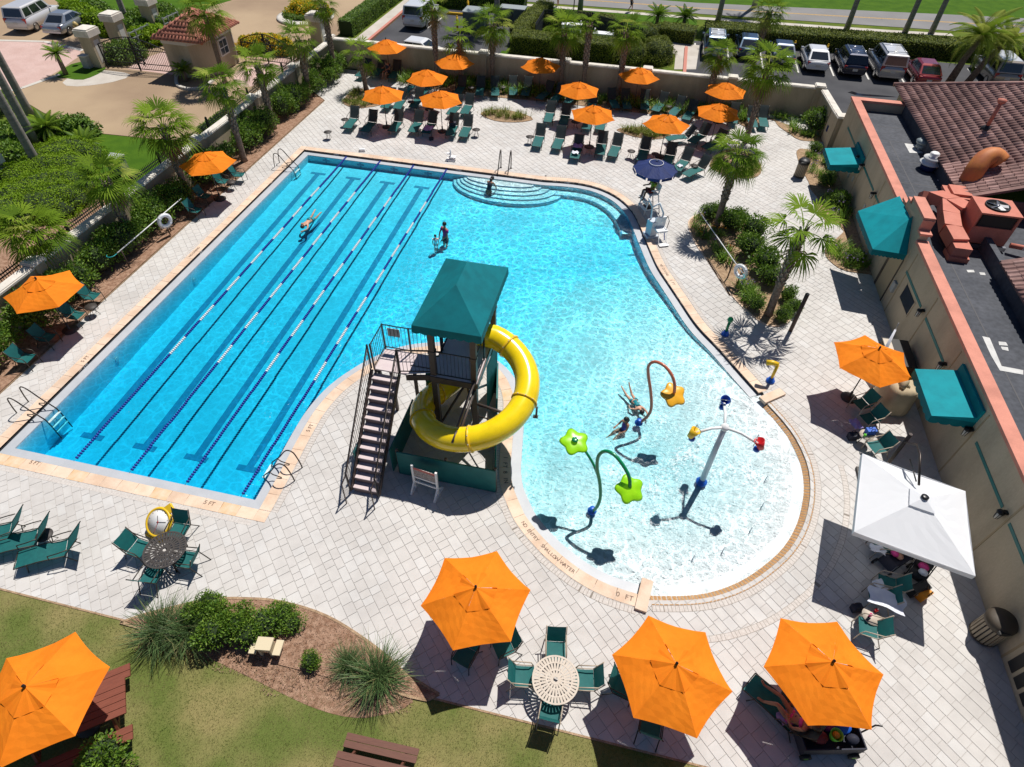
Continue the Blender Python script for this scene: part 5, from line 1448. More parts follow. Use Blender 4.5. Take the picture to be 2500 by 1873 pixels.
# bottom-left bed: pampas-like tufts and shrubs
OG = [clump(420, 1.25, .016, 90 + s, 1.35, spread=.12).mesh('blades', GM) for s in range(3)]
for i, (p, s, lab) in enumerate((((-10.41, 4.42, 0.30), 1.0, 'largest ornamental grass tuft by the round dark table'), ((-9.69, 4.54, 0.30), .95, 'ornamental grass tuft just right of the largest one'), ((-4.24, 4.61, 0.30), 1.0, 'full ornamental grass tuft at the tip of the mulch bed'), ((-5.14, 4.74, 0.20), .62, 'small faded ornamental grass tuft in the mulch bed'))):
    o = link('ornamental_grass', OG[i % 3], None, (p[0], p[1], .02), i * 2.0, s); tag(o, lab, 'grass', 'ornamental grasses')
shrub(SHR, 1, (*(-8.79, 4.75, 0.40)[:2], .02), 'leafy green shrub between the grass tufts and the tan garden stand', None, (.75, .7, .62))
shrub(SHR, 2, (*(-8.46, 5.11, 0.40)[:2], .02), 'leafy green shrub at the paving edge of the mulch bed', None, (.62, .5, .5))
shrub(RND, 1, (*(-7.74, 5.22, 0.20)[:2], .02), 'low straggling shrub behind the tan garden stand', None, (1.0, .9, .7))
shrub(RND, 2, (*(-7.43, 5.58, 0.20)[:2], .02), 'thin straggling shrub at the right of the mulch bed', None, (.7, .7, .6))
shrub(SHR, 0, (*(-9.47, 5.15, 0.30)[:2], .02), 'leafy green shrub squeezed behind the grass tufts', None, (.6, .6, .5))
shrub(RND, 2, (*(-8.02, 4.83, 0.20)[:2], .02), 'low leafy shrub left of the tan stand', None, (.9, .8, .8))
shrub(RND, 1, (*(-7.09, 5.41, 0.20)[:2], .02), 'wispy shrub between the tan stand and the bare mulch', None, (.7, .6, .5))
shrub(RND, 0, (*(-6.11, 4.60, 0.20)[:2], .02), 'small isolated shrub in the bare mulch', None, (.55, .5, .5))
shrub(SHR, 3, (*(-9.59, 1.32, 0.50)[:2], .0), 'dense green shrub cut off by the bottom picture edge', None, (.8, .8, .7))
# lawn blades
from mathutils import noise
r = random.Random(77); mb = MB()
for _ in range(64000):
    x, y = r.uniform(-17, 4.2), 4.47 - 4.6 * r.random()
    if y < .2 + .19 * (x + 12.3) * .2 and x > -9: pass
    n1 = noise.noise((x * .55, y * .55, 0)) + .5 * noise.noise((x * 1.7, y * 1.7, 3))
    if n1 < -.42 and r.random() < .7: continue
    a = r.uniform(0, 2 * PI); l = r.uniform(.025, .06); d = Vector((math.cos(a), math.sin(a), 0)); s = Vector((-d.y, d.x, 0)) * .004
    p = Vector((x, y, -.012)); tip = p + d * l * r.uniform(.4, 1.0) + Vector((0, 0, l))
    w_ = n1 + r.gauss(0, .22)
    mb.add([p - s, p + s, tip], [(0, 1, 2)], 2 if w_ > .28 else 0 if w_ > .02 else 1 if w_ > -.25 else 3)
o = mb.build('lawn_grass', ['blade%d' % i for i in range(4)]); tag(o, 'short patchy lawn grass at the bottom left', 'grass', None, 'stuff')
# mulch chips in the bottom bed
mb = MB()
bp = BEDP['grass_bed']
for _ in range(9000):
    x, y = r.uniform(-11.7, -2.8), r.uniform(2.9, 6)
    if not inside((x, y), bp) and not (y < 4.6 and noise.noise((x * .8, 0, 7)) * .6 + 3.9 < y and -11 < x < -3.2): continue
    a = r.uniform(0, PI); l, wd = r.uniform(.02, .055), r.uniform(.006, .012)
    mb.box((x, y, .03), (l, wd, .006), a, r.choice((0, 0, 1, 2)), M=Matrix.Rotation(r.uniform(-.4, .4), 4, 'X'))
o = mb.build('mulch_chips', ['mulchred', mat('chip1', (.36, .24, .16), .9), mat('chip2', (.13, .07, .045), .9)]); tag(o, 'brown bark chips in the bottom bed', 'mulch', None, 'stuff')
sheet('bare_soil', V2(catmull([(-11.3, 4.3), (-9.5, 4.2), (-7.5, 3.9), (-5.5, 3.6), (-4.2, 3.7), (-3.2, 4.3), (-4, 4.45), (-8, 4.45)], .3, True)), -.006, 'mulchred')

# ------------------------------------------------------------------ water slide tower
tw = thing('water_slide', 'water slide tower with teal canopy, brown stairs and yellow spiral tube', 'water slide', (-4.5, 14.25, 0))
O = Vector((-4.5, 14.25, 0))
def tl_(p): return (p[0] - O.x, p[1] - O.y, p[2])
PX, PY, PZ = (-5.17, -3.83), (12.98, 15.5), 3.0
for x in PX:
    for y in PY:
        mb = MB(); mb.b2(x - O.x - .09, x - O.x + .09, y - O.y - .09, y - O.y + .09, 0, 5.2); po = mb.build('post', 'tower', tw)
        mb = MB(); mb.b2(x - O.x - .17, x - O.x + .17, y - O.y - .17, y - O.y + .17, 0, .03); mb.b2(x - O.x - .11, x - O.x + .11, y - O.y - .11, y - O.y + .11, 3.95, 4.05); mb.build('plate', 'tower', po)
mb = MB(); mb.b2(PX[0] - O.x - .1, PX[1] - O.x + .1, PY[0] - O.y - .1, PY[1] - O.y + .1, PZ - .06, PZ); fl = mb.build('platform', 'step', tw)
mb = MB()
for y in (PY[0] - O.y - .1, PY[1] - O.y + .1): mb.b2(PX[0] - O.x - .1, PX[1] - O.x + .1, y - .04, y + .04, PZ - .26, PZ - .01)
for x in (PX[0] - O.x - .1, PX[1] - O.x + .1): mb.b2(x - .04, x + .04, PY[0] - O.y - .1, PY[1] - O.y + .1, PZ - .26, PZ - .012)
mb.build('edge_beam', 'tower', fl)
for a, b in (((PX[0], PY[0], .4), (PX[1], PY[1], 2.6)), ((PX[1], PY[0], .5), (PX[0], PY[1], 2.6)), ((PX[0], PY[1], .4), (PX[0], PY[0], 2.6)), ((PX[1], PY[1], .4), (PX[1], PY[0], 2.6))):
    mb = MB(); mb.beam(tl_(a), tl_(b), .06); mb.build('brace', 'tower', tw)
# canopy
CX0, CX1, CY0, CY1, CZ, AZ = -1.05, 1.05, -1.72, 1.75, 5.36, 6.15
mb = MB(); c4 = [(CX0, CY0, CZ), (CX1, CY0, CZ), (CX1, CY1, CZ), (CX0, CY1, CZ)]; ra, rb = (0, -.55, AZ), (0, .62, AZ)
for q in ([c4[0], c4[1], ra], [c4[1], c4[2], rb, ra], [c4[2], c4[3], rb], [c4[3], c4[0], ra, rb]): mb.add(q, [tuple(range(len(q)))])
cn = mb.build('canopy', 'teal', tw)
d = MB()
for p, q in zip(c4, c4[1:] + c4[:1]):
    k = max(5, int(math.dist(p, q) / .24))
    for i in range(k):
        a = [Vector(p).lerp(Vector(q), (i + f) / k) for f in (0, .25, .5, .75, 1)]
        dz = (.24, .275, .29, .275, .24)
        d.add([tuple(v) for v in a] + [(v.x * 1.01, v.y * 1.01, v.z - e) for v, e in zip(a, dz)], [(j, j + 1, 6 + j, 5 + j) for j in range(4)])
d.build('valance', 'teal', cn)
mb = MB()
for c in c4:
    mb.tube([(c[0] * .98, c[1] * .98, CZ - .03), (0, ra[1] if c[1] < 0 else rb[1], AZ - .04)], .025, 6)
for p, q in zip(c4, c4[1:] + c4[:1]): mb.tube([(p[0] * .98, p[1] * .98, CZ - .05), (q[0] * .98, q[1] * .98, CZ - .05)], .025, 6)
mb.build('canopy_frame', 'steelblack', cn)
# stairs
SX0, SX1, SY0, SY1, NS = -7.18, -6.32, 9.95, 12.75, 13
ld = (-7.12, -6.05, 12.75, 13.75)
rise, run = PZ / NS, (SY1 - SY0) / (NS - 1)
for i in range(NS - 1):
    y = SY0 + i * run; z = rise * (i + 1)
    mb = MB(); mb.b2(SX0 - O.x, SX1 - O.x, y - O.y, y - O.y + run + .03, z - .04, z); tr = mb.build('tread', 'step', tw)
    mb = MB(); mb.b2(SX0 - O.x + .01, SX1 - O.x - .01, y - O.y + .012, y - O.y + .03, z - rise + .004, z - .042); mb.build('riser', 'stairface', tr)
for x in (SX0 - .04, SX1 + .04):
    mb = MB(); mb.beam(tl_((x, SY0 - .05, rise * .6)), tl_((x, SY1, PZ - .06)), .045, .20); mb.build('stringer', 'tower', tw)
mb = MB(); mb.b2(ld[0] - O.x, ld[1] - O.x, ld[2] - O.y, ld[3] - O.y, PZ - .05, PZ); mb.b2(ld[1] - O.x, PX[0] - .1 - O.x, 13.15 - O.y, 13.75 - O.y, PZ - .052, PZ - .002)
mb.add([tl_(p) for p in ((ld[1], 12.75, PZ - .002), (PX[0] - .1, 13.0, PZ - .002), (PX[0] - .1, 13.2, PZ - .002), (ld[1], 13.2, PZ - .002))], [(0, 1, 2, 3)])
mb.build('landing', 'step', tw)
mb = MB()
for a, b in (((ld[0], ld[2]), (ld[0], ld[3])), ((ld[0], ld[3]), (PX[0], 13.78)), ((ld[1], 12.73), (PX[0], 12.95))): mb.beam(tl_((*a, PZ - .14)), tl_((*b, PZ - .14)), .05, .22)
for x, y in ((ld[0] + .1, ld[3] - .1), (ld[0] + .1, ld[2] + .1), (ld[1] - .1, ld[3] - .1)): mb.b2(x - O.x - .05, x - O.x + .05, y - O.y - .05, y - O.y + .05, 0, PZ - .05)
mb.build('landing_frame', 'tower', tw)
def railing(pts, h, step=.115, base=.08):
    P = [Vector(tl_(p)) for p in pts]
    mb = MB()
    for a, b in zip(P[:-1], P[1:]):
        for z in (h, base): mb.beam(a + Vector((0, 0, z)), b + Vector((0, 0, z)), .028, .028)
    for p in P: mb.b2(p.x - .025, p.x + .025, p.y - .025, p.y + .025, p.z, p.z + h + .02)
    rl = mb.build('railing', 'steelblack', tw)
    for a, b in zip(P[:-1], P[1:]):
        n = max(1, int((b - a).xy.length / step))
        for i in range(1, n):
            p = a.lerp(b, i / n); o = link('baluster', BAL, rl, (p.x, p.y, p.z + base)); o.scale = (1, 1, h - base)
bm_ = MB(); bm_.b2(-.006, .006, -.006, .006, 0, 1); BAL = bm_.mesh('baluster', 'steelblack')
for x in (SX0 - .05, SX1 + .05): railing([(x, SY0 - .1, .15), (x, SY1 + (.0 if x > -6.6 else .0), PZ)], 1.0)
railing([(ld[0], ld[2], PZ), (ld[0], ld[3], PZ), (ld[0] + .9, ld[3], PZ), (PX[0] - .05, 13.95, PZ)], 1.05)
railing([(ld[1] - .2, 12.76, PZ), (PX[0] - .1, 12.98, PZ)], 1.0)
railing([(PX[0], PY[0] - .06, PZ), (PX[1], PY[0] - .06, PZ)], 1.05); railing([(PX[0] - .06, 14.1, PZ), (PX[0] - .06, PY[1], PZ)], 1.05); railing([(PX[1] + .06, PY[0], PZ), (PX[1] + .06, 14.0, PZ)], 1.05)
mb = MB()
for x in (SX0 - .05, SX1 + .05):
    mb.tube([tl_(p) for p in ((x, SY1, PZ + .92), (x, SY0 - .1, 1.07), (x, SY0 - .45, 1.0), (x, SY0 - .5, .0))], .022, 6)
mb.build('handrail', 'tower', tw)
mb = MB(); mb.box(tl_((-6.75, 13.77, 3.75)), (.42, .015, .34)); mb.build('sign', 'greysign', tw)
# fence panels at the foot
FP = [(-5.95, 10.97), (-2.66, 10.98), (-3.72, 15.75), (-5.5, 15.9)]
mb = MB(); mb.beam(tl_((*FP[0], .62)), tl_((*FP[1], .62)), .05, 1.16); mb.build('front_panel', 'tealpanel', tw)
mb = MB(); mb.beam(tl_((*FP[1], .62)), tl_((*FP[2], .62)), .05, 1.16); mb.build('side_panel', 'tealpanel', tw)
mb = MB(); mb.beam(tl_((SX1 + .12, 11.0, .6)), tl_((SX1 + .12, 13.3, .6)), .04, 1.15); mb.build('side_panel', 'tealpanel', tw)
mb = MB(); mb.beam(tl_((SX0 - .1, 10.6, .75)), tl_((SX0 - .1, 11.9, .75)), .04, .9); mb.build('side_panel', 'tealpanel', tw)
mb = MB(); mb.add([tl_(p) for p in ((-6.0, 14.0, .1), (-5.4, 14.4, .1), (-5.25, 14.5, 2.5), (-5.9, 14.1, 2.5))], [(0, 1, 2, 3), (3, 2, 1, 0)]); mb.build('side_panel', 'tealpanel', tw)
mb = MB(); mb.add([tl_(p) for p in ((-3.75, 14.2, .2), (-3.7, 15.6, .2), (-3.7, 15.6, 2.5), (-3.75, 14.2, 2.5))], [(0, 1, 2, 3), (3, 2, 1, 0)]); mb.build('side_panel', 'tealpanel', tw)
mb = MB()
for p in (FP[0], FP[1], (-4.3, 10.975)): mb.b2(p[0] - O.x - .04, p[0] - O.x + .04, p[1] - O.y - .04 + .05, p[1] - O.y + .04 + .05, 0, 1.28)
mb.build('panel_post', 'tower', tw)
# tube
CXY, R0 = Vector((-3.88, 13.0)), 1.75
def spiral(a):
    f = (80 - a) / 290.0
    return (CXY.x + R0 * math.cos(math.radians(a)), CXY.y + R0 * math.sin(math.radians(a)), 3.42 - 2.25 * f)
sp = [tl_((-4.3, 14.72, 3.45))] + [tl_(spiral(a)) for a in range(80, -211, -6)]
last = Vector(sp[-1]); prev = Vector(sp[-2]); d0 = (last - prev).normalized()
for k in range(1, 9):
    d0 = (d0 + Vector((.02, .16, -.02))).normalized(); last = last + d0 * .34; sp.append((last.x, last.y, max(.28, last.z)))
MB().tube(sp[:56], .40, 22, caps=False).build('tube', 'yellow', tw)
mb = MB(); P = [Vector(p) for p in sp[54:]]
vs, fs = [], []
for i, p in enumerate(P):
    t = (P[min(i + 1, len(P) - 1)] - P[max(i - 1, 0)]).normalized(); s = t.cross(Vector((0, 0, 1))).normalized(); u = s.cross(t)
    for j in range(13):
        a = PI + PI * j / 12; vs.append(p + s * .42 * math.cos(a) + u * .42 * math.sin(a))
for i in range(len(P) - 1):
    for j in range(12): fs.append((i * 13 + j, i * 13 + j + 1, (i + 1) * 13 + j + 1, (i + 1) * 13 + j))
mb.add(vs, fs, 0, True); mb.build('exit_trough', 'yellow', tw)
for a in (62, -8, -78, -150, -205):
    c, c2 = Vector(tl_(spiral(a - .01))), Vector(tl_(spiral(a - 1))); t = (c2 - c).normalized()
    mb = MB(); mb.tube([c - t * .035, c + t * .035], .435, 24); fl = mb.build('tube_flange', 'yellowflat', tw)
    mb = MB(); u = t.orthogonal().normalized(); v = t.cross(u)
    for k in range(10):
        q = c + (u * math.cos(k * PI / 5) + v * math.sin(k * PI / 5)) * .43; mb.box(tuple(q), (.03, .03, .03))
    mb.build('bolt', 'steel', fl)
for a, b in (((-3.8, 12.98, 2.7), spiral(-92)), ((-3.8, 13.0, 1.9), (spiral(-20)[0] - .3, spiral(-20)[1], 2.35)), ((-3.8, 13.05, 1.2), (spiral(-25)[0] - .3, spiral(-25)[1], 2.1))):
    mb = MB(); mb.tube([tl_(a), tl_(b)], .05 if a[2] > 1.5 else .025, 8); mb.build('support_arm', 'tower', tw)
q = spiral(-92)
mb = MB(); mb.tube([tl_((q[0], q[1], q[2] + .42)), tl_((q[0] - .05, q[1] - .35, q[2] + .25))], .04, 8); mb.tube([tl_((-3.8, 12.98, 3.1)), tl_((q[0], q[1] + .1, q[2] + .5))], .05, 8); mb.build('support_arm', 'tower', tw)
q = spiral(-12)
mb = MB(); mb.box(tl_((q[0] + .47, q[1] - .1, q[2] - .15)), (.06, .06, .45)); mb.box(tl_((q[0] + .45, q[1] - .1, q[2] - .37)), (.16, .1, .06)); mb.build('bracket', 'steelblack', tw)

# ------------------------------------------------------------------ spray features
WB = -.15
def collar(t, r=.15, z=WB):
    MB().lathe([(r * .5, z), (r, z + .02), (r, z + .07), (r * .62, z + .09), (r * .62, z + .2), (r * .45, z + .22)], 16).build('base_collar', 'bluepart', t)
def star(t, p, nrm, R, m, name='flower'):
    p, nrm = Vector(p), Vector(nrm).normalized(); u = nrm.orthogonal().normalized(); v = nrm.cross(u); mb = MB()
    n = 60; ring = []
    for i in range(n):
        a = 2 * PI * i / n; rr_ = R * (.88 + .12 * math.cos(5 * a)); ring.append((a, rr_))
    L = []
    for k, (f, h) in enumerate(((0, .06), (.5, .05), (.85, .0), (1, -.06), (.97, -.09), (.5, .02))):
        L.append([p + (u * math.cos(a) + v * math.sin(a)) * r_ * f + nrm * h * R * 1.0 for a, r_ in ring])
    vs = [q for l in L for q in l]
    mb.add(vs, [(k * n + i, k * n + (i + 1) % n, (k + 1) * n + (i + 1) % n, (k + 1) * n + i) for k in range(len(L) - 1) for i in range(n)], 0, True)
    return mb.build(name, m, t)
t = thing('flower_sprayer', 'green double stem sprayer with two lime flower heads', 'water sprayer', (.56, 11.09, 0))
W2 = lambda p: (p[0] - .56, p[1] - 11.09, p[2])
stem = [(.56, 11.09, WB), (.68, 11.0, .3), (.72, 11.05, .8), (.62, 11.15, 1.4), (.45, 11.25, 2.0), (.42, 11.32, 2.5), (.58, 11.33, 2.78), (.85, 11.2, 2.85), (1.15, 11.0, 2.7), (1.38, 10.82, 2.45), (1.47, 10.7, 2.12)]
MB().tube([W2(p) for p in catmull(stem, .1)], .055, 12).build('stem', 'stemgreen', t)
MB().tube([W2(p) for p in catmull([(.56, 11.18, 1.6), (.3, 11.4, 2.0), (-.05, 11.6, 2.35), (-.3, 11.68, 2.5)], .1)], .042, 10).build('branch', 'stemgreen', t)
star(t, W2((1.48, 10.66, 2.08)), (.25, -.45, 1), .46, 'limegreen'); f2 = star(t, W2((-.35, 11.68, 2.52)), (.1, -.2, 1), .47, 'limegreen')
MB().lathe([(.1, .0), (.1, .03), (.05, .05)], 12, W2((-.35, 11.68, 2.60))).build('hub', 'stemgreen', f2)
collar(t)
t = thing('flower_sprayer', 'copper arched sprayer with one orange flower head', 'water sprayer', (1.76, 15.23, 0))
W2 = lambda p: (p[0] - 1.76, p[1] - 15.23, p[2])
stem = [(1.76, 15.23, WB), (1.98, 15.2, .3), (2.05, 15.2, .8), (1.9, 15.3, 1.5), (1.68, 15.42, 2.2), (1.62, 15.46, 2.6), (1.78, 15.42, 2.86), (2.1, 15.25, 2.9), (2.4, 15.05, 2.7), (2.55, 14.93, 2.4), (2.6, 14.88, 2.1)]
MB().tube([W2(p) for p in catmull(stem, .1)], .055, 12).build('stem', 'copper', t)
star(t, W2((2.6, 14.86, 2.02)), (.2, -.45, 1), .46, 'starorange'); collar(t)
t = thing('bucket_sprayer', 'white three armed sprayer post with blue, yellow and red tipping buckets', 'water sprayer', (4.05, 13.09, 0))
MB().tube([(0, 0, WB), (0, 0, 2.78)], [.10, .085], 14).build('post', 'polewhite', t); collar(t, .19)
MB().lathe([(.11, 2.72), (.14, 2.78), (.11, 2.86), (0, 2.9)], 14).build('hub', 'white', t)
for (x, y, z), m in (((4.07, 14.24, 2.75), 'bucketblue'), ((3.11, 12.67, 2.72), 'yellowflat'), ((5.1, 12.71, 2.72), 'red')):
    v = Vector((x - 4.05, y - 13.09, 0)); e = v * .93
    MB().tube([(0, 0, 2.78), (v.x * .45, v.y * .45, 2.84), (e.x, e.y, 2.72)], .045, 10).build('arm', 'white', t)
    q = v
    mb = MB(); mb.T = Matrix.Translation((q.x, q.y, z)) @ Matrix.Rotation(.45, 4, Vector((v.y, -v.x, 0)).normalized())
    mb.lathe([(.09, -.16), (.16, .17), (.145, .17), (.075, -.14), (0, -.14)], 16); bk = mb.build('bucket', m, t)
    mb = MB(); mb.lathe([(.06, -.3), (.1, -.27), (.1, -.18), (.05, -.16)], 12, (q.x * .97, q.y * .97, z - .02)); mb.build('counterweight', 'bluepart', bk)
    s = Vector((-v.y, v.x, 0)).normalized()
    mb = MB(); c = Vector((q.x * .86, q.y * .86, z)); mb.tube([c + s * .14 - Vector((0, 0, .05)), c + s * .15 + Vector((0, 0, .22)), c - s * .15 + Vector((0, 0, .22)), c - s * .14 - Vector((0, 0, .05))], .012, 6); mb.build('handle', 'steel', bk)
t = thing('spray_post', 'green spray post with round head and blue collar on the deck', 'water sprayer', (4.95, 20.92))
MB().tube([(0, 0, .0), (.0, 0, .72)], .06, 10).build('post', 'stemgreen', t); collar(t, .17, 0.0)
MB().lathe([(0, -.13), (.09, -.1), (.13, 0), (.09, .1), (0, .13)], 14, (0, 0, .82)).build('head', 'stemgreen', t)
t = thing('spray_post', 'yellow bent spray cannon with blue collar on the deck', 'water sprayer', (6.64, 18.50))
MB().tube([(0, 0, .0), (.0, 0, .9)], .06, 10).build('post', 'yellowflat', t); collar(t, .17, 0.0)
MB().tube([(0.02, 0.02, .92), (-.2, .03, .95), (-.42, .04, .9)], [.08, .1, .11], 12).build('head', 'yellowflat', t)
for i, (x, y) in enumerate(((6.2, 13.7), (6.01, 12.56), (5.59, 11.53), (4.71, 10.58), (3.81, 10.12))):
    rj = random.Random(i); mb = MB()
    for k in range(34):
        a, b = rj.uniform(0, 6.28), rj.random(); mb.lathe([(0, -.012), (.009, 0), (0, .012)], 5, (.05 * b * math.cos(a) + .03 * b, .05 * b * math.sin(a), .34 * (1 - b * b) * rj.uniform(.5, 1) + WB))
    mb.tube([(0, 0, WB), (.0, 0, .12)], [.02, .008], 6)
    o = mb.build('water_jet', 'foam', None, (x, y, 0)); tag(o, 'small bubbling water jet in the shallow pad, ' + ('farthest right of five', 'second from the right edge', 'middle of the curved row', 'fourth along the curved row', 'nearest the zero depth marker')[i], 'water jet', 'ground jets in the splash pad')

# ------------------------------------------------------------------ lane ropes
def float_sec(n):
    mb = MB()
    for i in range(n): mb.lathe([(.02, -.028), (.054, -.024), (.054, .024), (.02, .028)], 8, (0, 0, i * .097))
    return mb
ROPE = [('first', -16.95), ('second', -14.83), ('third', -12.75), ('fourth', -10.72)]
FB, FW = float_sec(11).mesh('float_section', 'ropeblue'), float_sec(11).mesh('float_section', 'ropewhite')
for i, (nm, x) in enumerate(ROPE):
    t = thing('lane_rope', 'blue and white lane rope, %s from the left pool wall' % nm, 'lane rope', (x, 9.05, WZ + .02), 0, 'lane ropes')
    MB().tube([(0, -.1, 0), (0, 22.75, 0)], .008, 6).build('cable', 'steel', t)
    y = 0.05
    while y < 22.5:
        Y = y + 9.05
        wh = 13.7 < Y < 27.5 and int((Y - 13.7) / 1.07) % 2 == 0
        o = link('float_section', FW if wh else FB, t, (uni(-.015, .015), y, 0)); o.rotation_euler = (-PI / 2, 0, 0)
        y += 1.067

# ------------------------------------------------------------------ ladders and rails
def ladder(p, rz, label):
    t = thing('pool_ladder', label, 'ladder', p, rz, 'dark pool ladders')
    for s in (-.28, .28):
        pts = [(-.75, s, 0), (-.72, s, .35), (-.62, s, .78), (-.45, s, .86), (-.28, s, .74), (.0, s, .35), (.28, s, .05), (.42, s, -.2), (.46, s, -1.1)]
        MB().tube(catmull(pts, .08), .022, 8).build('rail', 'bronze', t)
        MB().tube([(-.28, s, 0.01), (-.28, s, .05), (.0, s, .12), (.12, s, .26)], .018, 6).build('brace', 'bronze', t)
    for z, x in ((-.22, .44), (-.48, .46), (-.74, .46)):
        mb = MB(); mb.b2(x - .05, x + .05, -.28, .28, z - .015, z + .015); mb.build('rung', 'white', t)
ladder((-19.55, 29.9), 0, 'pool ladder at the far left corner of the lanes')
ladder((-19.55, 10.55), 0, 'pool ladder at the near left end of the lanes')
ladder((-10.0, 10.15), PI, 'pool ladder on the slide side of the lanes')
for i, p in enumerate(((-7.67, 32.85), (-7.08, 32.91))):
    t = thing('grab_rail', ('left', 'right')[i] + ' dark grab rail over the curved pool steps', 'handrail', p, 0, 'grab rails at the steps')
    MB().tube(catmull([(0, .12, 0), (0, .12, .9), (0, .02, 1.1), (0, -.12, 1.04), (0, -.5, .35), (0, -1.0, -.45), (0, -1.05, -.7)], .08), .03, 8).build('rail', 'bronze', t); MB().lathe([(.07, 0), (.07, .02), (.03, .04)], 12, (0, .1, 0)).build('escutcheon', 'bronze', t)

# ------------------------------------------------------------------ umbrellas
def canopy_mesh(R, z0, z1, n, m, sag=.10, seed=0, inner=.30, wr=.006):
    r = random.Random(seed); mb = MB(); K, S = 7, 6
    vs, fs = [], []
    for i in range(n):
        a0, a1 = 2 * PI * i / n, 2 * PI * (i + 1) / n
        p0, p1 = Vector((math.cos(a0), math.sin(a0), 0)), Vector((math.cos(a1), math.sin(a1), 0)); b = len(vs)
        for k in range(K + 1):
            f = inner + (1 - inner) * k / K
            for j in range(S + 1):
                u = j / S; q = p0.lerp(p1, u) * R * f; dip = 4 * u * (1 - u)
                q = q * (1 - .045 * dip * f)
                z = z1 + (z0 - z1) * f ** 1.12 - sag * dip * f * .55 + wr * math.sin(j * 2.3 + k * 1.7 + i)
                vs.append((q.x, q.y, z))
        for k in range(K):
            for j in range(S): fs.append((b + k * (S + 1) + j, b + (k + 1) * (S + 1) + j, b + (k + 1) * (S + 1) + j + 1, b + k * (S + 1) + j + 1))
    mb.add(vs, fs, 0, False)
    for i in range(len(mb.s)): mb.s[i] = False
    return mb.mesh('canopy', m)
def vent_mesh(R, z0, z1, n, m, seed):
    r = random.Random(seed); mb = MB(); vs, fs = [], []
    for i in range(n):
        a0, a1 = 2 * PI * i / n, 2 * PI * (i + 1) / n; p0, p1 = Vector((math.cos(a0), math.sin(a0), 0)), Vector((math.cos(a1), math.sin(a1), 0)); b = len(vs); S, K = 6, 3
        for k in range(K + 1):
            f = k / K
            for j in range(S + 1):
                u = j / S; q = p0.lerp(p1, u) * R * f; vs.append((q.x, q.y, z1 + (z0 - z1) * f - .05 * f * math.sin(PI * u) + .018 * f * math.sin(u * 11 + i * 2 + seed)))
        for k in range(K):
            for j in range(S): fs.append((b + k * (S + 1) + j, b + (k + 1) * (S + 1) + j, b + (k + 1) * (S + 1) + j + 1, b + k * (S + 1) + j + 1))
    mb.add(vs, fs, 0, False); return mb.mesh('vent_cap', m)
UC = [canopy_mesh(1.41, 2.02, 2.56, 6, 'orange', seed=s) for s in range(2)]
UV = [vent_mesh(.56, 2.40, 2.60, 6, 'orange', s) for s in range(3)]
pm = MB(); pm.tube([(0, 0, .05), (0, 0, 2.6)], .022, 10); UP = pm.mesh('pole', 'pole')
pm = MB(); pm.lathe([(.02, 2.58), (.035, 2.62), (.035, 2.68), (0, 2.72)], 10); UF = pm.mesh('finial', 'black')
pm = MB(); pm.lathe([(.30, 0), (.30, .05), (.1, .09), (.045, .12), (.045, .35), (.0, .35)], 18); UB = pm.mesh('base', 'tabledk')
pm = MB(); pm.tube([(0, 0, 1.9), (0, 0, 2.0)], .045, 8)
UH = pm.mesh('hub', 'black')
pm = MB(); pm.beam((.03, 0, 2.53), (1.39, 0, 2.0), .02); pm.beam((.04, 0, 1.95), (.62, 0, 2.27), .015); UR = pm.mesh('rib', 'pole')
def umbrella(p, rot, label, k=0, dz=0.0, tilt=None):
    t = thing('patio_umbrella', label, 'umbrella', (p[0], p[1], 0), rot, 'orange patio umbrellas')
    for nm, me in (('pole', UP), ('finial', UF), ('base', UB), ('hub', UH), ('canopy', UC[k % 2]), ('vent_cap', UV[k % 3])):
        o = link(nm, me, t)
        if dz and nm != 'base': o.location.z = dz
    for i in range(6):
        o = link('rib', UR, t, (0, 0, dz - .012)); o.rotation_euler = (0, 0, i * PI / 3)
    if tilt: t.rotation_euler = (tilt[0], tilt[1], rot)
    return t
def ang(c, p): return math.atan2(p[1] - c[1], p[0] - c[0])
umbrella((-2.06, 6.48), ang((-2.06, 6.48), (-3.12, 7.32)), 'orange umbrella left of the tan table with cutouts, near the bottom', 0)
umbrella((2.88, 5.75), ang((2.88, 5.75), (1.52, 5.85)), 'orange umbrella right of the tan table with cutouts, near the bottom', 1)
umbrella((6.42, 6.62), ang((6.42, 6.62), (5.09, 6.4)), 'orange umbrella shading the sunbather at the bottom right', 2)
umbrella((-10.85, 2.0), ang((-10.85, 2.0), (-9.76, 2.87)), 'orange umbrella over the picnic table at the bottom left', 1, .27)
umbrella((9.55, 18.3), ang((9.55, 18.3), (8.4, 18.96)), 'orange umbrella by the clubhouse wall near the tan covered grill', 0)
umbrella((-21.35, 25.6), ang((-21.35, 25.6), (-21.36, 24.3)), 'orange umbrella at the left wall, farther of two', 2)
umbrella((-21.6, 14.6), ang((-21.6, 14.6), (-21.59, 13.26)), 'orange umbrella at the left wall, nearer of two', 1)
BU = [((-18.85, 44.55), 'in the far left wall corner'), ((-14.25, 39.75), 'third row behind the two front left ones'), ((-16.0, 36.35), 'front left of the lounger area'), ((-12.38, 36.65), 'front, second from the left in the lounger area'), ((-13.36, 43.05), 'before the back wall between tall palm trunks'),
      ((-7.5, 44.0), 'at the back wall with palm shadow on its right'), ((-4.33, 40.4), 'behind the centre front one'), ((-2.98, 36.95), 'front centre, above the grab rails'), ((-.78, 44.0), 'at the back wall before the rounded hedges'), ((1.37, 36.8), 'over the small leafy bed'), ((4.88, 42.9), 'at the right of the back wall with palm shadow'), ((4.38, 39.3), 'beside the big thick palm')]
for i, (p, lab) in enumerate(BU): umbrella(p, .35 + i * .21, 'orange umbrella ' + lab, i, -.06)
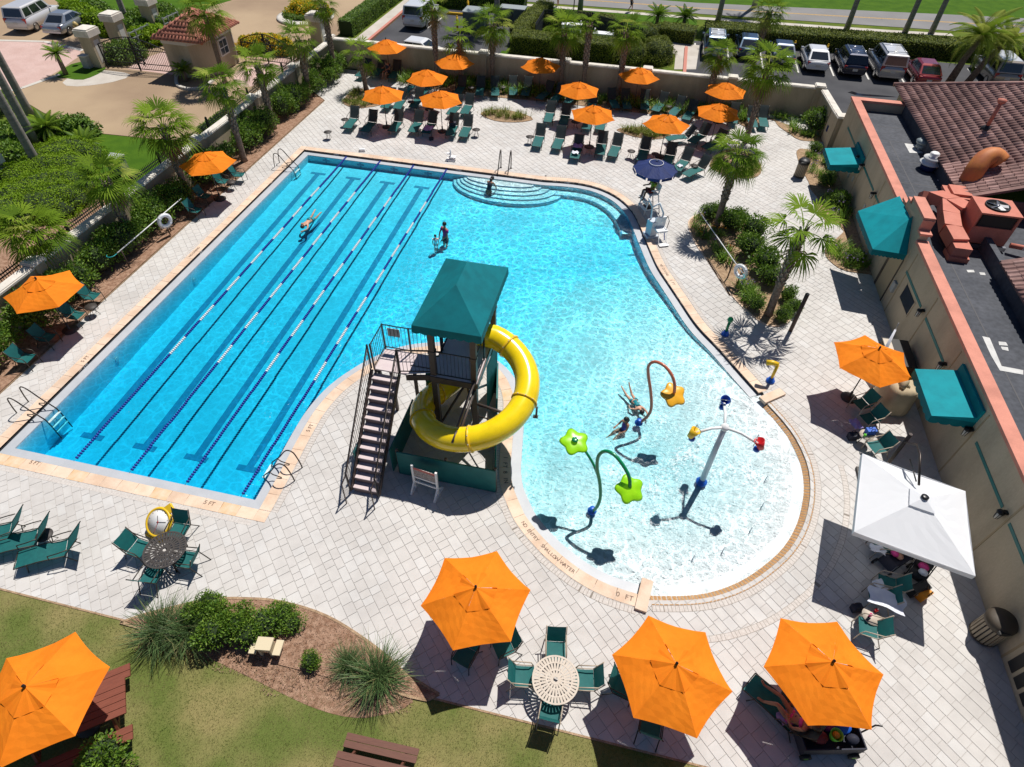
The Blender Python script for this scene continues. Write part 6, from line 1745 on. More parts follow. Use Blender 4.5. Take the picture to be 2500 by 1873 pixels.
# blue guard umbrella
t = thing('guard_umbrella', 'navy blue umbrella with white ring above the lifeguard chair', 'umbrella', (*(1.04, 30.62, 2.60)[:2], 0))
link('canopy', canopy_mesh(1.15, 2.18, 2.62, 10, 'navy', .03, 5, .0), t); link('pole', UP, t); link('base', UB, t)
MB().tube([(.36 * math.cos(a), .36 * math.sin(a), 2.535) for a in [2 * PI * i / 24 for i in range(25)]], .014, 6, caps=False).build('white_ring', 'inkwhite', t)
mb = MB(); mb.lathe([(.0, 2.60), (.03, 2.66), (0, 2.72)], 8); mb.build('finial', 'white', t)
d = MB()
for i in range(10):
    a0, a1 = 2 * PI * (i + .06) / 10, 2 * PI * (i + .94) / 10; p, q = (1.14 * math.cos(a0), 1.14 * math.sin(a0)), (1.14 * math.cos(a1), 1.14 * math.sin(a1))
    d.add([(*p, 2.19), (*q, 2.19), (q[0] * 1.01, q[1] * 1.01, 2.05), (p[0] * 1.01, p[1] * 1.01, 2.05)], [(0, 1, 2, 3)])
d.build('valance', 'navy', t)
# white square cantilever umbrella
t = thing('cantilever_umbrella', 'large white square cantilever umbrella beside the clubhouse', 'umbrella', (0, 0, 0))
cs = [(8.32, 13.49, 2.28), (7.62, 10.55, 2.28), (10.54, 9.9, 2.28), (11.05, 12.73, 2.28)]; tip = Vector((9.42, 11.72, 2.82))
mb = MB()
for p, q in zip(cs, cs[1:] + cs[:1]):
    p, q = Vector(p), Vector(q); K, S = 6, 8; vs = []
    for k in range(K + 1):
        f = k / K
        for j in range(S + 1):
            u = j / S; v = tip.lerp(p.lerp(q, u), f); v.z -= .05 * 4 * u * (1 - u) * f + .004 * math.sin(j * 3 + k * 2); vs.append(v)
    mb.add(vs, [(k * 9 + j, (k + 1) * 9 + j, (k + 1) * 9 + j + 1, k * 9 + j + 1) for k in range(K) for j in range(S)])
mat('canvaswhite', (.80, .81, .83), .8, transl=.22, spec=.2, bump=.004, bscale=5)
cv = mb.build('canopy', 'canvaswhite', t)
mb = MB()
for p, q in zip(cs, cs[1:] + cs[:1]): mb.add([p, q, (q[0], q[1], q[2] - .17), (p[0], p[1], p[2] - .17)], [(0, 1, 2, 3)])
mb.build('valance', 'canvaswhite', cv)
mb = MB(); tq = [tip.lerp(Vector(c), .22) + Vector((0, 0, .05)) for c in cs]
for a, b in zip(tq, tq[1:] + tq[:1]): mb.add([tip + Vector((0, 0, .07)), a, b], [(0, 1, 2)])
mb.build('vent_cap', 'canvaswhite', cv)
MB().lathe([(.1, .06), (.1, .1), (.06, .12), (.0, .12)], 14, tuple(tip)).build('finial', 'steelblack', t)
MB().tube([(9.75, 14.35, 0), (9.75, 14.35, 2.6)], .06, 10).build('mast', 'bronze', t)
MB().tube([(9.75, 14.35, 2.2), (9.6, 13.6, 2.95), (9.43, 12.98, 3.2), (9.42, 12.2, 2.78)], .035, 8).build('arm', 'bronze', t); MB().tube([(9.5, 13.3, 2.6), (9.43, 12.4, 2.7)], .02, 6).build('strut', 'steelblack', t)
mb = MB(); mb.b2(9.25, 10.25, 13.85, 14.85, 0, .1); mb.build('base', 'tabledk', t)

# ------------------------------------------------------------------ sling furniture
def sling(mb, prof, w, mi=0):
    vs = [(s * w / 2, y, z) for s in (-1, 1) for y, z in prof]; n = len(prof)
    mids = [(0, y, z - .018) for y, z in prof]
    mb.add(vs[:n] + mids + vs[n:], [(i, n + i, n + i + 1, i + 1) for i in range(n - 1)] + [(n + i, 2 * n + i, 2 * n + i + 1, n + i + 1) for i in range(n - 1)], mi, True)
def make_lounger(low=False):
    t = empty('lounger')
    bp_ = [(-.26, .40), (-.42, .57), (-.58, .74), (-.74, .91), (-.86, 1.04)] if low else [(-.26, .40), (-.36, .53), (-.5, .74), (-.62, .93), (-.70, 1.02)]
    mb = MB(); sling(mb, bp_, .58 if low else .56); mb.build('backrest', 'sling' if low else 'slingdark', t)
    mb = MB(); sling(mb, [(-.24, .385), (-.05, .365), (.2, .385), (.45, .40), (.8, .375), (1.08, .33)], .56); mb.build('seat', 'sling', t)
    for s in (-.3, .3):
        mb = MB(); mb.tube([(s, -.25, .38), (s, .45, .405), (s, 1.1, .325)], .016, 6); mb.build('side_rail', 'framedk', t)
        mb = MB(); mb.tube([(s, -.25, .385), (s, bp_[3][0], bp_[3][1]), (s, bp_[4][0] - .01, bp_[4][1] + .01)], .016, 6); mb.build('back_rail', 'framedk', t)
        mb = MB(); mb.tube([(s * 1.08, -.46, .68), (s * 1.14, -.2, .64), (s * 1.12, .1, .6), (s * 1.05, .16, .38)], .016, 6); mb.build('armrest', 'framedk', t)
    for x in (-.29, .29):
        for y0, y1 in ((-.2, -.42), (.75, .86)):
            mb = MB(); mb.tube([(x, y0, .38), (x * 1.06, y1, 0)], .016, 6); mb.build('leg', 'framedk', t)
    mb = MB(); mb.tube([(-.3, 1.1, .325), (.3, 1.1, .325)], .014, 6); mb.build('foot_bar', 'framedk', t)
    return t
def make_chair(tan=False):
    fm = 'frametan' if tan else 'framedk'
    t = empty('patio_chair')
    mb = MB(); sling(mb, [(-.2, .45), (-.27, .62), (-.34, .80), (-.40, .93)], .5); mb.build('backrest', 'sling', t)
    mb = MB(); sling(mb, [(-.2, .43), (0, .41), (.2, .42), (.28, .44)], .5); mb.build('seat', 'sling', t)
    for s in (-.27, .27):
        mb = MB(); mb.tube([(s, .28, .0), (s, .26, .44), (s, .2, .63), (s, -.1, .66), (s, -.3, .68)], .016, 6); mb.build('arm_leg', fm, t)
        mb = MB(); mb.tube([(s, -.42, 0), (s, -.2, .43), (s, -.41, .95)], .016, 6); mb.build('back_leg', fm, t)
        mb = MB(); mb.tube([(s, -.2, .43), (s, .27, .43)], .014, 6); mb.build('seat_rail', fm, t)
    return t
LG0, CH0, CT0 = make_lounger(), make_chair(), make_chair(True)
LG1 = make_lounger(True)
used = {}
def inst(proto, name, label, cat, p, rz, group):
    o = proto if proto.name not in used else copy_tree(proto)
    used[proto.name] = 1
    o.location = (p[0], p[1], 0); o.rotation_euler = (0, 0, rz); tag(o, label, cat, group)
    return o
def lounger(b, f, lab, proto=None):
    d = Vector((f[0] - b[0], f[1] - b[1])); rz = math.atan2(-d.x, d.y); d.normalize(); m = ((b[0] + f[0]) / 2 - d.x * .19, (b[1] + f[1]) / 2 - d.y * .19)
    return inst(proto or LG0, 'lounger', 'teal sling lounger ' + lab, 'lounger', m, rz, 'teal sling loungers')
def chair(p, face, lab, tan=False):
    d = (face[0] - p[0], face[1] - p[1])
    return inst(CT0 if tan else CH0, 'patio_chair', lab, 'chair', p, math.atan2(-d[0], d[1]), 'teal sling chairs')
LG = [((-18.14, 36.55, 0.98), (-18.06, 35.00, 0.33), 'far left of the front row, beside a side table'), ((-16.80, 36.18, 0.98), (-16.80, 34.93, 0.33), 'left of the front left umbrella pole'), ((-15.25, 36.76, 0.98), (-15.19, 35.37, 0.33), 'right of the front left umbrella pole'),
 ((-13.99, 37.04, 0.98), (-13.95, 35.57, 0.33), 'between the two front left umbrella poles'), ((-13.10, 37.14, 0.98), (-13.09, 35.60, 0.33), 'holding a pale purple towel'), ((-11.69, 37.09, 0.98), (-11.58, 35.81, 0.33), 'holding a dark bag, right of the second front umbrella pole'), ((-10.80, 37.27, 0.98), (-10.72, 35.71, 0.33), 'at the right end of the front left row'),
 ((-16.95, 40.07, 0.98), (-16.93, 38.58, 0.33), 'half under the front left umbrella'), ((-16.23, 40.19, 0.98), (-16.09, 38.58, 0.33), 'just right of the front left umbrella'), ((-15.15, 40.58, 0.98), (-15.13, 39.08, 0.33), 'in shade of the third row umbrella'), ((-12.29, 39.91, 0.98), (-12.38, 38.92, 0.33), 'half under the second front umbrella'), ((-11.60, 40.51, 0.98), (-11.57, 39.07, 0.33), 'right of the second front umbrella, second row'),
 ((-16.35, 42.51, 0.98), (-16.47, 41.68, 0.33), 'under the left side of the third row umbrella'), ((-15.07, 42.34, 0.98), (-15.25, 41.68, 0.33), 'under the third row umbrella canopy'), ((-12.96, 43.48, 0.98), (-12.90, 42.00, 0.33), 'before the palms, in dark shade'), ((-11.66, 43.67, 0.98), (-11.42, 42.33, 0.33), 'third from the left under the back wall plants'), ((-10.69, 43.95, 0.98), (-10.37, 42.63, 0.33), 'left of the back row side table'), ((-9.48, 44.39, 0.98), (-9.17, 43.06, 0.33), 'right of the back row side table'), ((-8.42, 44.60, 0.98), (-8.36, 43.11, 0.33), 'in the shade left of the palm shadow umbrella'),
 ((-19.67, 45.18, 0.98), (-19.65, 43.85, 0.33), 'left of the seated person in the far corner'), ((-18.40, 45.15, 0.98), (-18.30, 43.49, 0.33), 'right of the seated person in the far corner'), ((-20.57, 44.71, 0.98), (-20.71, 43.36, 0.33), 'behind the small corner palm'),
 ((-6.79, 44.21, 0.98), (-7.24, 42.79, 0.33), 'under the palm shadow umbrella'), ((-5.97, 44.02, 0.98), (-6.21, 42.48, 0.33), 'at the left edge of the umbrella behind the centre'), ((-4.98, 43.88, 0.98), (-5.25, 42.55, 0.33), 'under the umbrella behind the centre'), ((-3.58, 42.66, 0.98), (-3.54, 42.07, 0.33), 'right under the umbrella behind the centre'), ((-2.41, 43.99, 0.98), (-2.00, 42.78, 0.33), 'left in the shade of the rounded hedge umbrella'), ((-1.52, 44.24, 0.98), (-1.17, 42.73, 0.33), 'middle in the shade of the rounded hedge umbrella'), ((-0.16, 44.42, 0.98), (-0.03, 43.05, 0.33), 'right in the shade of the rounded hedge umbrella'),
 ((1.09, 44.27, 0.98), (0.75, 43.07, 0.33), 'first of three slanting at the right back'), ((2.26, 43.91, 0.98), (1.85, 42.63, 0.33), 'second of three slanting at the right back'), ((3.11, 43.47, 0.98), (2.78, 42.15, 0.33), 'third of three slanting at the right back'), ((5.87, 43.76, 0.98), (5.80, 42.45, 0.33), 'behind the umbrella beside the big palm'),
 ((-6.09, 40.70, 0.98), (-6.03, 39.36, 0.33), 'second row centre, left one'), ((-5.06, 40.70, 0.98), (-5.00, 39.11, 0.33), 'second row centre, in umbrella shade'), ((-3.42, 40.24, 0.98), (-3.47, 39.02, 0.33), 'under the centre front umbrella, left'), ((-2.58, 40.47, 0.98), (-2.62, 39.08, 0.33), 'under the centre front umbrella, right'),
 ((-6.11, 37.23, 0.98), (-6.06, 35.54, 0.33), 'at the left end of the centre front row'), ((-4.82, 37.25, 0.98), (-4.86, 35.55, 0.33), 'second in the centre front row'), ((-3.59, 35.90, 0.98), (-3.59, 34.99, 0.33), 'covered with a purple towel and white bag'), ((-2.24, 37.22, 0.98), (-2.18, 35.45, 0.33), 'right of the centre front umbrella pole'), ((-1.28, 37.16, 0.98), (-1.44, 35.42, 0.33), 'at the right end of the centre front row'),
 ((0.41, 36.99, 0.98), (0.30, 35.45, 0.33), 'behind the navy umbrella, left'), ((1.95, 36.56, 0.98), (1.81, 35.28, 0.33), 'behind the navy umbrella, right'), ((2.90, 36.07, 0.98), (2.47, 34.89, 0.33), 'with a white towel on the seat'), ((3.86, 35.32, 0.98), (3.08, 34.36, 0.33), 'angled, nearest the pool at the right'), ((3.85, 39.81, 0.98), (3.33, 38.88, 0.33), 'left in the shade beside the big palm'), ((4.86, 39.17, 0.98), (4.15, 38.15, 0.33), 'right in the shade beside the big palm'), ((2.70, 39.15, 0.98), (2.17, 38.89, 0.33), 'right edge of the umbrella over the leafy bed'),
 ((7.73, 43.66, 0.98), (7.76, 42.52, 0.33), 'alone right of the big palm by the corner bed'), ((6.96, 43.57, 0.98), (7.08, 42.09, 0.33), 'half hidden behind the big palm trunk'),
 ((-14.01, 6.21, 1.06), (-15.72, 5.21, 0.33), 'right one of three at the bottom left'), ((-15.11, 6.31, 1.06), (-16.84, 5.30, 0.33), 'middle one of three at the bottom left'), ((-16.03, 6.33, 1.06), (-17.76, 5.30, 0.33), 'left one of three at the bottom left, cut by the edge')]
for b, f, lab in LG: lounger(b, f, lab, LG1 if 'three at the bottom left' in lab else None)
# chairs
CHS = [((-21.71, 26.71), (-18, 26.5), 'teal chair by the farther left umbrella pole'), ((-21.28, 27.59), (-18, 28.2), 'teal chair at the poolside end past the farther left umbrella'), ((-21.78, 25.06), (-18, 24.9), 'teal chair in the shade of the farther left umbrella'), ((-21.48, 23.69), (-18, 23.6), 'teal chair before the left life ring'),
 ((-21.75, 16.37), (-18, 16.6), 'teal chair beyond the nearer left umbrella'), ((-21.52, 15.11), (-18, 15.3), 'teal chair beside the nearer left umbrella pole'), ((-21.68, 13.66), (-18, 14.0), 'teal chair in dark shade of the nearer left umbrella'), ((-21.60, 12.45), (-18, 12.8), 'teal chair nearest the ladder on the left'),
 ((-12.41, 6.38, 0.30), (-11.54, 6.31, 0.30), 'teal chair left of the dark round table'), ((-11.60, 7.20, 0.30), (-11.54, 6.31, 0.30), 'teal chair behind the dark round table by the clock'), ((-10.77, 6.38, 0.30), (-11.54, 6.31, 0.30), 'teal chair right of the dark round table'), ((-11.49, 5.68, 0.30), (-11.54, 6.31, 0.30), 'teal chair in front of the dark round table'),
 ((0.15, 6.28, 0.30), (0.28, 5.57, 0.30), 'teal chair above the tan slotted table'), ((-0.56, 5.42, 0.30), (0.28, 5.57, 0.30), 'teal chair left of the tan slotted table'), ((1.04, 5.70, 0.30), (0.28, 5.57, 0.30), 'teal chair right of the tan slotted table'), ((0.28, 4.80, 0.30), (0.28, 5.57, 0.30), 'teal chair below the tan slotted table'),
 ((-2.16, 5.60, 0.20), (-2.32, 5.05, 0.20), 'chair under the lower edge of the left bottom umbrella'), ((-1.21, 6.05, 0.30), (-1.71, 5.67, 0.30), 'chair jutting out from the left bottom umbrella'), ((2.00, 5.75, 0.20), (2.57, 5.63, 0.20), 'chair peeping out left of the middle bottom umbrella'), ((2.74, 5.00, 0.20), (2.79, 5.48, 0.20), 'chair peeping out below the middle bottom umbrella'),
 ((8.51, 8.81, 0.30), (8.12, 8.86, 0.30), 'teal chair beside the little tan table'), ((9.29, 10.29, 0.30), (8.84, 10.36, 0.30), 'dark teal chair under the white umbrella holding a towel'), ((8.94, 9.82, 0.30), (8.57, 9.86, 0.30), 'dark teal chair with a big white towel'), ((9.38, 11.59, 0.30), (8.85, 11.56, 0.30), 'chair hidden under the white umbrella edge'),
 ((9.77, 17.66, 0.30), (9.14, 17.28, 0.30), 'dark chair nearest the umbrella pole by the clubhouse'), ((9.92, 16.95, 0.30), (9.24, 16.57, 0.30), 'dark chair with a purple towel by the clubhouse'), ((9.94, 15.63, 0.30), (9.30, 15.34, 0.30), 'teal chair just above the white umbrella')]
for i, (p, fc, lab) in enumerate(CHS): chair(p, fc, lab, 11 < i < 16 or i > 19)
SUNB = lounger((6.62, 5.62), (5.25, 6.62), 'under the sunbather at the bottom right')
# towels and little things on seats
def towel(p, m, label, sx=.5, sy=.7, rz=0.0, z=.5, seed=0):
    r = random.Random(seed); mb = MB(); n = 9; vs = []
    for i in range(n):
        for j in range(n):
            u, v = i / (n - 1) - .5, j / (n - 1) - .5; vs.append((u * sx * (1 + .1 * math.sin(v * 7)), v * sy, z + .035 * math.sin(u * 9 + seed) * math.cos(v * 7) - .16 * max(0, abs(u) - .33)))
    mb.add(vs, [(i * n + j, (i + 1) * n + j, (i + 1) * n + j + 1, i * n + j + 1) for i in range(n - 1) for j in range(n - 1)], 0, True)
    tag(mb.build('towel', m, None, (p[0], p[1], 0), rz), label, 'towel')
towel((-13.09, 35.94, 0.45), 'towelp', 'pale purple towel spread on a front lounger', .55, .75, 0, .46, 1); towel((-3.58, 35.79, 0.45), 'towelp', 'purple towel heaped on the covered lounger', .55, .6, 0, .56, 2); towel((-3.60, 34.99, 0.40), 'towelw', 'white bundle at the foot of the covered lounger', .4, .35, 0, .5, 3)
towel((2.57, 35.06, 0.40), 'towelw', 'small white towel on a lounger by the navy umbrella', .3, .3, .5, .44, 4); towel((8.99, 9.61, 0.60), 'towelw', 'large white towel thrown over a chair under the white umbrella', .95, .55, -.25, .72, 5); towel((9.02, 10.16, 0.60), 'towelw', 'white folded towel on the dark teal chair', .3, .36, .5, .5, 6)
towel((8.87, 9.94, 0.60), 'pink', 'bright pink cloth on the dark teal chair', .3, .16, -.4, .52, 7); towel((9.35, 16.50, 0.50), 'towelp', 'lilac towel on the chair by the clubhouse', .35, .45, .4, .5, 8); towel((6.11, 5.98, 0.50), 'towelp', 'lilac towel trailing behind the sunbather', .6, .3, .5, .48, 9)
towel((9.12, 11.31, 0.60), 'towelw', 'pale towel just inside the white umbrella shade', .45, .25, -.2, .6, 10)
# tables
def round_table(p, label, m, fm, R=.6, h=.72):
    t = thing('dining_table', label, 'table', p[:2], 0, 'round slotted dining tables')
    mb = MB()
    def ring(r0, r1):
        n = 40; vs = [(r * math.cos(2 * PI * i / n), r * math.sin(2 * PI * i / n), z) for r, z in ((r0, h - .02), (r1, h - .02), (r1, h), (r0, h)) for i in range(n)]
        mb.add(vs, [(k * n + i, k * n + (i + 1) % n, ((k + 1) % 4) * n + (i + 1) % n, ((k + 1) % 4) * n + i) for k in range(4) for i in range(n)])
    for a, b in ((R - .045, R), (R * .66, R * .72), (R * .36, R * .42), (.06, .13)): ring(a, b)
    top = mb.build('table_top', m, t)
    for r0, r1, n, wd in ((R * .71, R - .03, 40, .058), (R * .41, R * .67, 28, .052), (.12, R * .37, 16, .05)):
        sm_ = MB(); sm_.b2(r0, r1, -wd / 2, wd / 2, h - .016, h - .004); me = sm_.mesh('slat', m)
        for i in range(n): o = link('slat', me, top); o.rotation_euler = (0, 0, 2 * PI * i / n)
    for i in range(4):
        a = PI / 4 + i * PI / 2; MB().tube([(.2 * math.cos(a), .2 * math.sin(a), h - .03), (.12 * math.cos(a), .12 * math.sin(a), .4), (.42 * math.cos(a), .42 * math.sin(a), 0)], .02, 6).build('leg', fm, t)
round_table((0.27, 5.43, 0.72), 'tan round dining table with slotted top', 'tabletan', 'frametan'); round_table((-11.41, 6.39, 0.72), 'dark brown round dining table beside the yellow clock', 'tabledk', 'framedk')
ST0 = None
def side_table(p, label, m='tabledk', R=.24, h=.45):
    t = thing('side_table', label, 'side table', p, uni(0, 3), 'small round side tables')
    MB().lathe([(R - .02, h - .03), (R, h - .02), (R, h), (0, h)], 20).build('top', m, t)
    for i in range(4):
        a = i * PI / 2; MB().tube([(R * .5 * math.cos(a), R * .5 * math.sin(a), h - .02), (R * .45 * math.cos(a), R * .45 * math.sin(a), .2), (R * .85 * math.cos(a), R * .85 * math.sin(a), 0)], .011, 5).build('leg', 'framedk', t)
for p, lab in (((-18.56, 35.78, 0.45), 'left of the front left lounger'), ((-18.84, 33.81, 0.45), 'alone near the pool corner'), ((-10.11, 36.55, 0.45), 'at the right end of the front left row'), ((-15.45, 39.55, 0.45), 'between second row loungers on the left'), ((-10.07, 43.77, 0.45), 'between back row loungers under the plants'), ((-6.66, 36.44, 0.45), 'with white things on it left of the centre front row'), ((-2.90, 35.97, 0.45), 'at the centre front umbrella pole'), ((-0.37, 36.13, 0.45), 'alone left of the navy umbrella'), ((1.06, 36.14, 0.45), 'behind the navy umbrella'), ((3.32, 39.75, 0.45), 'beside the leafy bed umbrella'), ((1.53, 43.55, 0.45), 'among the slanting loungers'), ((3.36, 35.23, 0.45), 'between the two angled loungers'), ((-4.22, 39.38, 0.45), 'in the shade left of the centre umbrella'), ((-15.35, 6.1), 'between the bottom left loungers'), ((-21.25, 26.72, 0.45), 'beside the farther left umbrella'), ((-21.28, 15.71, 0.45), 'beside the nearer left umbrella'), ((-12.22, 43.07, 0.45), 'in the back row shade on the left')):
    side_table((p[0], p[1], 0), 'dark round side table ' + lab)
side_table((*(8.63, 9.16, 0.45)[:2], 0), 'tan round side table with drinks below the white umbrella', 'tabletan', .27); side_table((*(9.66, 16.09, 0.45)[:2], 0), 'tan round side table with a blue bag above the white umbrella', 'tabletan', .25)

# ------------------------------------------------------------------ cars (local +y is the nose)
def car(label, p, rz, col, kind='sedan', metal=.3, cat='car', rails=False, roofcol=None):
    name = {'sedan': 'parked_sedan', 'suv': 'parked_suv', 'hatch': 'parked_hatchback', 'wagon': 'parked_wagon'}[kind]
    t = thing(name, label, cat, p, rz, 'parked cars')
    pm_ = mat('paint', col, .28, metal=metal, coat=1.0, spec=.5)
    L, W, H, belt = {'sedan': (4.6, 1.78, 1.42, .92), 'suv': (5.0, 1.96, 1.86, 1.12), 'hatch': (4.3, 1.74, 1.46, .95), 'wagon': (4.6, 1.8, 1.62, 1.0)}[kind]
    w, h2 = W / 2, L / 2
    gb, gf = {'sedan': (-h2 + .55, h2 - 1.25), 'suv': (-h2 + .12, h2 - 1.35), 'hatch': (-h2 + .18, h2 - 1.15), 'wagon': (-h2 + .14, h2 - 1.2)}[kind]
    rb, rf = {'sedan': (gb + .75, gf - .85), 'suv': (gb + .22, gf - .6), 'hatch': (gb + .75, gf - .8), 'wagon': (gb + .3, gf - .7)}[kind]
    # lower body: lofted sections
    st = [(-h2, .45, belt - .22, .82), (-h2 + .08, .30, belt - .1, .93), (-h2 + .3, .25, belt - .02, .98), (-h2 + .8, .22, belt, 1), (0, .2, belt, 1), (gf - .1, .2, belt - .01, 1), (h2 - .9, .22, belt - .1, .99), (h2 - .35, .25, belt - .2, .95), (h2 - .1, .3, belt - .3, .86), (h2, .42, belt - .38, .74)]
    vs, fs = [], []
    for y, zb, zt, k in st:
        ww = w * k
        sec = [(0, zb), (ww * .86, zb), (ww, zb + .14), (ww, zb + (zt - zb) * .55), (ww * .97, zt - .08), (ww * .86, zt), (ww * .4, zt + .02), (0, zt + .025)]
        vs += [(x, y, z) for x, z in sec] + [(-x, y, z) for x, z in sec[-2:0:-1]]
    n = 14
    for i in range(len(st) - 1):
        for j in range(n): fs.append((i * n + j, i * n + (j + 1) % n, (i + 1) * n + (j + 1) % n, (i + 1) * n + j))
    fs += [tuple(range(n))[::-1], tuple((len(st) - 1) * n + i for i in range(n))]
    mb = MB(); mb.add(vs, [f[::-1] for f in fs], 0, True)
    # cabin
    bw, tw_ = w * .93, w * (.80 if kind == 'suv' else .72)
    ring = lambda y0, y1, x, z: [(-x, y0, z), (x, y0, z), (x, y1, z), (-x, y1, z)]
    c = ring(gb, gf, bw, belt - .02) + ring(rb - .03, rf + .03, tw_ + .02, H - .07) + ring(rb + .1, rf - .12, tw_ - .1, H)
    mb.add(c, [(0, 1, 5, 4), (1, 2, 6, 5), (2, 3, 7, 6), (3, 0, 4, 7), (4, 5, 9, 8), (5, 6, 10, 9), (6, 7, 11, 10), (7, 4, 8, 11), (8, 9, 10, 11)])
    bd = mb.build('body', pm_, t)
    if roofcol:
        mb = MB(); mb.b2(-tw_ + .12, tw_ - .12, rb + .15, rf - .15, H - .01, H + .012); mb.build('roof_panel', mat('roofpaint', roofcol, .3, coat=1.0), bd)
    def pane(a, b, c_, d_, nm='window', m='glass', ins=(.08, .92, .1, .9), off=.012):
        a, b, c_, d_ = map(Vector, (a, b, c_, d_)); nr = (b - a).cross(d_ - a).normalized() * off
        def bl(u, v): return a.lerp(b, u).lerp(d_.lerp(c_, u), v) + nr
        u0, u1, v0, v1 = ins
        MB().add([bl(u0, v0), bl(u1, v0), bl(u1, v1), bl(u0, v1)], [(0, 1, 2, 3)]).build(nm, m, t)
    pane(c[0], c[1], c[5], c[4], 'rear_window'); pane(c[2], c[3], c[7], c[6], 'windscreen')
    segs = ((.05, .30), (.34, .64), (.68, .93)) if kind in ('suv', 'wagon') else ((.14, .5), (.53, .88))
    for u0, u1 in segs:
        pane(c[1], c[2], c[6], c[5], 'side_window', ins=(u0, u1, .12, .9)); pane(c[3], c[0], c[4], c[7], 'side_window', ins=(1 - u1, 1 - u0, .12, .9))
    for s in (-1, 1):
        mb = MB(); mb.box((s * w * .80, -h2 + .10, belt - .20), (w * .24, .12, .20 if kind != 'suv' else .34)); mb.build('taillight', mat('tail', (.42, .012, .012), .25, coat=.6), t)
        mb = MB(); mb.box((s * w * .66, h2 - .16, belt - .34), (w * .34, .16, .13)); mb.build('headlight', 'trim', t)
        mb = MB(); mb.box((s * (w + .08), gf - .28, belt + .05), (.18, .1, .12)); mb.build('mirror', pm_, t)
        for y in (-h2 + .92, h2 - .9):
            wh = empty('wheel', (s * (w - .11), y, .33), 0, t)
            MB().tube([(-.11, 0, 0), (.11, 0, 0)], .33, 20).build('tyre', 'rubber', wh)
            mb = MB(); mb.tube([(s * .09, 0, 0), (s * .122, 0, 0)], .21, 14); mb.build('rim', 'steel', wh)
    mb = MB(); mb.box((0, -h2 - .005, belt - .36), (.36, .03, .16)); mb.build('licence_plate', 'trim', t)
    mb = MB(); mb.box((0, -h2 + .04, .42), (W * .86, .12, .12)); mb.build('rear_bumper', pm_ if kind != 'suv' else 'steel', t)
    mb = MB(); mb.b2(-.42, .42, -h2 - .012 + .04, -h2 + .06, belt - .30, belt - .27); mb.build('trunk_trim', 'chrome', t)
    if rails:
        for s in (-1, 1): MB().tube([(s * (tw_ - .12), rb + .2, H + .05), (s * (tw_ - .12), rf - .2, H + .05)], .022, 6).build('roof_rail', 'steel', t)
        for y in (rb + .5, rf - .6): MB().tube([(-tw_ + .12, y, H + .05), (tw_ - .12, y, H + .05)], .016, 6).build('roof_bar', 'steel', t)
    return t
car('silver blue wagon with roof bars beside the footpath', (4.65, 57.2), 0, (.17, .23, .32), 'wagon', .6, rails=True, roofcol=(.55, .57, .60))
car('small dark blue car half hidden behind the car park palm', (7.3, 57.6), 0, (.02, .05, .09), 'hatch', .5)
car('dark blue sedan left of the white hatchback', (9.95, 56.8), 0, (.018, .028, .055), 'sedan', .5)
car('white sedan with red taillights in the row of parked cars', (12.4, 56.2), .02, (.72, .73, .75), 'hatch', 0)
car('black navy crossover between the white sedan and silver off roader', (15.05, 56.1), .02, (.008, .012, .035), 'wagon', .4, rails=True)
car('large silver off roader with white roof in the parking row', (17.7, 56.3), .02, (.42, .41, .42), 'suv', .5, rails=True, roofcol=(.68, .69, .71))
car('dark red hatchback left of the date palm', (20.2, 55.3), .02, (.24, .012, .02), 'hatch', .3)
car('tan off roader with white roof partly behind the date palm', (25.9, 57.2), .02, (.33, .29, .25), 'suv', .4, roofcol=(.66, .66, .66))
car('grey car at the right picture edge', (28.6, 57.0), .02, (.36, .38, .38), 'sedan', .4)
car('white off roader in the left car park by the footpath', (-20.7, 57.6), 0, (.70, .72, .75), 'suv', 0)
car('white car showing its roof behind the back wall', (-17.6, 48.6), -PI / 2 - .1, (.74, .75, .76), 'hatch', 0)
car('silver sedan by the gate pillar on the driveway', (-48.0, 47.3), .12, (.40, .42, .45), 'sedan', .6)
car('white off roader at the top left corner', (-51.4, 47.6), .15, (.66, .65, .66), 'suv', .1)
for i, x in enumerate((8.6, 11.2, 13.8)):
    t = thing('bollard', 'yellow bollard before the hedge, %s of three' % ('left', 'middle', 'right')[i], 'bollard', (x, 59.1, 0), 0, 'yellow bollards before the hedge')
    MB().tube([(0, 0, 0), (0, 0, .75)], .07, 10).build('post', 'yellowpost', t); MB().lathe([(.07, .75), (.05, .81), (0, .83)], 10).build('cap', 'yellowpost', t)
for p, lab in (((-17.07, 56.30), 'yellow bollard left of the green transformer'), ((-17.42, 61.09), 'yellow bollard behind the green transformer')):
    t = thing('bollard', lab, 'bollard', p, 0, 'yellow bollards by the transformer'); MB().tube([(0, 0, 0), (0, 0, 1.05)], .09, 10).build('post', 'yellowpost', t); MB().lathe([(.09, 1.05), (.06, 1.12), (0, 1.14)], 10).build('cap', 'yellowpost', t)
t = thing('parking_stop', 'yellow wheel stop by the transformers', 'wheel stop', (-18.24, 60.60)); mb = MB(); mb.box((0, 0, .08), (2.3, .18, .16), 0, taper=.8); mb.build('bar', 'yellowpost', t)
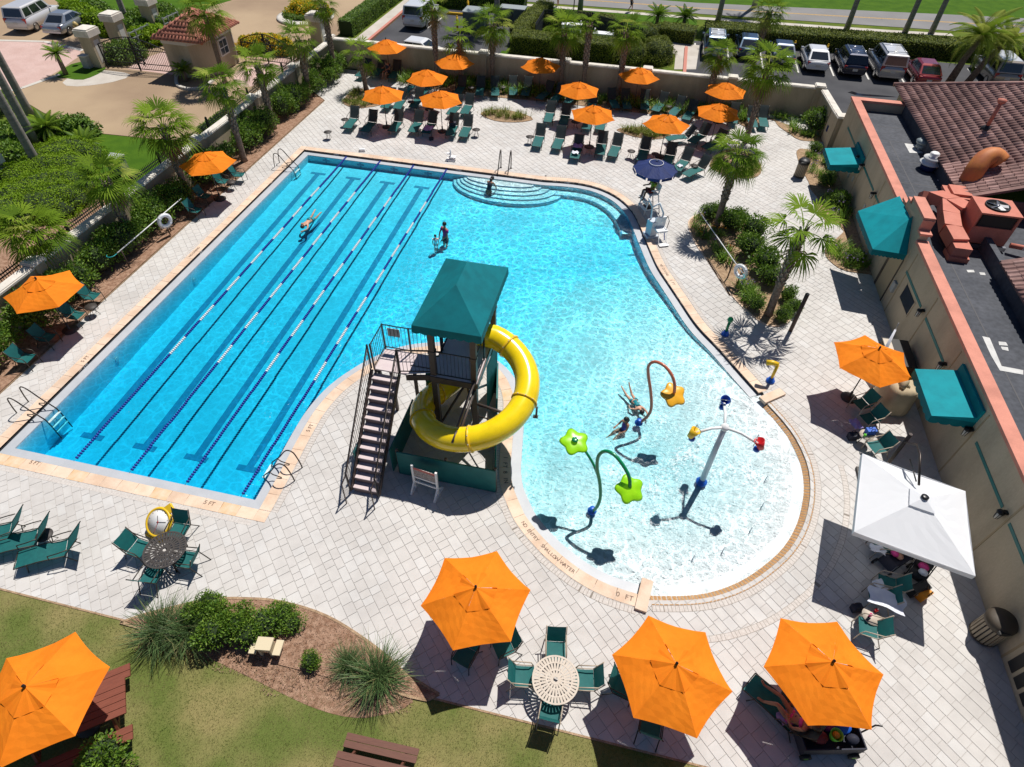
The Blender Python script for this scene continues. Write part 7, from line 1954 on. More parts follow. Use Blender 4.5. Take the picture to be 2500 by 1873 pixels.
for p, s, lab in (((-15.61, 56.32), (1.9, 1.7, 1.5), 'large green transformer box in the left car park'), ((-12.92, 59.27), (2.2, 1.1, 1.25), 'low green transformer box near the hedge arm')):
    t = thing('transformer', lab, 'transformer', p); MB().b2(-s[0] / 2, s[0] / 2, 0, s[1], 0, s[2] - .08).build('cabinet', 'transformer', t); mb = MB(); mb.b2(-s[0] / 2 - .06, s[0] / 2 + .06, -.06, s[1] + .06, s[2] - .08, s[2]); mb.build('lid', 'hvac', t)
    mb = MB(); mb.b2(-.01, .01, -.012, .0, .1, s[2] - .15); mb.b2(.06, .1, -.03, 0, .6, .8); mb.build('door_seam', 'black', t)
# pump enclosure
t = thing('slat_enclosure', 'dark green slatted fence enclosing the pump equipment', 'fence', (0, 0, 0))
pts = [(-10.0, 55.2), (-10.0, 59.0), (-5.9, 59.6), (-5.5, 59.0), (-1.2, 56.4)]
sm_ = MB(); sm_.b2(-.05, .05, -.012, .012, 0, 1.45); SLT = sm_.mesh('slat', mat('encl', (.008, .014, .026), .7))
for a, b in zip(pts[:-1], pts[1:]):
    a, b = Vector((*a, 0)), Vector((*b, 0)); n = max(2, int((b - a).length / .125))
    for i in range(n): o = link('slat', SLT, t, tuple(a.lerp(b, i / n))); o.rotation_euler = (0, 0, math.atan2(b.y - a.y, b.x - a.x))
    mb = MB(); mb.beam(a + Vector((0, 0, 1.2)), b + Vector((0, 0, 1.2)), .05, .08); mb.build('rail', 'black', t)
for i, p in enumerate(((-7.3, 57.6), (-4.4, 56.0))):
    t = thing('pump_unit', ('left', 'right')[i] + ' white pump cabinet inside the slatted enclosure', 'pump', p, 0, 'pump cabinets')
    mb = MB(); mb.box((0, 0, .55), (1.6, .7, .7)); mb.build('cabinet', 'white', t); mb = MB(); mb.box((0, 0, .93), (1.7, .8, .06)); mb.build('lid', 'whiteplastic', t)
    for s in (-.75, .75): MB().tube([(s, 0, 0), (s, 0, 1.25)], .05, 8).build('post', 'white', t)
t = thing('flag_pole', 'thin grey pole behind the pump enclosure', 'pole', (-7.5, 59.5, 0)); MB().tube([(0, 0, 0), (0, 0, 6)], [.05, .03], 8).build('shaft', 'steelblack', t); MB().lathe([(.12, 0), (.12, .05), (.06, .08)], 10).build('foot', 'steel', t)
t = thing('lamp_post', 'black lamp post with amber globe beside the near gate pillar', 'street lamp', (-41.55, 41.43)); MB().tube([(0, 0, 0), (0, 0, 2.2)], [.05, .035], 8).build('shaft', 'iron', t); MB().lathe([(.05, 2.2), (.16, 2.3), (.2, 2.45), (.1, 2.62), (0, 2.66)], 12).build('globe', mat('amber', (.50, .36, .13), .4), t)
t = thing('letter_box', 'grey pedestal box on the grass verge by the gate', 'box', (-40.78, 40.20)); mb = MB(); mb.box((0, 0, .4), (.55, .45, .8)); mb.build('body', 'greysign', t); mb = MB(); mb.box((0, 0, .83), (.65, .55, .06)); mb.build('lid', 'trim', t)
t = thing('utility_cabinet', 'grey utility cabinet on the lawn behind the near left palm', 'box', (-28.27, 26.83)); mb = MB(); mb.box((0, 0, .45), (.8, .6, .9)); mb.build('body', 'hvac', t); mb = MB(); mb.box((0, 0, .93), (.9, .7, .06)); mb.build('lid', 'greysign', t)

# ------------------------------------------------------------------ people
FING = []
def person(label, loc, rz, J, skin='skin', hair='hair', clothes=(), hairlen=0, scale=1.0, tilt=None, look=(0, 1, 0)):
    t = thing('person', label, 'person', loc, rz)
    if tilt: t.rotation_euler = tilt
    t.scale = (scale,) * 3
    V, E_, R = [], [], []
    ix = {}
    def v(nm, p, r):
        ix[nm] = len(V); V.append(tuple(p)); R.append(r)
    def e(a, b): E_.append((ix[a], ix[b]))
    P = {k: Vector(q) for k, q in J.items()}
    v('pel', P['pel'], .115); v('wai', P['pel'].lerp(P['che'], .5), .10); v('che', P['che'], .125); v('nek', P['nek'], .05)
    hd = (P['head'] - P['nek']).normalized()
    v('jaw', P['nek'].lerp(P['head'], .5), .068); v('hea', P['head'], .092); v('top', P['head'] + hd * .09, .065)
    for a, b in (('pel', 'wai'), ('wai', 'che'), ('che', 'nek'), ('nek', 'jaw'), ('jaw', 'hea'), ('hea', 'top')): e(a, b)
    lk = Vector(look).normalized(); v('nose', P['head'] - hd * .01 + lk * .105, .014); e('hea', 'nose')
    for s in 'LR':
        sd = (P['sh' + s] - P['che']).normalized()
        v('sh' + s, P['sh' + s], .058); v('el' + s, P['el' + s], .042); v('wr' + s, P['wr' + s], .030); d = (P['wr' + s] - P['el' + s]).normalized(); v('pa' + s, P['wr' + s] + d * .065, .034)
        for a, b in (('che', 'sh' + s), ('sh' + s, 'el' + s), ('el' + s, 'wr' + s), ('wr' + s, 'pa' + s)): e(a, b)
        o = d.orthogonal().normalized()
        for k in range(5):
            ff = -1.6 if k == 4 else (k - 1.5)
            b_ = P['wr' + s] + d * (.03 if k == 4 else .09) + o * .017 * ff; L_ = (.05, .075, .08, .072, .058)[(k + 1) % 5]
            v('f%s%da' % (s, k), b_ + (o * -.02 if k == 4 else Vector()), .011); v('f%s%db' % (s, k), b_ + d * L_ * (.7 if k == 4 else 1) + (o * -.035 if k == 4 else Vector((0, 0, -.012))), .008)
            e('pa' + s, 'f%s%da' % (s, k)); e('f%s%da' % (s, k), 'f%s%db' % (s, k))
        v('hi' + s, P['hi' + s], .088); v('kn' + s, P['kn' + s], .056); v('ca' + s, P['kn' + s].lerp(P['an' + s], .35), .052); v('an' + s, P['an' + s], .036); v('to' + s, P['to' + s], .034)
        for a, b in (('pel', 'hi' + s), ('hi' + s, 'kn' + s), ('kn' + s, 'ca' + s), ('ca' + s, 'an' + s), ('an' + s, 'to' + s)): e(a, b)
    me = bpy.data.meshes.new('body'); me.from_pydata(V, E_, []); me.materials.append(MT(skin))
    o = link('body', me, t)
    sk = o.modifiers.new('skin', 'SKIN'); sk.use_smooth_shade = True
    if not me.skin_vertices: me.attributes.new  # the modifier adds the layer
    for i, sv in enumerate(me.skin_vertices[0].data if me.skin_vertices else []):
        sv.radius = (R[i], R[i]); sv.use_root = i == 0
    ss = o.modifiers.new('sub', 'SUBSURF'); ss.levels = 1; ss.render_levels = 1
    # hair as a cap over the back of the skull
    hc = P['head'] + hd * .03 - lk * .022
    mb = MB(); mb.T = Matrix.Translation(hc) @ hd.to_track_quat('Z', 'Y').to_matrix().to_4x4()
    mb.lathe([(max(.001, .108 * math.cos(a)), .115 * math.sin(a)) for a in [-.5 + (PI / 2 + .5) * i / 7 for i in range(8)]], 16); mb.T = None
    if hairlen: mb.tube([hc - lk * .07, hc - lk * .11 - hd * hairlen * .5, hc - lk * .09 - hd * hairlen], [.07, .075, .03], 10)
    mb.build('hair', hair, t)
    mb = MB()
    for s in (-1, 1):
        c = P['head'] + hd * .012 + lk * .09 + hd.cross(lk) * .034 * s; mb.lathe([(0, -.009), (.011, 0), (0, .009)], 8, tuple(c))
    mb.build('eyes', 'ink', t)
    for nm, m, segs in clothes:
        mb = MB()
        for pts, rs in segs: mb.tube([P[a] if isinstance(a, str) else (P[a[0]].lerp(P[a[1]], a[2])) for a in pts], rs, 14)
        mb.build(nm, m, t)
    return t
def pose(kind, **kw):
    if kind == 'stand': J = dict(pel=(0, 0, .95), che=(0, 0, 1.32), nek=(0, .01, 1.50), head=(0, .03, 1.65), shL=(-.18, 0, 1.42), elL=(-.25, .02, 1.12), wrL=(-.24, .12, .88), shR=(.18, 0, 1.42), elR=(.25, .02, 1.12), wrR=(.24, .12, .88), hiL=(-.1, 0, .88), knL=(-.1, .04, .48), anL=(-.1, 0, .08), toL=(-.11, .15, .03), hiR=(.1, 0, .88), knR=(.1, .04, .48), anR=(.1, 0, .08), toR=(.11, .15, .03))
    elif kind == 'sit': J = dict(pel=(0, 0, .12), che=(0, -.06, .48), nek=(0, -.04, .66), head=(0, .0, .80), shL=(-.18, -.05, .58), elL=(-.24, .1, .34), wrL=(-.18, .30, .32), shR=(.18, -.05, .58), elR=(.24, .1, .34), wrR=(.2, .32, .36), hiL=(-.1, .04, .1), knL=(-.13, .44, .14), anL=(-.13, .50, -.27), toL=(-.14, .64, -.31), hiR=(.1, .04, .1), knR=(.13, .44, .14), anR=(.13, .50, -.27), toR=(.14, .64, -.31))
    elif kind == 'prone': J = dict(pel=(0, 0, 0), che=(0, .36, .03), nek=(0, .54, .06), head=(0, .68, .08), shL=(-.18, .45, .03), elL=(-.26, .7, -.02), wrL=(-.16, .92, .0), shR=(.18, .45, .03), elR=(.34, .25, -.06), wrR=(.26, .02, -.14), hiL=(-.1, -.06, 0), knL=(-.12, -.48, -.04), anL=(-.13, -.88, .0), toL=(-.14, -1.02, -.02), hiR=(.1, -.06, 0), knR=(.14, -.47, -.02), anR=(.18, -.86, .08), toR=(.18, -1.0, .1))
    elif kind == 'recline': J = dict(pel=(0, -.12, .46), che=(0, -.38, .70), nek=(0, -.5, .84), head=(0, -.54, .98), shL=(-.18, -.42, .78), elL=(-.30, -.2, .62), wrL=(-.16, .0, .62), shR=(.18, -.42, .78), elR=(.32, -.3, .6), wrR=(.26, -.02, .56), hiL=(-.1, -.05, .46), knL=(-.14, .32, .74), anL=(-.2, .58, .42), toL=(-.22, .74, .40), hiR=(.1, -.05, .46), knR=(.18, .36, .58), anR=(.16, .78, .43), toR=(.18, .90, .50))
    J.update(kw); return J
TOP = [(('wai_', ), 0)]
def shirt(m, sl=True, nm='shirt'):
    sg = [(('pel', ('pel', 'che', .5), 'che', ('che', 'nek', .6)), (.135, .125, .15, .08))]
    for s in 'LR': sg += [(('sh' + s, ('sh' + s, 'el' + s, .55)), (.075, .065))] if sl else []
    return (nm, m, sg)
def shorts(m, f=.6, nm='shorts'):
    return (nm, m, [((('pel', 'che', .15), 'pel'), (.13, .14))] + [(('hi' + s, ('hi' + s, 'kn' + s, f)), (.105, .088)) for s in 'LR'])
sx, sy = (-8.77, 25.41, 0.30)[:2]
person('woman in a magenta swim shirt standing in the open pool', (sx, sy, -1.12), 2.6, pose('stand', wrL=(-.14, .3, .98), wrR=(.14, .3, .98), elL=(-.26, .12, 1.16), elR=(.26, .12, 1.16)), 'skintan', 'hair', [shirt('magenta'), shorts('clothdark')], look=(0, 1, 0))
sx, sy = (-9.07, 24.73, 0.20)[:2]
person('small child in white beside the woman in magenta', (sx, sy, -.80), .3, pose('stand'), 'skin', 'hair', [shirt('white'), shorts('white')], scale=.62)
c1, c2 = (-16.05, 24.47, -0.10), (-15.96, 25.76, -0.10)
d = Vector((c2[0] - c1[0], c2[1] - c1[1])); rzz = math.atan2(d.x, -d.y)
person('swimmer in green trunks doing front crawl between lane ropes', (c1[0] + d.x * .45, c1[1] + d.y * .45, WZ - .06), rzz, pose('prone'), 'skin', 'hairbrown', [shorts('swimteal', .5, 'trunks')])
sx, sy = (-7.75, 30.34, -0.10)[:2]
person('bather bending on the curved pool steps', (sx, sy, -1.02), -.3, pose('stand', che=(0, .16, 1.26), nek=(0, .3, 1.38), head=(0, .40, 1.47), shL=(-.18, .2, 1.34), shR=(.18, .2, 1.34), elL=(-.24, .34, 1.1), elR=(.24, .34, 1.1), wrL=(-.2, .46, .94), wrR=(.2, .46, .94)), 'skintan', 'hair', [shirt('clothdark', False, 'swimsuit'), shorts('clothdark', .2, 'swim_bottom')], hairlen=.15)
c1, c2 = (1.10, 16.94, 0.00), (1.83, 15.76, 0.05)
d = Vector((c2[0] - c1[0], c2[1] - c1[1])); rzz = math.atan2(-d.x, d.y)
person('child in a teal swimsuit floating face down by the copper sprayer', (c1[0] + d.x * .58, c1[1] + d.y * .58, WZ + .0), rzz, pose('prone', anL=(-.12, -.80, .22), toL=(-.12, -.9, .34)), 'skin', 'hair', [('swimsuit', 'swimteal', [(('pel', ('pel', 'che', .5), 'che'), (.13, .12, .14))]), shorts('swimteal', .25, 'swim_bottom')], scale=.86)
sx, sy = (1.25, 14.94, 0.00)[:2]
person('girl with long dark hair sitting in the shallow water', (sx, sy, -.42), 2.4, pose('sit', anL=(-.13, .75, .0), toL=(-.14, .88, .04), anR=(.13, .75, .0), toR=(.14, .88, .04), knL=(-.13, .42, .18), knR=(.13, .42, .18)), 'skintan', 'hair', [shirt('purple', False, 'swimsuit')], hairlen=.32, scale=.85)
lgx, lgy = 1.08, 30.25
lgrz = math.radians(120)
person('lifeguard in a yellow green shirt and dark red shorts on the white chair', (lgx, lgy, 1.08), lgrz, pose('sit', wrL=(-.2, .36, .40)), 'skindark', 'hair', [shirt('clothgreen'), shorts('clothred')])
person('person in dark clothes seated under the corner umbrella', (*(-18.83, 44.24, 0.60)[:2], .42), PI - .3, pose('sit', che=(0, .02, .46), nek=(0, .08, .62), head=(0, .14, .74)), 'skintan', 'hairbrown', [shirt('clothdark'), shorts('clothdark')])
person('sunbather in a pink bikini reclining under the bottom right umbrella', (SUNB.location.x, SUNB.location.y, 0), SUNB.rotation_euler.z, pose('recline'), 'skintan', 'hairbrown', [('bikini_top', 'pink', [((('pel', 'che', .72), 'che'), (.132, .14))]), shorts('pink', .12, 'bikini_bottom')], hairlen=.12, look=(0, .8, .5))
person('pedestrian in dark clothes on the roadside pavement, cut off at the top', (*(-3.01, 66.46)[:2], 0), -1.3, pose('stand', knL=(-.1, .2, .48), anL=(-.1, .2, .09), toL=(-.1, .34, .04), anR=(.1, -.22, .12), toR=(.1, -.1, .03)), 'skintan', 'hair', [shirt('clothdark'), shorts('clothdark', .8)])
person('pedestrian with bare legs at the top picture edge by the hedge arm', (*(-9.89, 66.23)[:2], 0), 1.3, pose('stand'), 'skin', 'hairbrown', [shirt('white'), shorts('white')])

# ------------------------------------------------------------------ poolside equipment
t = thing('lifeguard_chair', 'white plastic lifeguard chair under the navy umbrella', 'lifeguard chair', (lgx, lgy, 0), lgrz)
for sx_ in (-.34, .34):
    MB().tube([(sx_ * 1.1, .42, 0), (sx_, .22, 1.1)], .035, 8).build('leg', 'white', t); MB().tube([(sx_ * 1.1, -.5, 0), (sx_, -.22, 1.1), (sx_, -.3, 1.6)], .035, 8).build('leg', 'white', t)
    MB().tube([(sx_, -.26, 1.35), (sx_, .2, 1.35)], .03, 8).build('armrest', 'white', t); MB().tube([(sx_ * 1.08, .38, .28), (sx_ * 1.08, -.44, .28)], .028, 6).build('side_bar', 'white', t)
mb = MB(); mb.box((0, 0, 1.08), (.68, .5, .05)); mb.build('seat', 'white', t); mb = MB(); mb.box((0, -.27, 1.42), (.66, .05, .4)); mb.build('backrest', 'white', t)
for z, y in ((.3, .38), (.6, .32), (.78, .4)):
    mb = MB(); mb.box((0, y, z), (.72, .16, .04)); mb.build('step', 'white', t)
p = (1.85, 27.51)
t = thing('pool_lift', 'white pool access lift with seat beside the far right pool edge', 'pool lift', p, math.radians(25))
mb = MB(); mb.box((0, .1, .55), (.55, .45, .10)); mb.box((0, .35, .85), (.55, .10, .55)); mb.build('seat', 'whiteplastic', t)
mb = MB(); mb.box((-.3, .5, .5), (.4, .45, .75), .2); mb.build('battery_box', 'polewhite', t)
for pts in ([(-.35, .6, .3), (-.4, .7, 1.5), (-.1, .6, 1.75)], [(-.1, .6, 1.75), (.1, .4, 1.3), (.05, .3, .9)], [(-.4, .7, 1.5), (-.6, .9, 1.9)]): MB().tube(pts, .045, 8).build('arm', 'polewhite', t)
MB().tube([(.3, .1, .6), (.35, .1, 1.0), (.38, .4, 1.1), (.35, .5, .8)], .018, 6).build('grab_bar', 'bronze', t)
for x_ in (-.2, .2): MB().tube([(x_, -.15, .55), (x_, -.3, .1), (x_, -.5, .06)], .02, 6).build('footrest_bar', 'white', t)
mb = MB(); mb.box((0, -.5, .06), (.5, .25, .03)); mb.build('footrest', 'white', t); mb = MB(); mb.box((-.3, .5, .05), (.6, .6, .1)); mb.build('base', 'polewhite', t); mb = MB(); mb.beam((.1, -.1, .55), (.12, -.25, .15), .05, .01); mb.build('strap', 'swimblue', t)
def ring_on_post(p, label, rz, h=.95):
    t = thing('life_ring', label, 'life ring', p, rz, 'white life rings')
    MB().tube([(0, .06, 0), (0, .06, h + .1)], .03, 8).build('post', 'postwood', t)
    c = Vector((0, -.02, h - .1)); n = 28; m = 10; vs = []
    for i in range(n):
        a = 2 * PI * i / n; d = Vector((math.cos(a), 0, math.sin(a)))
        for j in range(m):
            b = 2 * PI * j / m; vs.append(c + d * (.27 + .085 * math.cos(b)) + Vector((0, .075 * math.sin(b), 0)))
    MB().add(vs, [(i * m + j, ((i + 1) % n) * m + j, ((i + 1) % n) * m + (j + 1) % m, i * m + (j + 1) % m) for i in range(n) for j in range(m)], 0, True).build('ring', 'whiteplastic', t)
    for k in range(4):
        a = PI / 4 + k * PI / 2; d = Vector((math.cos(a), 0, math.sin(a))); mb = MB(); mb.tube([c + d * .27 - Vector((d.z, 0, -d.x)) * .03, c + d * .27 + Vector((d.z, 0, -d.x)) * .03], .09, 12); mb.build('band', 'towelw', t)
    MB().tube([c + Vector((.36 * math.cos(a), .02, .36 * math.sin(a) - (.05 if math.sin(a) < 0 else 0))) for a in [2 * PI * i / 24 for i in range(25)]], .01, 5, caps=False).build('rope', 'white', t)
ring_on_post((-21.78, 21.84), 'white life ring on a post in the left planting bed', 1.15); ring_on_post((5.50, 24.51), 'white life ring on a post in the long bed', -.7)
def reach_pole(a, b, label, hook, ea, eb):
    t = thing('rescue_pole', label, 'pole', (0, 0, 0), 0, 'long white rescue poles'); MB().tube([a, b], .022, 8).build('shaft', 'white', t)
    mb = MB(); c = Vector(hook); d = (Vector(a) - Vector(b)).normalized() * (1 if (Vector(a) - c).length < (Vector(b) - c).length else -1); u = d.cross(Vector((0, 0, 1))).normalized()
    mb.tube([c] + [c + d * (.12 + .2 * math.sin(f)) + u * .2 * (1 - math.cos(f)) * .9 for f in [PI * .9 * i / 10 for i in range(11)]], .014, 6); mb.build('hook', mat('aqua', (.02, .42, .45), .4), t)
    for q in (Vector(a).lerp(Vector(b), ea), Vector(a).lerp(Vector(b), eb)): MB().tube([(q.x, q.y, 0), (q.x, q.y, q.z)], .03, 6).build('stand', 'postwood', t)
reach_pole((-22.01, 23.64, 1.00), (-21.98, 18.73, 1.00), 'white rescue pole with aqua hook along the left bed', (-21.97, 18.67, 1.00), .3, .95)
reach_pole((3.68, 28.78, 1.00), (5.51, 24.17, 1.00), 'white rescue pole along the long bed by the lift', (5.53, 24.10, 1.00), .15, .8)
# wooden post, clock, board, bins
t = thing('wooden_post', 'dark round wooden post standing on the deck by the lowest palm', 'post', (7.71, 21.86)); MB().tube([(0, 0, 0), (0, 0, 1.95)], .085, 14).build('shaft', 'postwood', t); MB().lathe([(.088, 1.95), (.085, 1.98), (0, 1.985)], 14).build('cap', 'black', t)
p = (-12.33, 7.30, 0.42)[:2]
t = thing('pace_clock', 'yellow fish tailed pace clock leaning by the dark round table', 'clock', p, math.radians(-12))
tl = math.radians(54)
Mx = Matrix.Translation((0, -.02, .42)) @ Matrix.Rotation(-tl, 4, 'X') @ Matrix.Rotation(PI / 2, 4, 'X')
def CL(mb): mb.T = Mx; return mb
mb = CL(MB()); mb.lathe([(.0, -.06), (.44, -.06), (.47, 0), (.45, .05), (.40, .06), (.38, .035)], 40)
tail = [(.22, .36), (.30, .40), (.42, .34), (.62, .42), (.58, .22), (.60, .02), (.44, .06)]
mb.prism([(y, x) for x, y in [(.30, .12), (.40, .26), (.60, .52), (.56, .30), (.66, .12), (.46, -.02)]], -.04, .04)
mb.build('case', 'yellowflat', t)
CL(MB()).lathe([(0, .03), (.385, .03), (.385, .04), (0, .04)], 40).build('dial', 'white', t)
tk = CL(MB())
for i in range(60):
    a = 2 * PI * i / 60; L_ = .05 if i % 5 == 0 else .02; tk.box(((.37 - L_ / 2) * math.cos(a), (.37 - L_ / 2) * math.sin(a), .043), (L_, .012 if i % 5 == 0 else .005, .002), a)
tk.build('minute_marks', 'ink', t)
mb = CL(MB()); mb.beam((-.05, -.02, .047), (.27, .1, .047), .016, .004); mb.beam((.02, -.05, .05), (-.1, .17, .05), .018, .004); mb.build('hands', 'ink', t); mb = CL(MB()); mb.beam((0, .06, .053), (.02, -.31, .053), .008, .003); mb.lathe([(0, .05), (.02, .05), (.02, .056), (0, .056)], 12); mb.build('second_hand', 'red', t)
mb = MB(); mb.b2(-.3, .3, .3, .36, 0, .08); mb.beam((-.2, .33, .04), (-.15, .1, .45), .03); mb.beam((.2, .33, .04), (.15, .1, .45), .03); mb.b2(-.34, .34, -.42, -.34, 0, .06); mb.build('stand', 'yellowflat', t)
p = (-4.86, 10.50)
t = thing('rules_board', 'white framed rules board standing before the teal slide panel', 'sign board', p, math.radians(-8))
for s in (-.42, .42):
    MB().b2(s - .035, s + .035, -.03, .03, 0, 1.25).build('upright', 'white', t); mb = MB(); mb.b2(s - .04, s + .04, -.32, .32, 0, .07); mb.beam((s, -.28, .05), (s, 0, .4), .05); mb.beam((s, .28, .05), (s, 0, .4), .05); mb.build('foot', 'white', t)
mb = MB(); mb.b2(-.385, .385, -.02, .02, .35, .42); mb.b2(-.385, .385, -.021, .021, .62, .68); mb.build('cross_bar', 'white', t)
mb = MB(); mb.b2(-.38, .38, -.012, .012, .70, 1.15); pn = mb.build('panel', mat('boardprint', (.40, .36, .33), .6, (.16, .12, .12), 22, mix=(.45, .55), stretch=(1, 1, 3)), t)
mb = MB(); mb.b2(-.38, .38, -.016, -.012, 1.06, 1.15); mb.build('header', mat('boardhead', (.45, .10, .08), .6), pn)
def bin_(p, label, dark, R=.3, h=.95, slats=20):
    t = thing('litter_bin', label, 'litter bin', p, .2)
    MB().lathe([(R - .03, .03), (R - .03, h - .12)], 20).build('liner', 'black', t)
    sm2 = MB(); sm2.b2(R - .025, R, -.032, .032, .06, h - .16); me = sm2.mesh('slat', 'canslat')
    for i in range(slats): o = link('slat', me, t); o.rotation_euler = (0, 0, 2 * PI * i / slats)
    for z in (.05, h - .16): MB().lathe([(R - .02, z), (R + .012, z), (R + .012, z + .05), (R - .02, z + .05)], 24).build('band', 'canband', t)
    MB().lathe([(R + .02, h - .12), (R + .03, h - .09), (R + .03, h + .0), (R - .04, h + .1), (.0, h + .13)], 24).build('lid', dark, t)
    mb = MB(); mb.box((-.14, -R + .02, h - .02), (.28, .1, .1), 0); mb.build('opening', 'black', t)
bin_((9.48, 36.40), 'tan slatted litter bin by the small awning bed', 'black'); bin_((11.83, 9.56), 'tan slatted litter bin with domed dark lid by the clubhouse wall', 'canband', .36, .95, 22)
# stores along the clubhouse wall
t = thing('wicker_bar', 'dark wicker bar with white top against the clubhouse wall', 'bar', (11.35, 20.3, 0), .0125)
mb = MB(); mb.b2(-.45, .45, -.75, .75, .0, .95); mb.build('body', 'wicker', t); mb = MB(); mb.b2(-.5, .5, -.8, .8, .95, .99); mb.build('top', 'black', t)
mb = MB(); mb.b2(-.5, -.2, -.7, .7, .99, 1.02); mb.build('tray', 'tabletan', t); mb = MB(); mb.b2(-.46, -.455, -.6, -.02, .1, .85); mb.b2(-.46, -.455, .05, .65, .1, .85); mb.build('door_panel', 'canband', t)
t = thing('covered_grill', 'tall tan fabric cover over a grill by the clubhouse wall', 'grill cover', (11.0, 18.35, 0), .15)
mb = MB(); n = 28; vs = []
for k, (rx, ry, z) in enumerate(((.52, .66, .04), (.5, .64, .5), (.47, .6, .95), (.44, .56, 1.12), (.30, .40, 1.2), (.12, .2, 1.18), (.01, .01, 1.17))):
    for i in range(n):
        a = 2 * PI * i / n; sq = 1 / max(abs(math.cos(a)), abs(math.sin(a))) ** .75; w_ = 1 + .035 * math.sin(a * 9 + k) ; vs.append((rx * math.cos(a) * sq * w_, ry * math.sin(a) * sq * w_, z + .025 * math.sin(a * 5 + k * 2) * (k > 2)))
mb.add(vs, [(k * n + i, k * n + (i + 1) % n, (k + 1) * n + (i + 1) % n, (k + 1) * n + i) for k in range(6) for i in range(n)], 0, True); mb.build('cover', 'taupe', t)
mb = MB(); mb.tube([(-.2, -.35, 1.2), (-.05, -.1, 1.32), (.1, .15, 1.27), (.2, .4, 1.2)], [.1, .16, .14, .06], 10); mb.tube([(.1, -.3, 1.2), (-.1, .0, 1.3), (-.15, .3, 1.2)], [.06, .1, .05], 8); mb.build('loose_fold', 'taupe', t)
t = thing('rolled_umbrella', 'furled white umbrella leaning by the dark wicker bar', 'umbrella', (10.75, 20.0, 0)); MB().tube([(0, 0, .0), (.1, .35, .9), (.22, .75, 1.7)], [.03, .07, .035], 10).build('bundle', 'towelw', t); MB().tube([(.22, .75, 1.7), (.26, .88, 1.95)], .015, 6).build('tip', 'steel', t)
t = thing('white_crate', 'white plastic crate on the deck before the wicker bar', 'crate', (10.65, 19.6, 0), .3)
mb = MB(); mb.b2(-.22, .22, -.3, .3, 0, .04); mb.b2(-.24, -.21, -.32, .32, .0, .36); mb.b2(.21, .24, -.32, .32, 0, .36); mb.b2(-.21, .21, -.32, -.29, 0, .36); mb.b2(-.21, .21, .29, .32, 0, .36); mb.build('tub', 'whiteplastic', t); mb = MB(); mb.tube([(-.1, -.2, .3), (.1, .2, .34)], .08, 8); mb.build('contents', 'towelw', t)
p = (-16.22, 32.79)
t = thing('shower_stand', 'small white starting block frame beside the far pool edge', 'starting block', (-10.76, 33.07)); mb = MB(); mb.box((0, 0, .04), (.5, .4, .08)); mb.build('base', 'white', t); MB().tube([(0, 0, .05), (0, .05, .65)], .05, 8).build('post', 'white', t); mb = MB(); mb.box((.12, .02, .22), (.42, .3, .05)); mb.box((-.12, .02, .4), (.2, .2, .05)); mb.build('step', 'whiteplastic', t)
t = thing('skimmer_lid', 'small white box lying on the deck near the far left pool edge', 'box', p); mb = MB(); mb.box((0, 0, .09), (.36, .22, .14), .3, taper=.85); mb.build('body', 'whiteplastic', t); mb = MB(); mb.box((-.12, -.08, .04), (.14, .1, .08), .3); mb.build('dark_end', 'black', t)
# strollers, wagon and bags
def stroller(p, rz, label, m, extras=()):
    t = thing('stroller', label, 'stroller', p, rz)
    for s in (-.24, .24):
        MB().tube([(s, .45, .12), (s, .1, .5), (s, -.35, .95), (s, -.5, 1.02)], .016, 6).build('frame_tube', 'steelblack', t); MB().tube([(s, -.4, .12), (s, .05, .52)], .016, 6).build('frame_tube', 'steelblack', t)
        for y in (-.42, .46):
            wh = empty('wheel', (s * 1.1, y, .12), 0, t); MB().tube([(-.025, 0, 0), (.025, 0, 0)], .12, 14).build('tyre', 'rubber', wh); MB().tube([(-.028, 0, 0), (.028, 0, 0)], .06, 10).build('rim', 'steel', wh)
    MB().tube([(-.24, -.5, 1.02), (.24, -.5, 1.02)], .02, 8).build('handle', 'black', t)
    mb = MB(); sling(mb, [(-.32, .85), (-.15, .48), (.15, .42), (.3, .46), (.42, .2)], .44); mb.build('seat', m, t)
    mb = MB(); n = 12; vs = []
    for i in range(6):
        a = PI * .5 + PI * .42 * i / 5
        for j in range(n): b = PI * j / (n - 1); vs.append((.25 * math.cos(b), -.12 + .3 * math.cos(a) * 1.0, .72 + .30 * math.sin(a) * (.55 + .45 * math.sin(b))))
    mb.add(vs, [(i * n + j, i * n + j + 1, (i + 1) * n + j + 1, (i + 1) * n + j) for i in range(5) for j in range(n - 1)], 0, True); mb.build('hood', m, t)
    for nm, mm, q, s in extras:
        r = random.Random(len(nm)); mb = MB(); mb.lathe([(.01, -s * .5), (s, -s * .3), (s * .9, s * .3), (.01, s * .55)], 12, q, sy=.8); mb.build(nm, mm, t)
stroller((9.72, 11.25), 2.2, 'stroller packed with toys under the white umbrella', 'clothdark', (('doll', 'skin', (0, 0, .55), .13), ('pink_cloth', 'pink', (.1, .1, .6), .12), ('blue_bag', 'purple', (.12, -.5, .7), .18)))
stroller((10.41, 11.13), 2.6, 'stroller with clear cover and pink lining beside the white umbrella', 'black', (('pink_lining', 'pink', (0, .1, .55), .15), ('white_cloth', 'towelw', (-.05, .3, .55), .13)))
def bag(p, rz, label, m, w_=.42, h=.34, d_=.2):
    t = thing('bag', label, 'bag', p, rz); mb = MB(); mb.box((0, 0, h / 2), (w_, d_, h), taper=1.12); mb.build('pouch', m, t)
    for s in (-d_ * .5, d_ * .5): MB().tube([(-w_ * .25, s, h * .9), (-w_ * .15, s * .8, h * 1.4), (w_ * .15, s * .8, h * 1.4), (w_ * .25, s, h * .9)], .012, 6).build('handle', 'black', t)
    return t
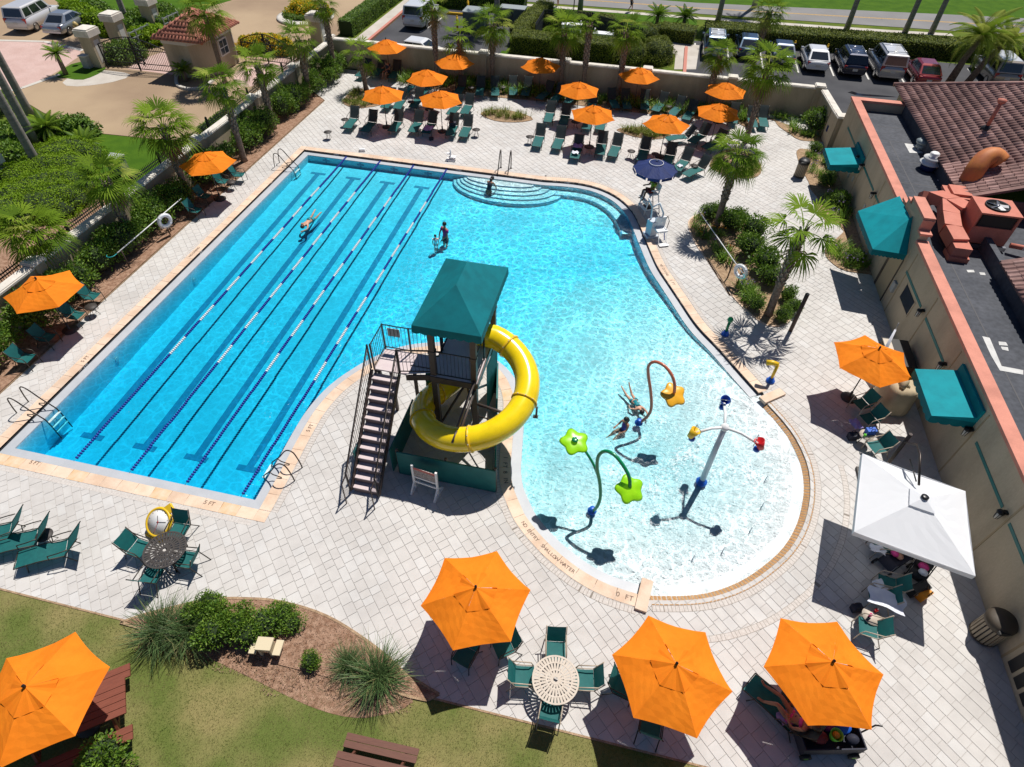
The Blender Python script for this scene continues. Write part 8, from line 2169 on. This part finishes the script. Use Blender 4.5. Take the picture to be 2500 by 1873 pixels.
bg_ = bag((10.22, 10.44), .5, 'black tote bag with white print under the white umbrella', 'black', .5, .42, .22)
mb = MB(); mb.box((0, -.125, .2), (.2, .01, .16)); mb.box((0, -.13, .13), (.14, .006, .03)); mb.build('print', 'inkwhite', bg_)
bag((10.37, 10.32), .7, 'orange bag tucked behind the black tote', 'flowero', .3, .36, .2); bag((9.75, 16.18, 0.45), .3, 'bright blue bag on the tan side table', 'swimblue', .3, .22, .18).location.z = .45
bag((-11.70, 36.72, 0.40), .2, 'dark navy bag on a lounger', 'clothdark', .4, .25, .25).location.z = .42; bag((-12.69, 35.32), .6, 'dark bag on the paving below the purple towel', 'clothdark', .25, .16, .16); bag((9.33, 16.20), .3, 'small dark bag on the deck beside the tan side table', 'clothdark', .3, .25, .2); bag((8.40, 9.49), .3, 'small dark bag beside the tan side table with drinks', 'clothdark', .26, .22, .18)
for q, m, lab in (((8.55, 9.14, 0.50), 'pink', 'pink cup on the tan side table'), ((8.73, 9.32, 0.50), 'red', 'red cup on the tan side table'), ((8.47, 9.02, 0.50), 'clothdark', 'dark bottle on the tan side table'), ((9.54, 15.98, 0.50), 'toy', 'lime green cup on the tan side table')):
    t = thing('cup', lab, 'cup', (q[0], q[1], .45)); MB().lathe([(.035, 0), (.045, .12), (.04, .12), (.03, .01), (0, .01)], 12).build('body', m, t); MB().tube([(0, 0, .06), (.02, .0, .18)], .005, 5).build('straw', 'white', t)
p = (7.01, 5.77)
t = thing('beach_wagon', 'dark beach wagon piled with toys below the bottom right umbrella', 'wagon', p, math.radians(14))
mb = MB(); mb.b2(-.75, .75, -.38, .38, .2, .24); mb.b2(-.75, -.72, -.38, .38, .24, .62); mb.b2(.72, .75, -.38, .38, .24, .62); mb.b2(-.72, .72, -.38, -.35, .24, .62); mb.b2(-.72, .72, .35, .38, .24, .62); mb.build('tub', 'clothdark', t)
for x_ in (-.6, .6):
    for y_ in (-.42, .42):
        wh = empty('wheel', (x_, y_, .14), 0, t); MB().tube([(0, -.04, 0), (0, .04, 0)], .14, 14).build('tyre', 'rubber', wh); MB().tube([(0, -.045, 0), (0, .045, 0)], .06, 10).build('rim', mat('rimgreen', (.15, .35, .03), .5), wh)
MB().tube([(.75, 0, .3), (1.1, .1, .75), (1.2, .05, .85)], .02, 6).build('handle', 'steelblack', t)
for q, m, R_ in (((-.3, -.1, .6), 'clothred', .2), ((-.55, .1, .6), 'purple', .16), ((.35, .1, .62), 'swimblue', .2), ((.0, .2, .58), 'magenta', .2), ((.5, -.15, .56), 'clothdark', .16)):
    mb = MB(); mb.lathe([(.01, -.14), (R_, -.08), (R_ * .9, .06), (.01, .14)], 12, q, sy=.8); mb.build('cloth_bundle', m, t)
t2 = thing('toy_bucket', 'bright green toy bucket with orange inside on the beach wagon', 'bucket', (p[0] + .02, p[1] - .12, .68), 0); MB().lathe([(.1, 0), (.15, .24), (.138, .24), (.09, .02), (0, .02)], 18).build('pail', 'toy', t2); MB().lathe([(0, .12), (.09, .17), (.07, .23), (0, .26)], 10).build('toy_inside', 'flowero', t2)
# picnic tables
def picnic(p, rz, label, m, L=1.9, sc=1.0):
    t = thing('picnic_table', label, 'picnic table', p, rz); t.scale = (sc,) * 3
    for i in range(5):
        mb = MB(); y = -.32 + i * .16; mb.b2(-L / 2, L / 2, y - .074, y + .074, .71, .75); mb.build('top_board', m, t)
    for s in (-1, 1):
        for k in (0, 1):
            mb = MB(); y = s * (.62 + .16 * k); mb.b2(-L / 2, L / 2, y - .074, y + .074, .41, .45); mb.build('bench_board', m, t)
    for x in (-L / 2 + .3, L / 2 - .3):
        mb = MB(); mb.beam((x, -.28, .70), (x, -.72, 0), .05, .1); mb.beam((x, .28, .70), (x, .72, 0), .05, .1); mb.b2(x - .02, x + .02, -.86, .86, .33, .40); mb.b2(x - .021, x + .021, -.38, .38, .63, .70); mb.build('trestle', m, t)
a, b = Vector((-4.43, 3.04, 0.45)), Vector((-2.63, 3.09, 0.45)); d = (b - a).normalized(); m_ = (a + b) / 2 - Vector((-d.y, d.x, 0)) * .70
picnic((m_.x, m_.y, 0), math.atan2(d.y, d.x), 'dark brown picnic table cut off at the bottom edge', 'wood', (b - a).length)
picnic((-10.85, 1.95, 0), math.radians(38), 'red brown picnic table under the bottom left umbrella', 'woodred', 2.1, 1.12)
p = (-7.39, 4.64)
t = thing('bird_table', 'small tan stand with a flat top at the lawn edge', 'garden stand', p, math.radians(9))
mb = MB(); mb.box((0, 0, .52), (.42, .34, .05)); mb.build('top', mat('sandstone', (.62, .53, .36), .8), t)
for s in (-1, 1):
    mb = MB(); mb.box((s * .32, 0, .30), (.2, .4, .05)); mb.build('wing', 'sandstone', t); mb = MB(); mb.box((s * .14, 0, .25), (.06, .28, .5)); mb.build('leg', 'sandstone', t)
mb = MB(); mb.box((0, -.1, .36), (.3, .05, .12)); mb.build('crossbar', 'sandstone', t)

# ------------------------------------------------------------------ lettering on coping and tile band
TX = []
def text(s, p, rz, size, m, z=.0135, parent=basin, rot=None, nm='depth_marking'):
    cu = bpy.data.curves.new('txt', 'FONT'); cu.body = s; cu.size = size; cu.align_x = 'CENTER'; cu.align_y = 'CENTER'; cu.extrude = .0008; cu.offset = .002
    o = bpy.data.objects.new('txt', cu); COL.objects.link(o); o.location = (p[0], p[1], z); o.rotation_euler = rot or (0, 0, rz); TX.append((o, m, parent, nm))
def along(path, x, y, s, size, m='inkbrown', flip=False, off=.2, curve=False):
    """letters set round a curved edge, one by one"""
    P = [Vector((p[0], p[1])) for p in offset(path, off)]
    lens = [0]
    for a, b in zip(P[:-1], P[1:]): lens.append(lens[-1] + (b - a).length)
    i0 = min(range(len(P)), key=lambda i: (P[i] - Vector((x, y))).length); t0 = lens[i0]
    adv = size * .62
    for k, ch in enumerate(s):
        if ch == ' ': continue
        t = t0 + (k - (len(s) - 1) / 2) * adv * (-1 if flip else 1)
        for i in range(len(P) - 1):
            if lens[i + 1] >= t:
                f = (t - lens[i]) / max(1e-6, lens[i + 1] - lens[i]); q = P[i].lerp(P[i + 1], f); d = P[i + 1] - P[i]; break
        text(ch, q, math.atan2(d.y, d.x) + (PI if flip else 0), size, m)
along(pen_d, *(-1.20, 9.86), 'NO ENTRY', .165, flip=True); along(pen_d, *(-0.27, 9.16), 'SHALLOW WATER', .165, flip=True); along(pen_d, *(1.92, 8.43), '0 FT', .21, flip=True)
along(pen_d, *(-2.51, 11.83), '1 FT 8 IN', .20, 'ink', flip=True)
text('5 FT', (-11.50, 8.44), math.radians(0), .20, 'inkbrown'); text('5 FT', (-18.04, 8.52), 0, .20, 'inkbrown'); text('5 FT', (-19.85, 13.27), -PI / 2 + PI, .2, 'inkbrown'); text('5 FT', (-9.76, 12.09), PI / 2, .2, 'inkbrown')
text('NO DIVING', (-19.89, 20.85), PI / 2, .16, 'inkbrown')
far_r = [p for p in far_d if p[0] > 1.2]
along(far_d, *(2.16, 25.15), 'NO DIVING', .17, flip=False); along(far_d, *(2.67, 24.08), '3 FT', .17); along(far_d, *(5.20, 19.40), 'NO ENTRY', .18); along(far_d, *(4.56, 20.44), '2 FT', .18)
for x, s in ((-17.6, '5 FEET'), (-10.0, '5 FEET'), (-3.6, '4 FEET')): text(s, (x, 32.08 if x < -5 else 32.26), 0, .12, 'inkwhite', z=-.058, rot=(PI / 2, 0, 0))
for y in (13.0, 21.0): text('5 FT', (-19.646, y), 0, .12, 'inkwhite', z=-.058, rot=(PI / 2, 0, PI / 2))
dg = bpy.context.evaluated_depsgraph_get()
for o, m, parent, nm in TX:
    me = bpy.data.meshes.new_from_object(o.evaluated_get(dg)); me.materials.clear(); me.materials.append(MT(m))
    n = link(nm, me, parent); n.location = o.location; n.rotation_euler = o.rotation_euler
    cu = o.data; bpy.data.objects.remove(o); bpy.data.curves.remove(cu)
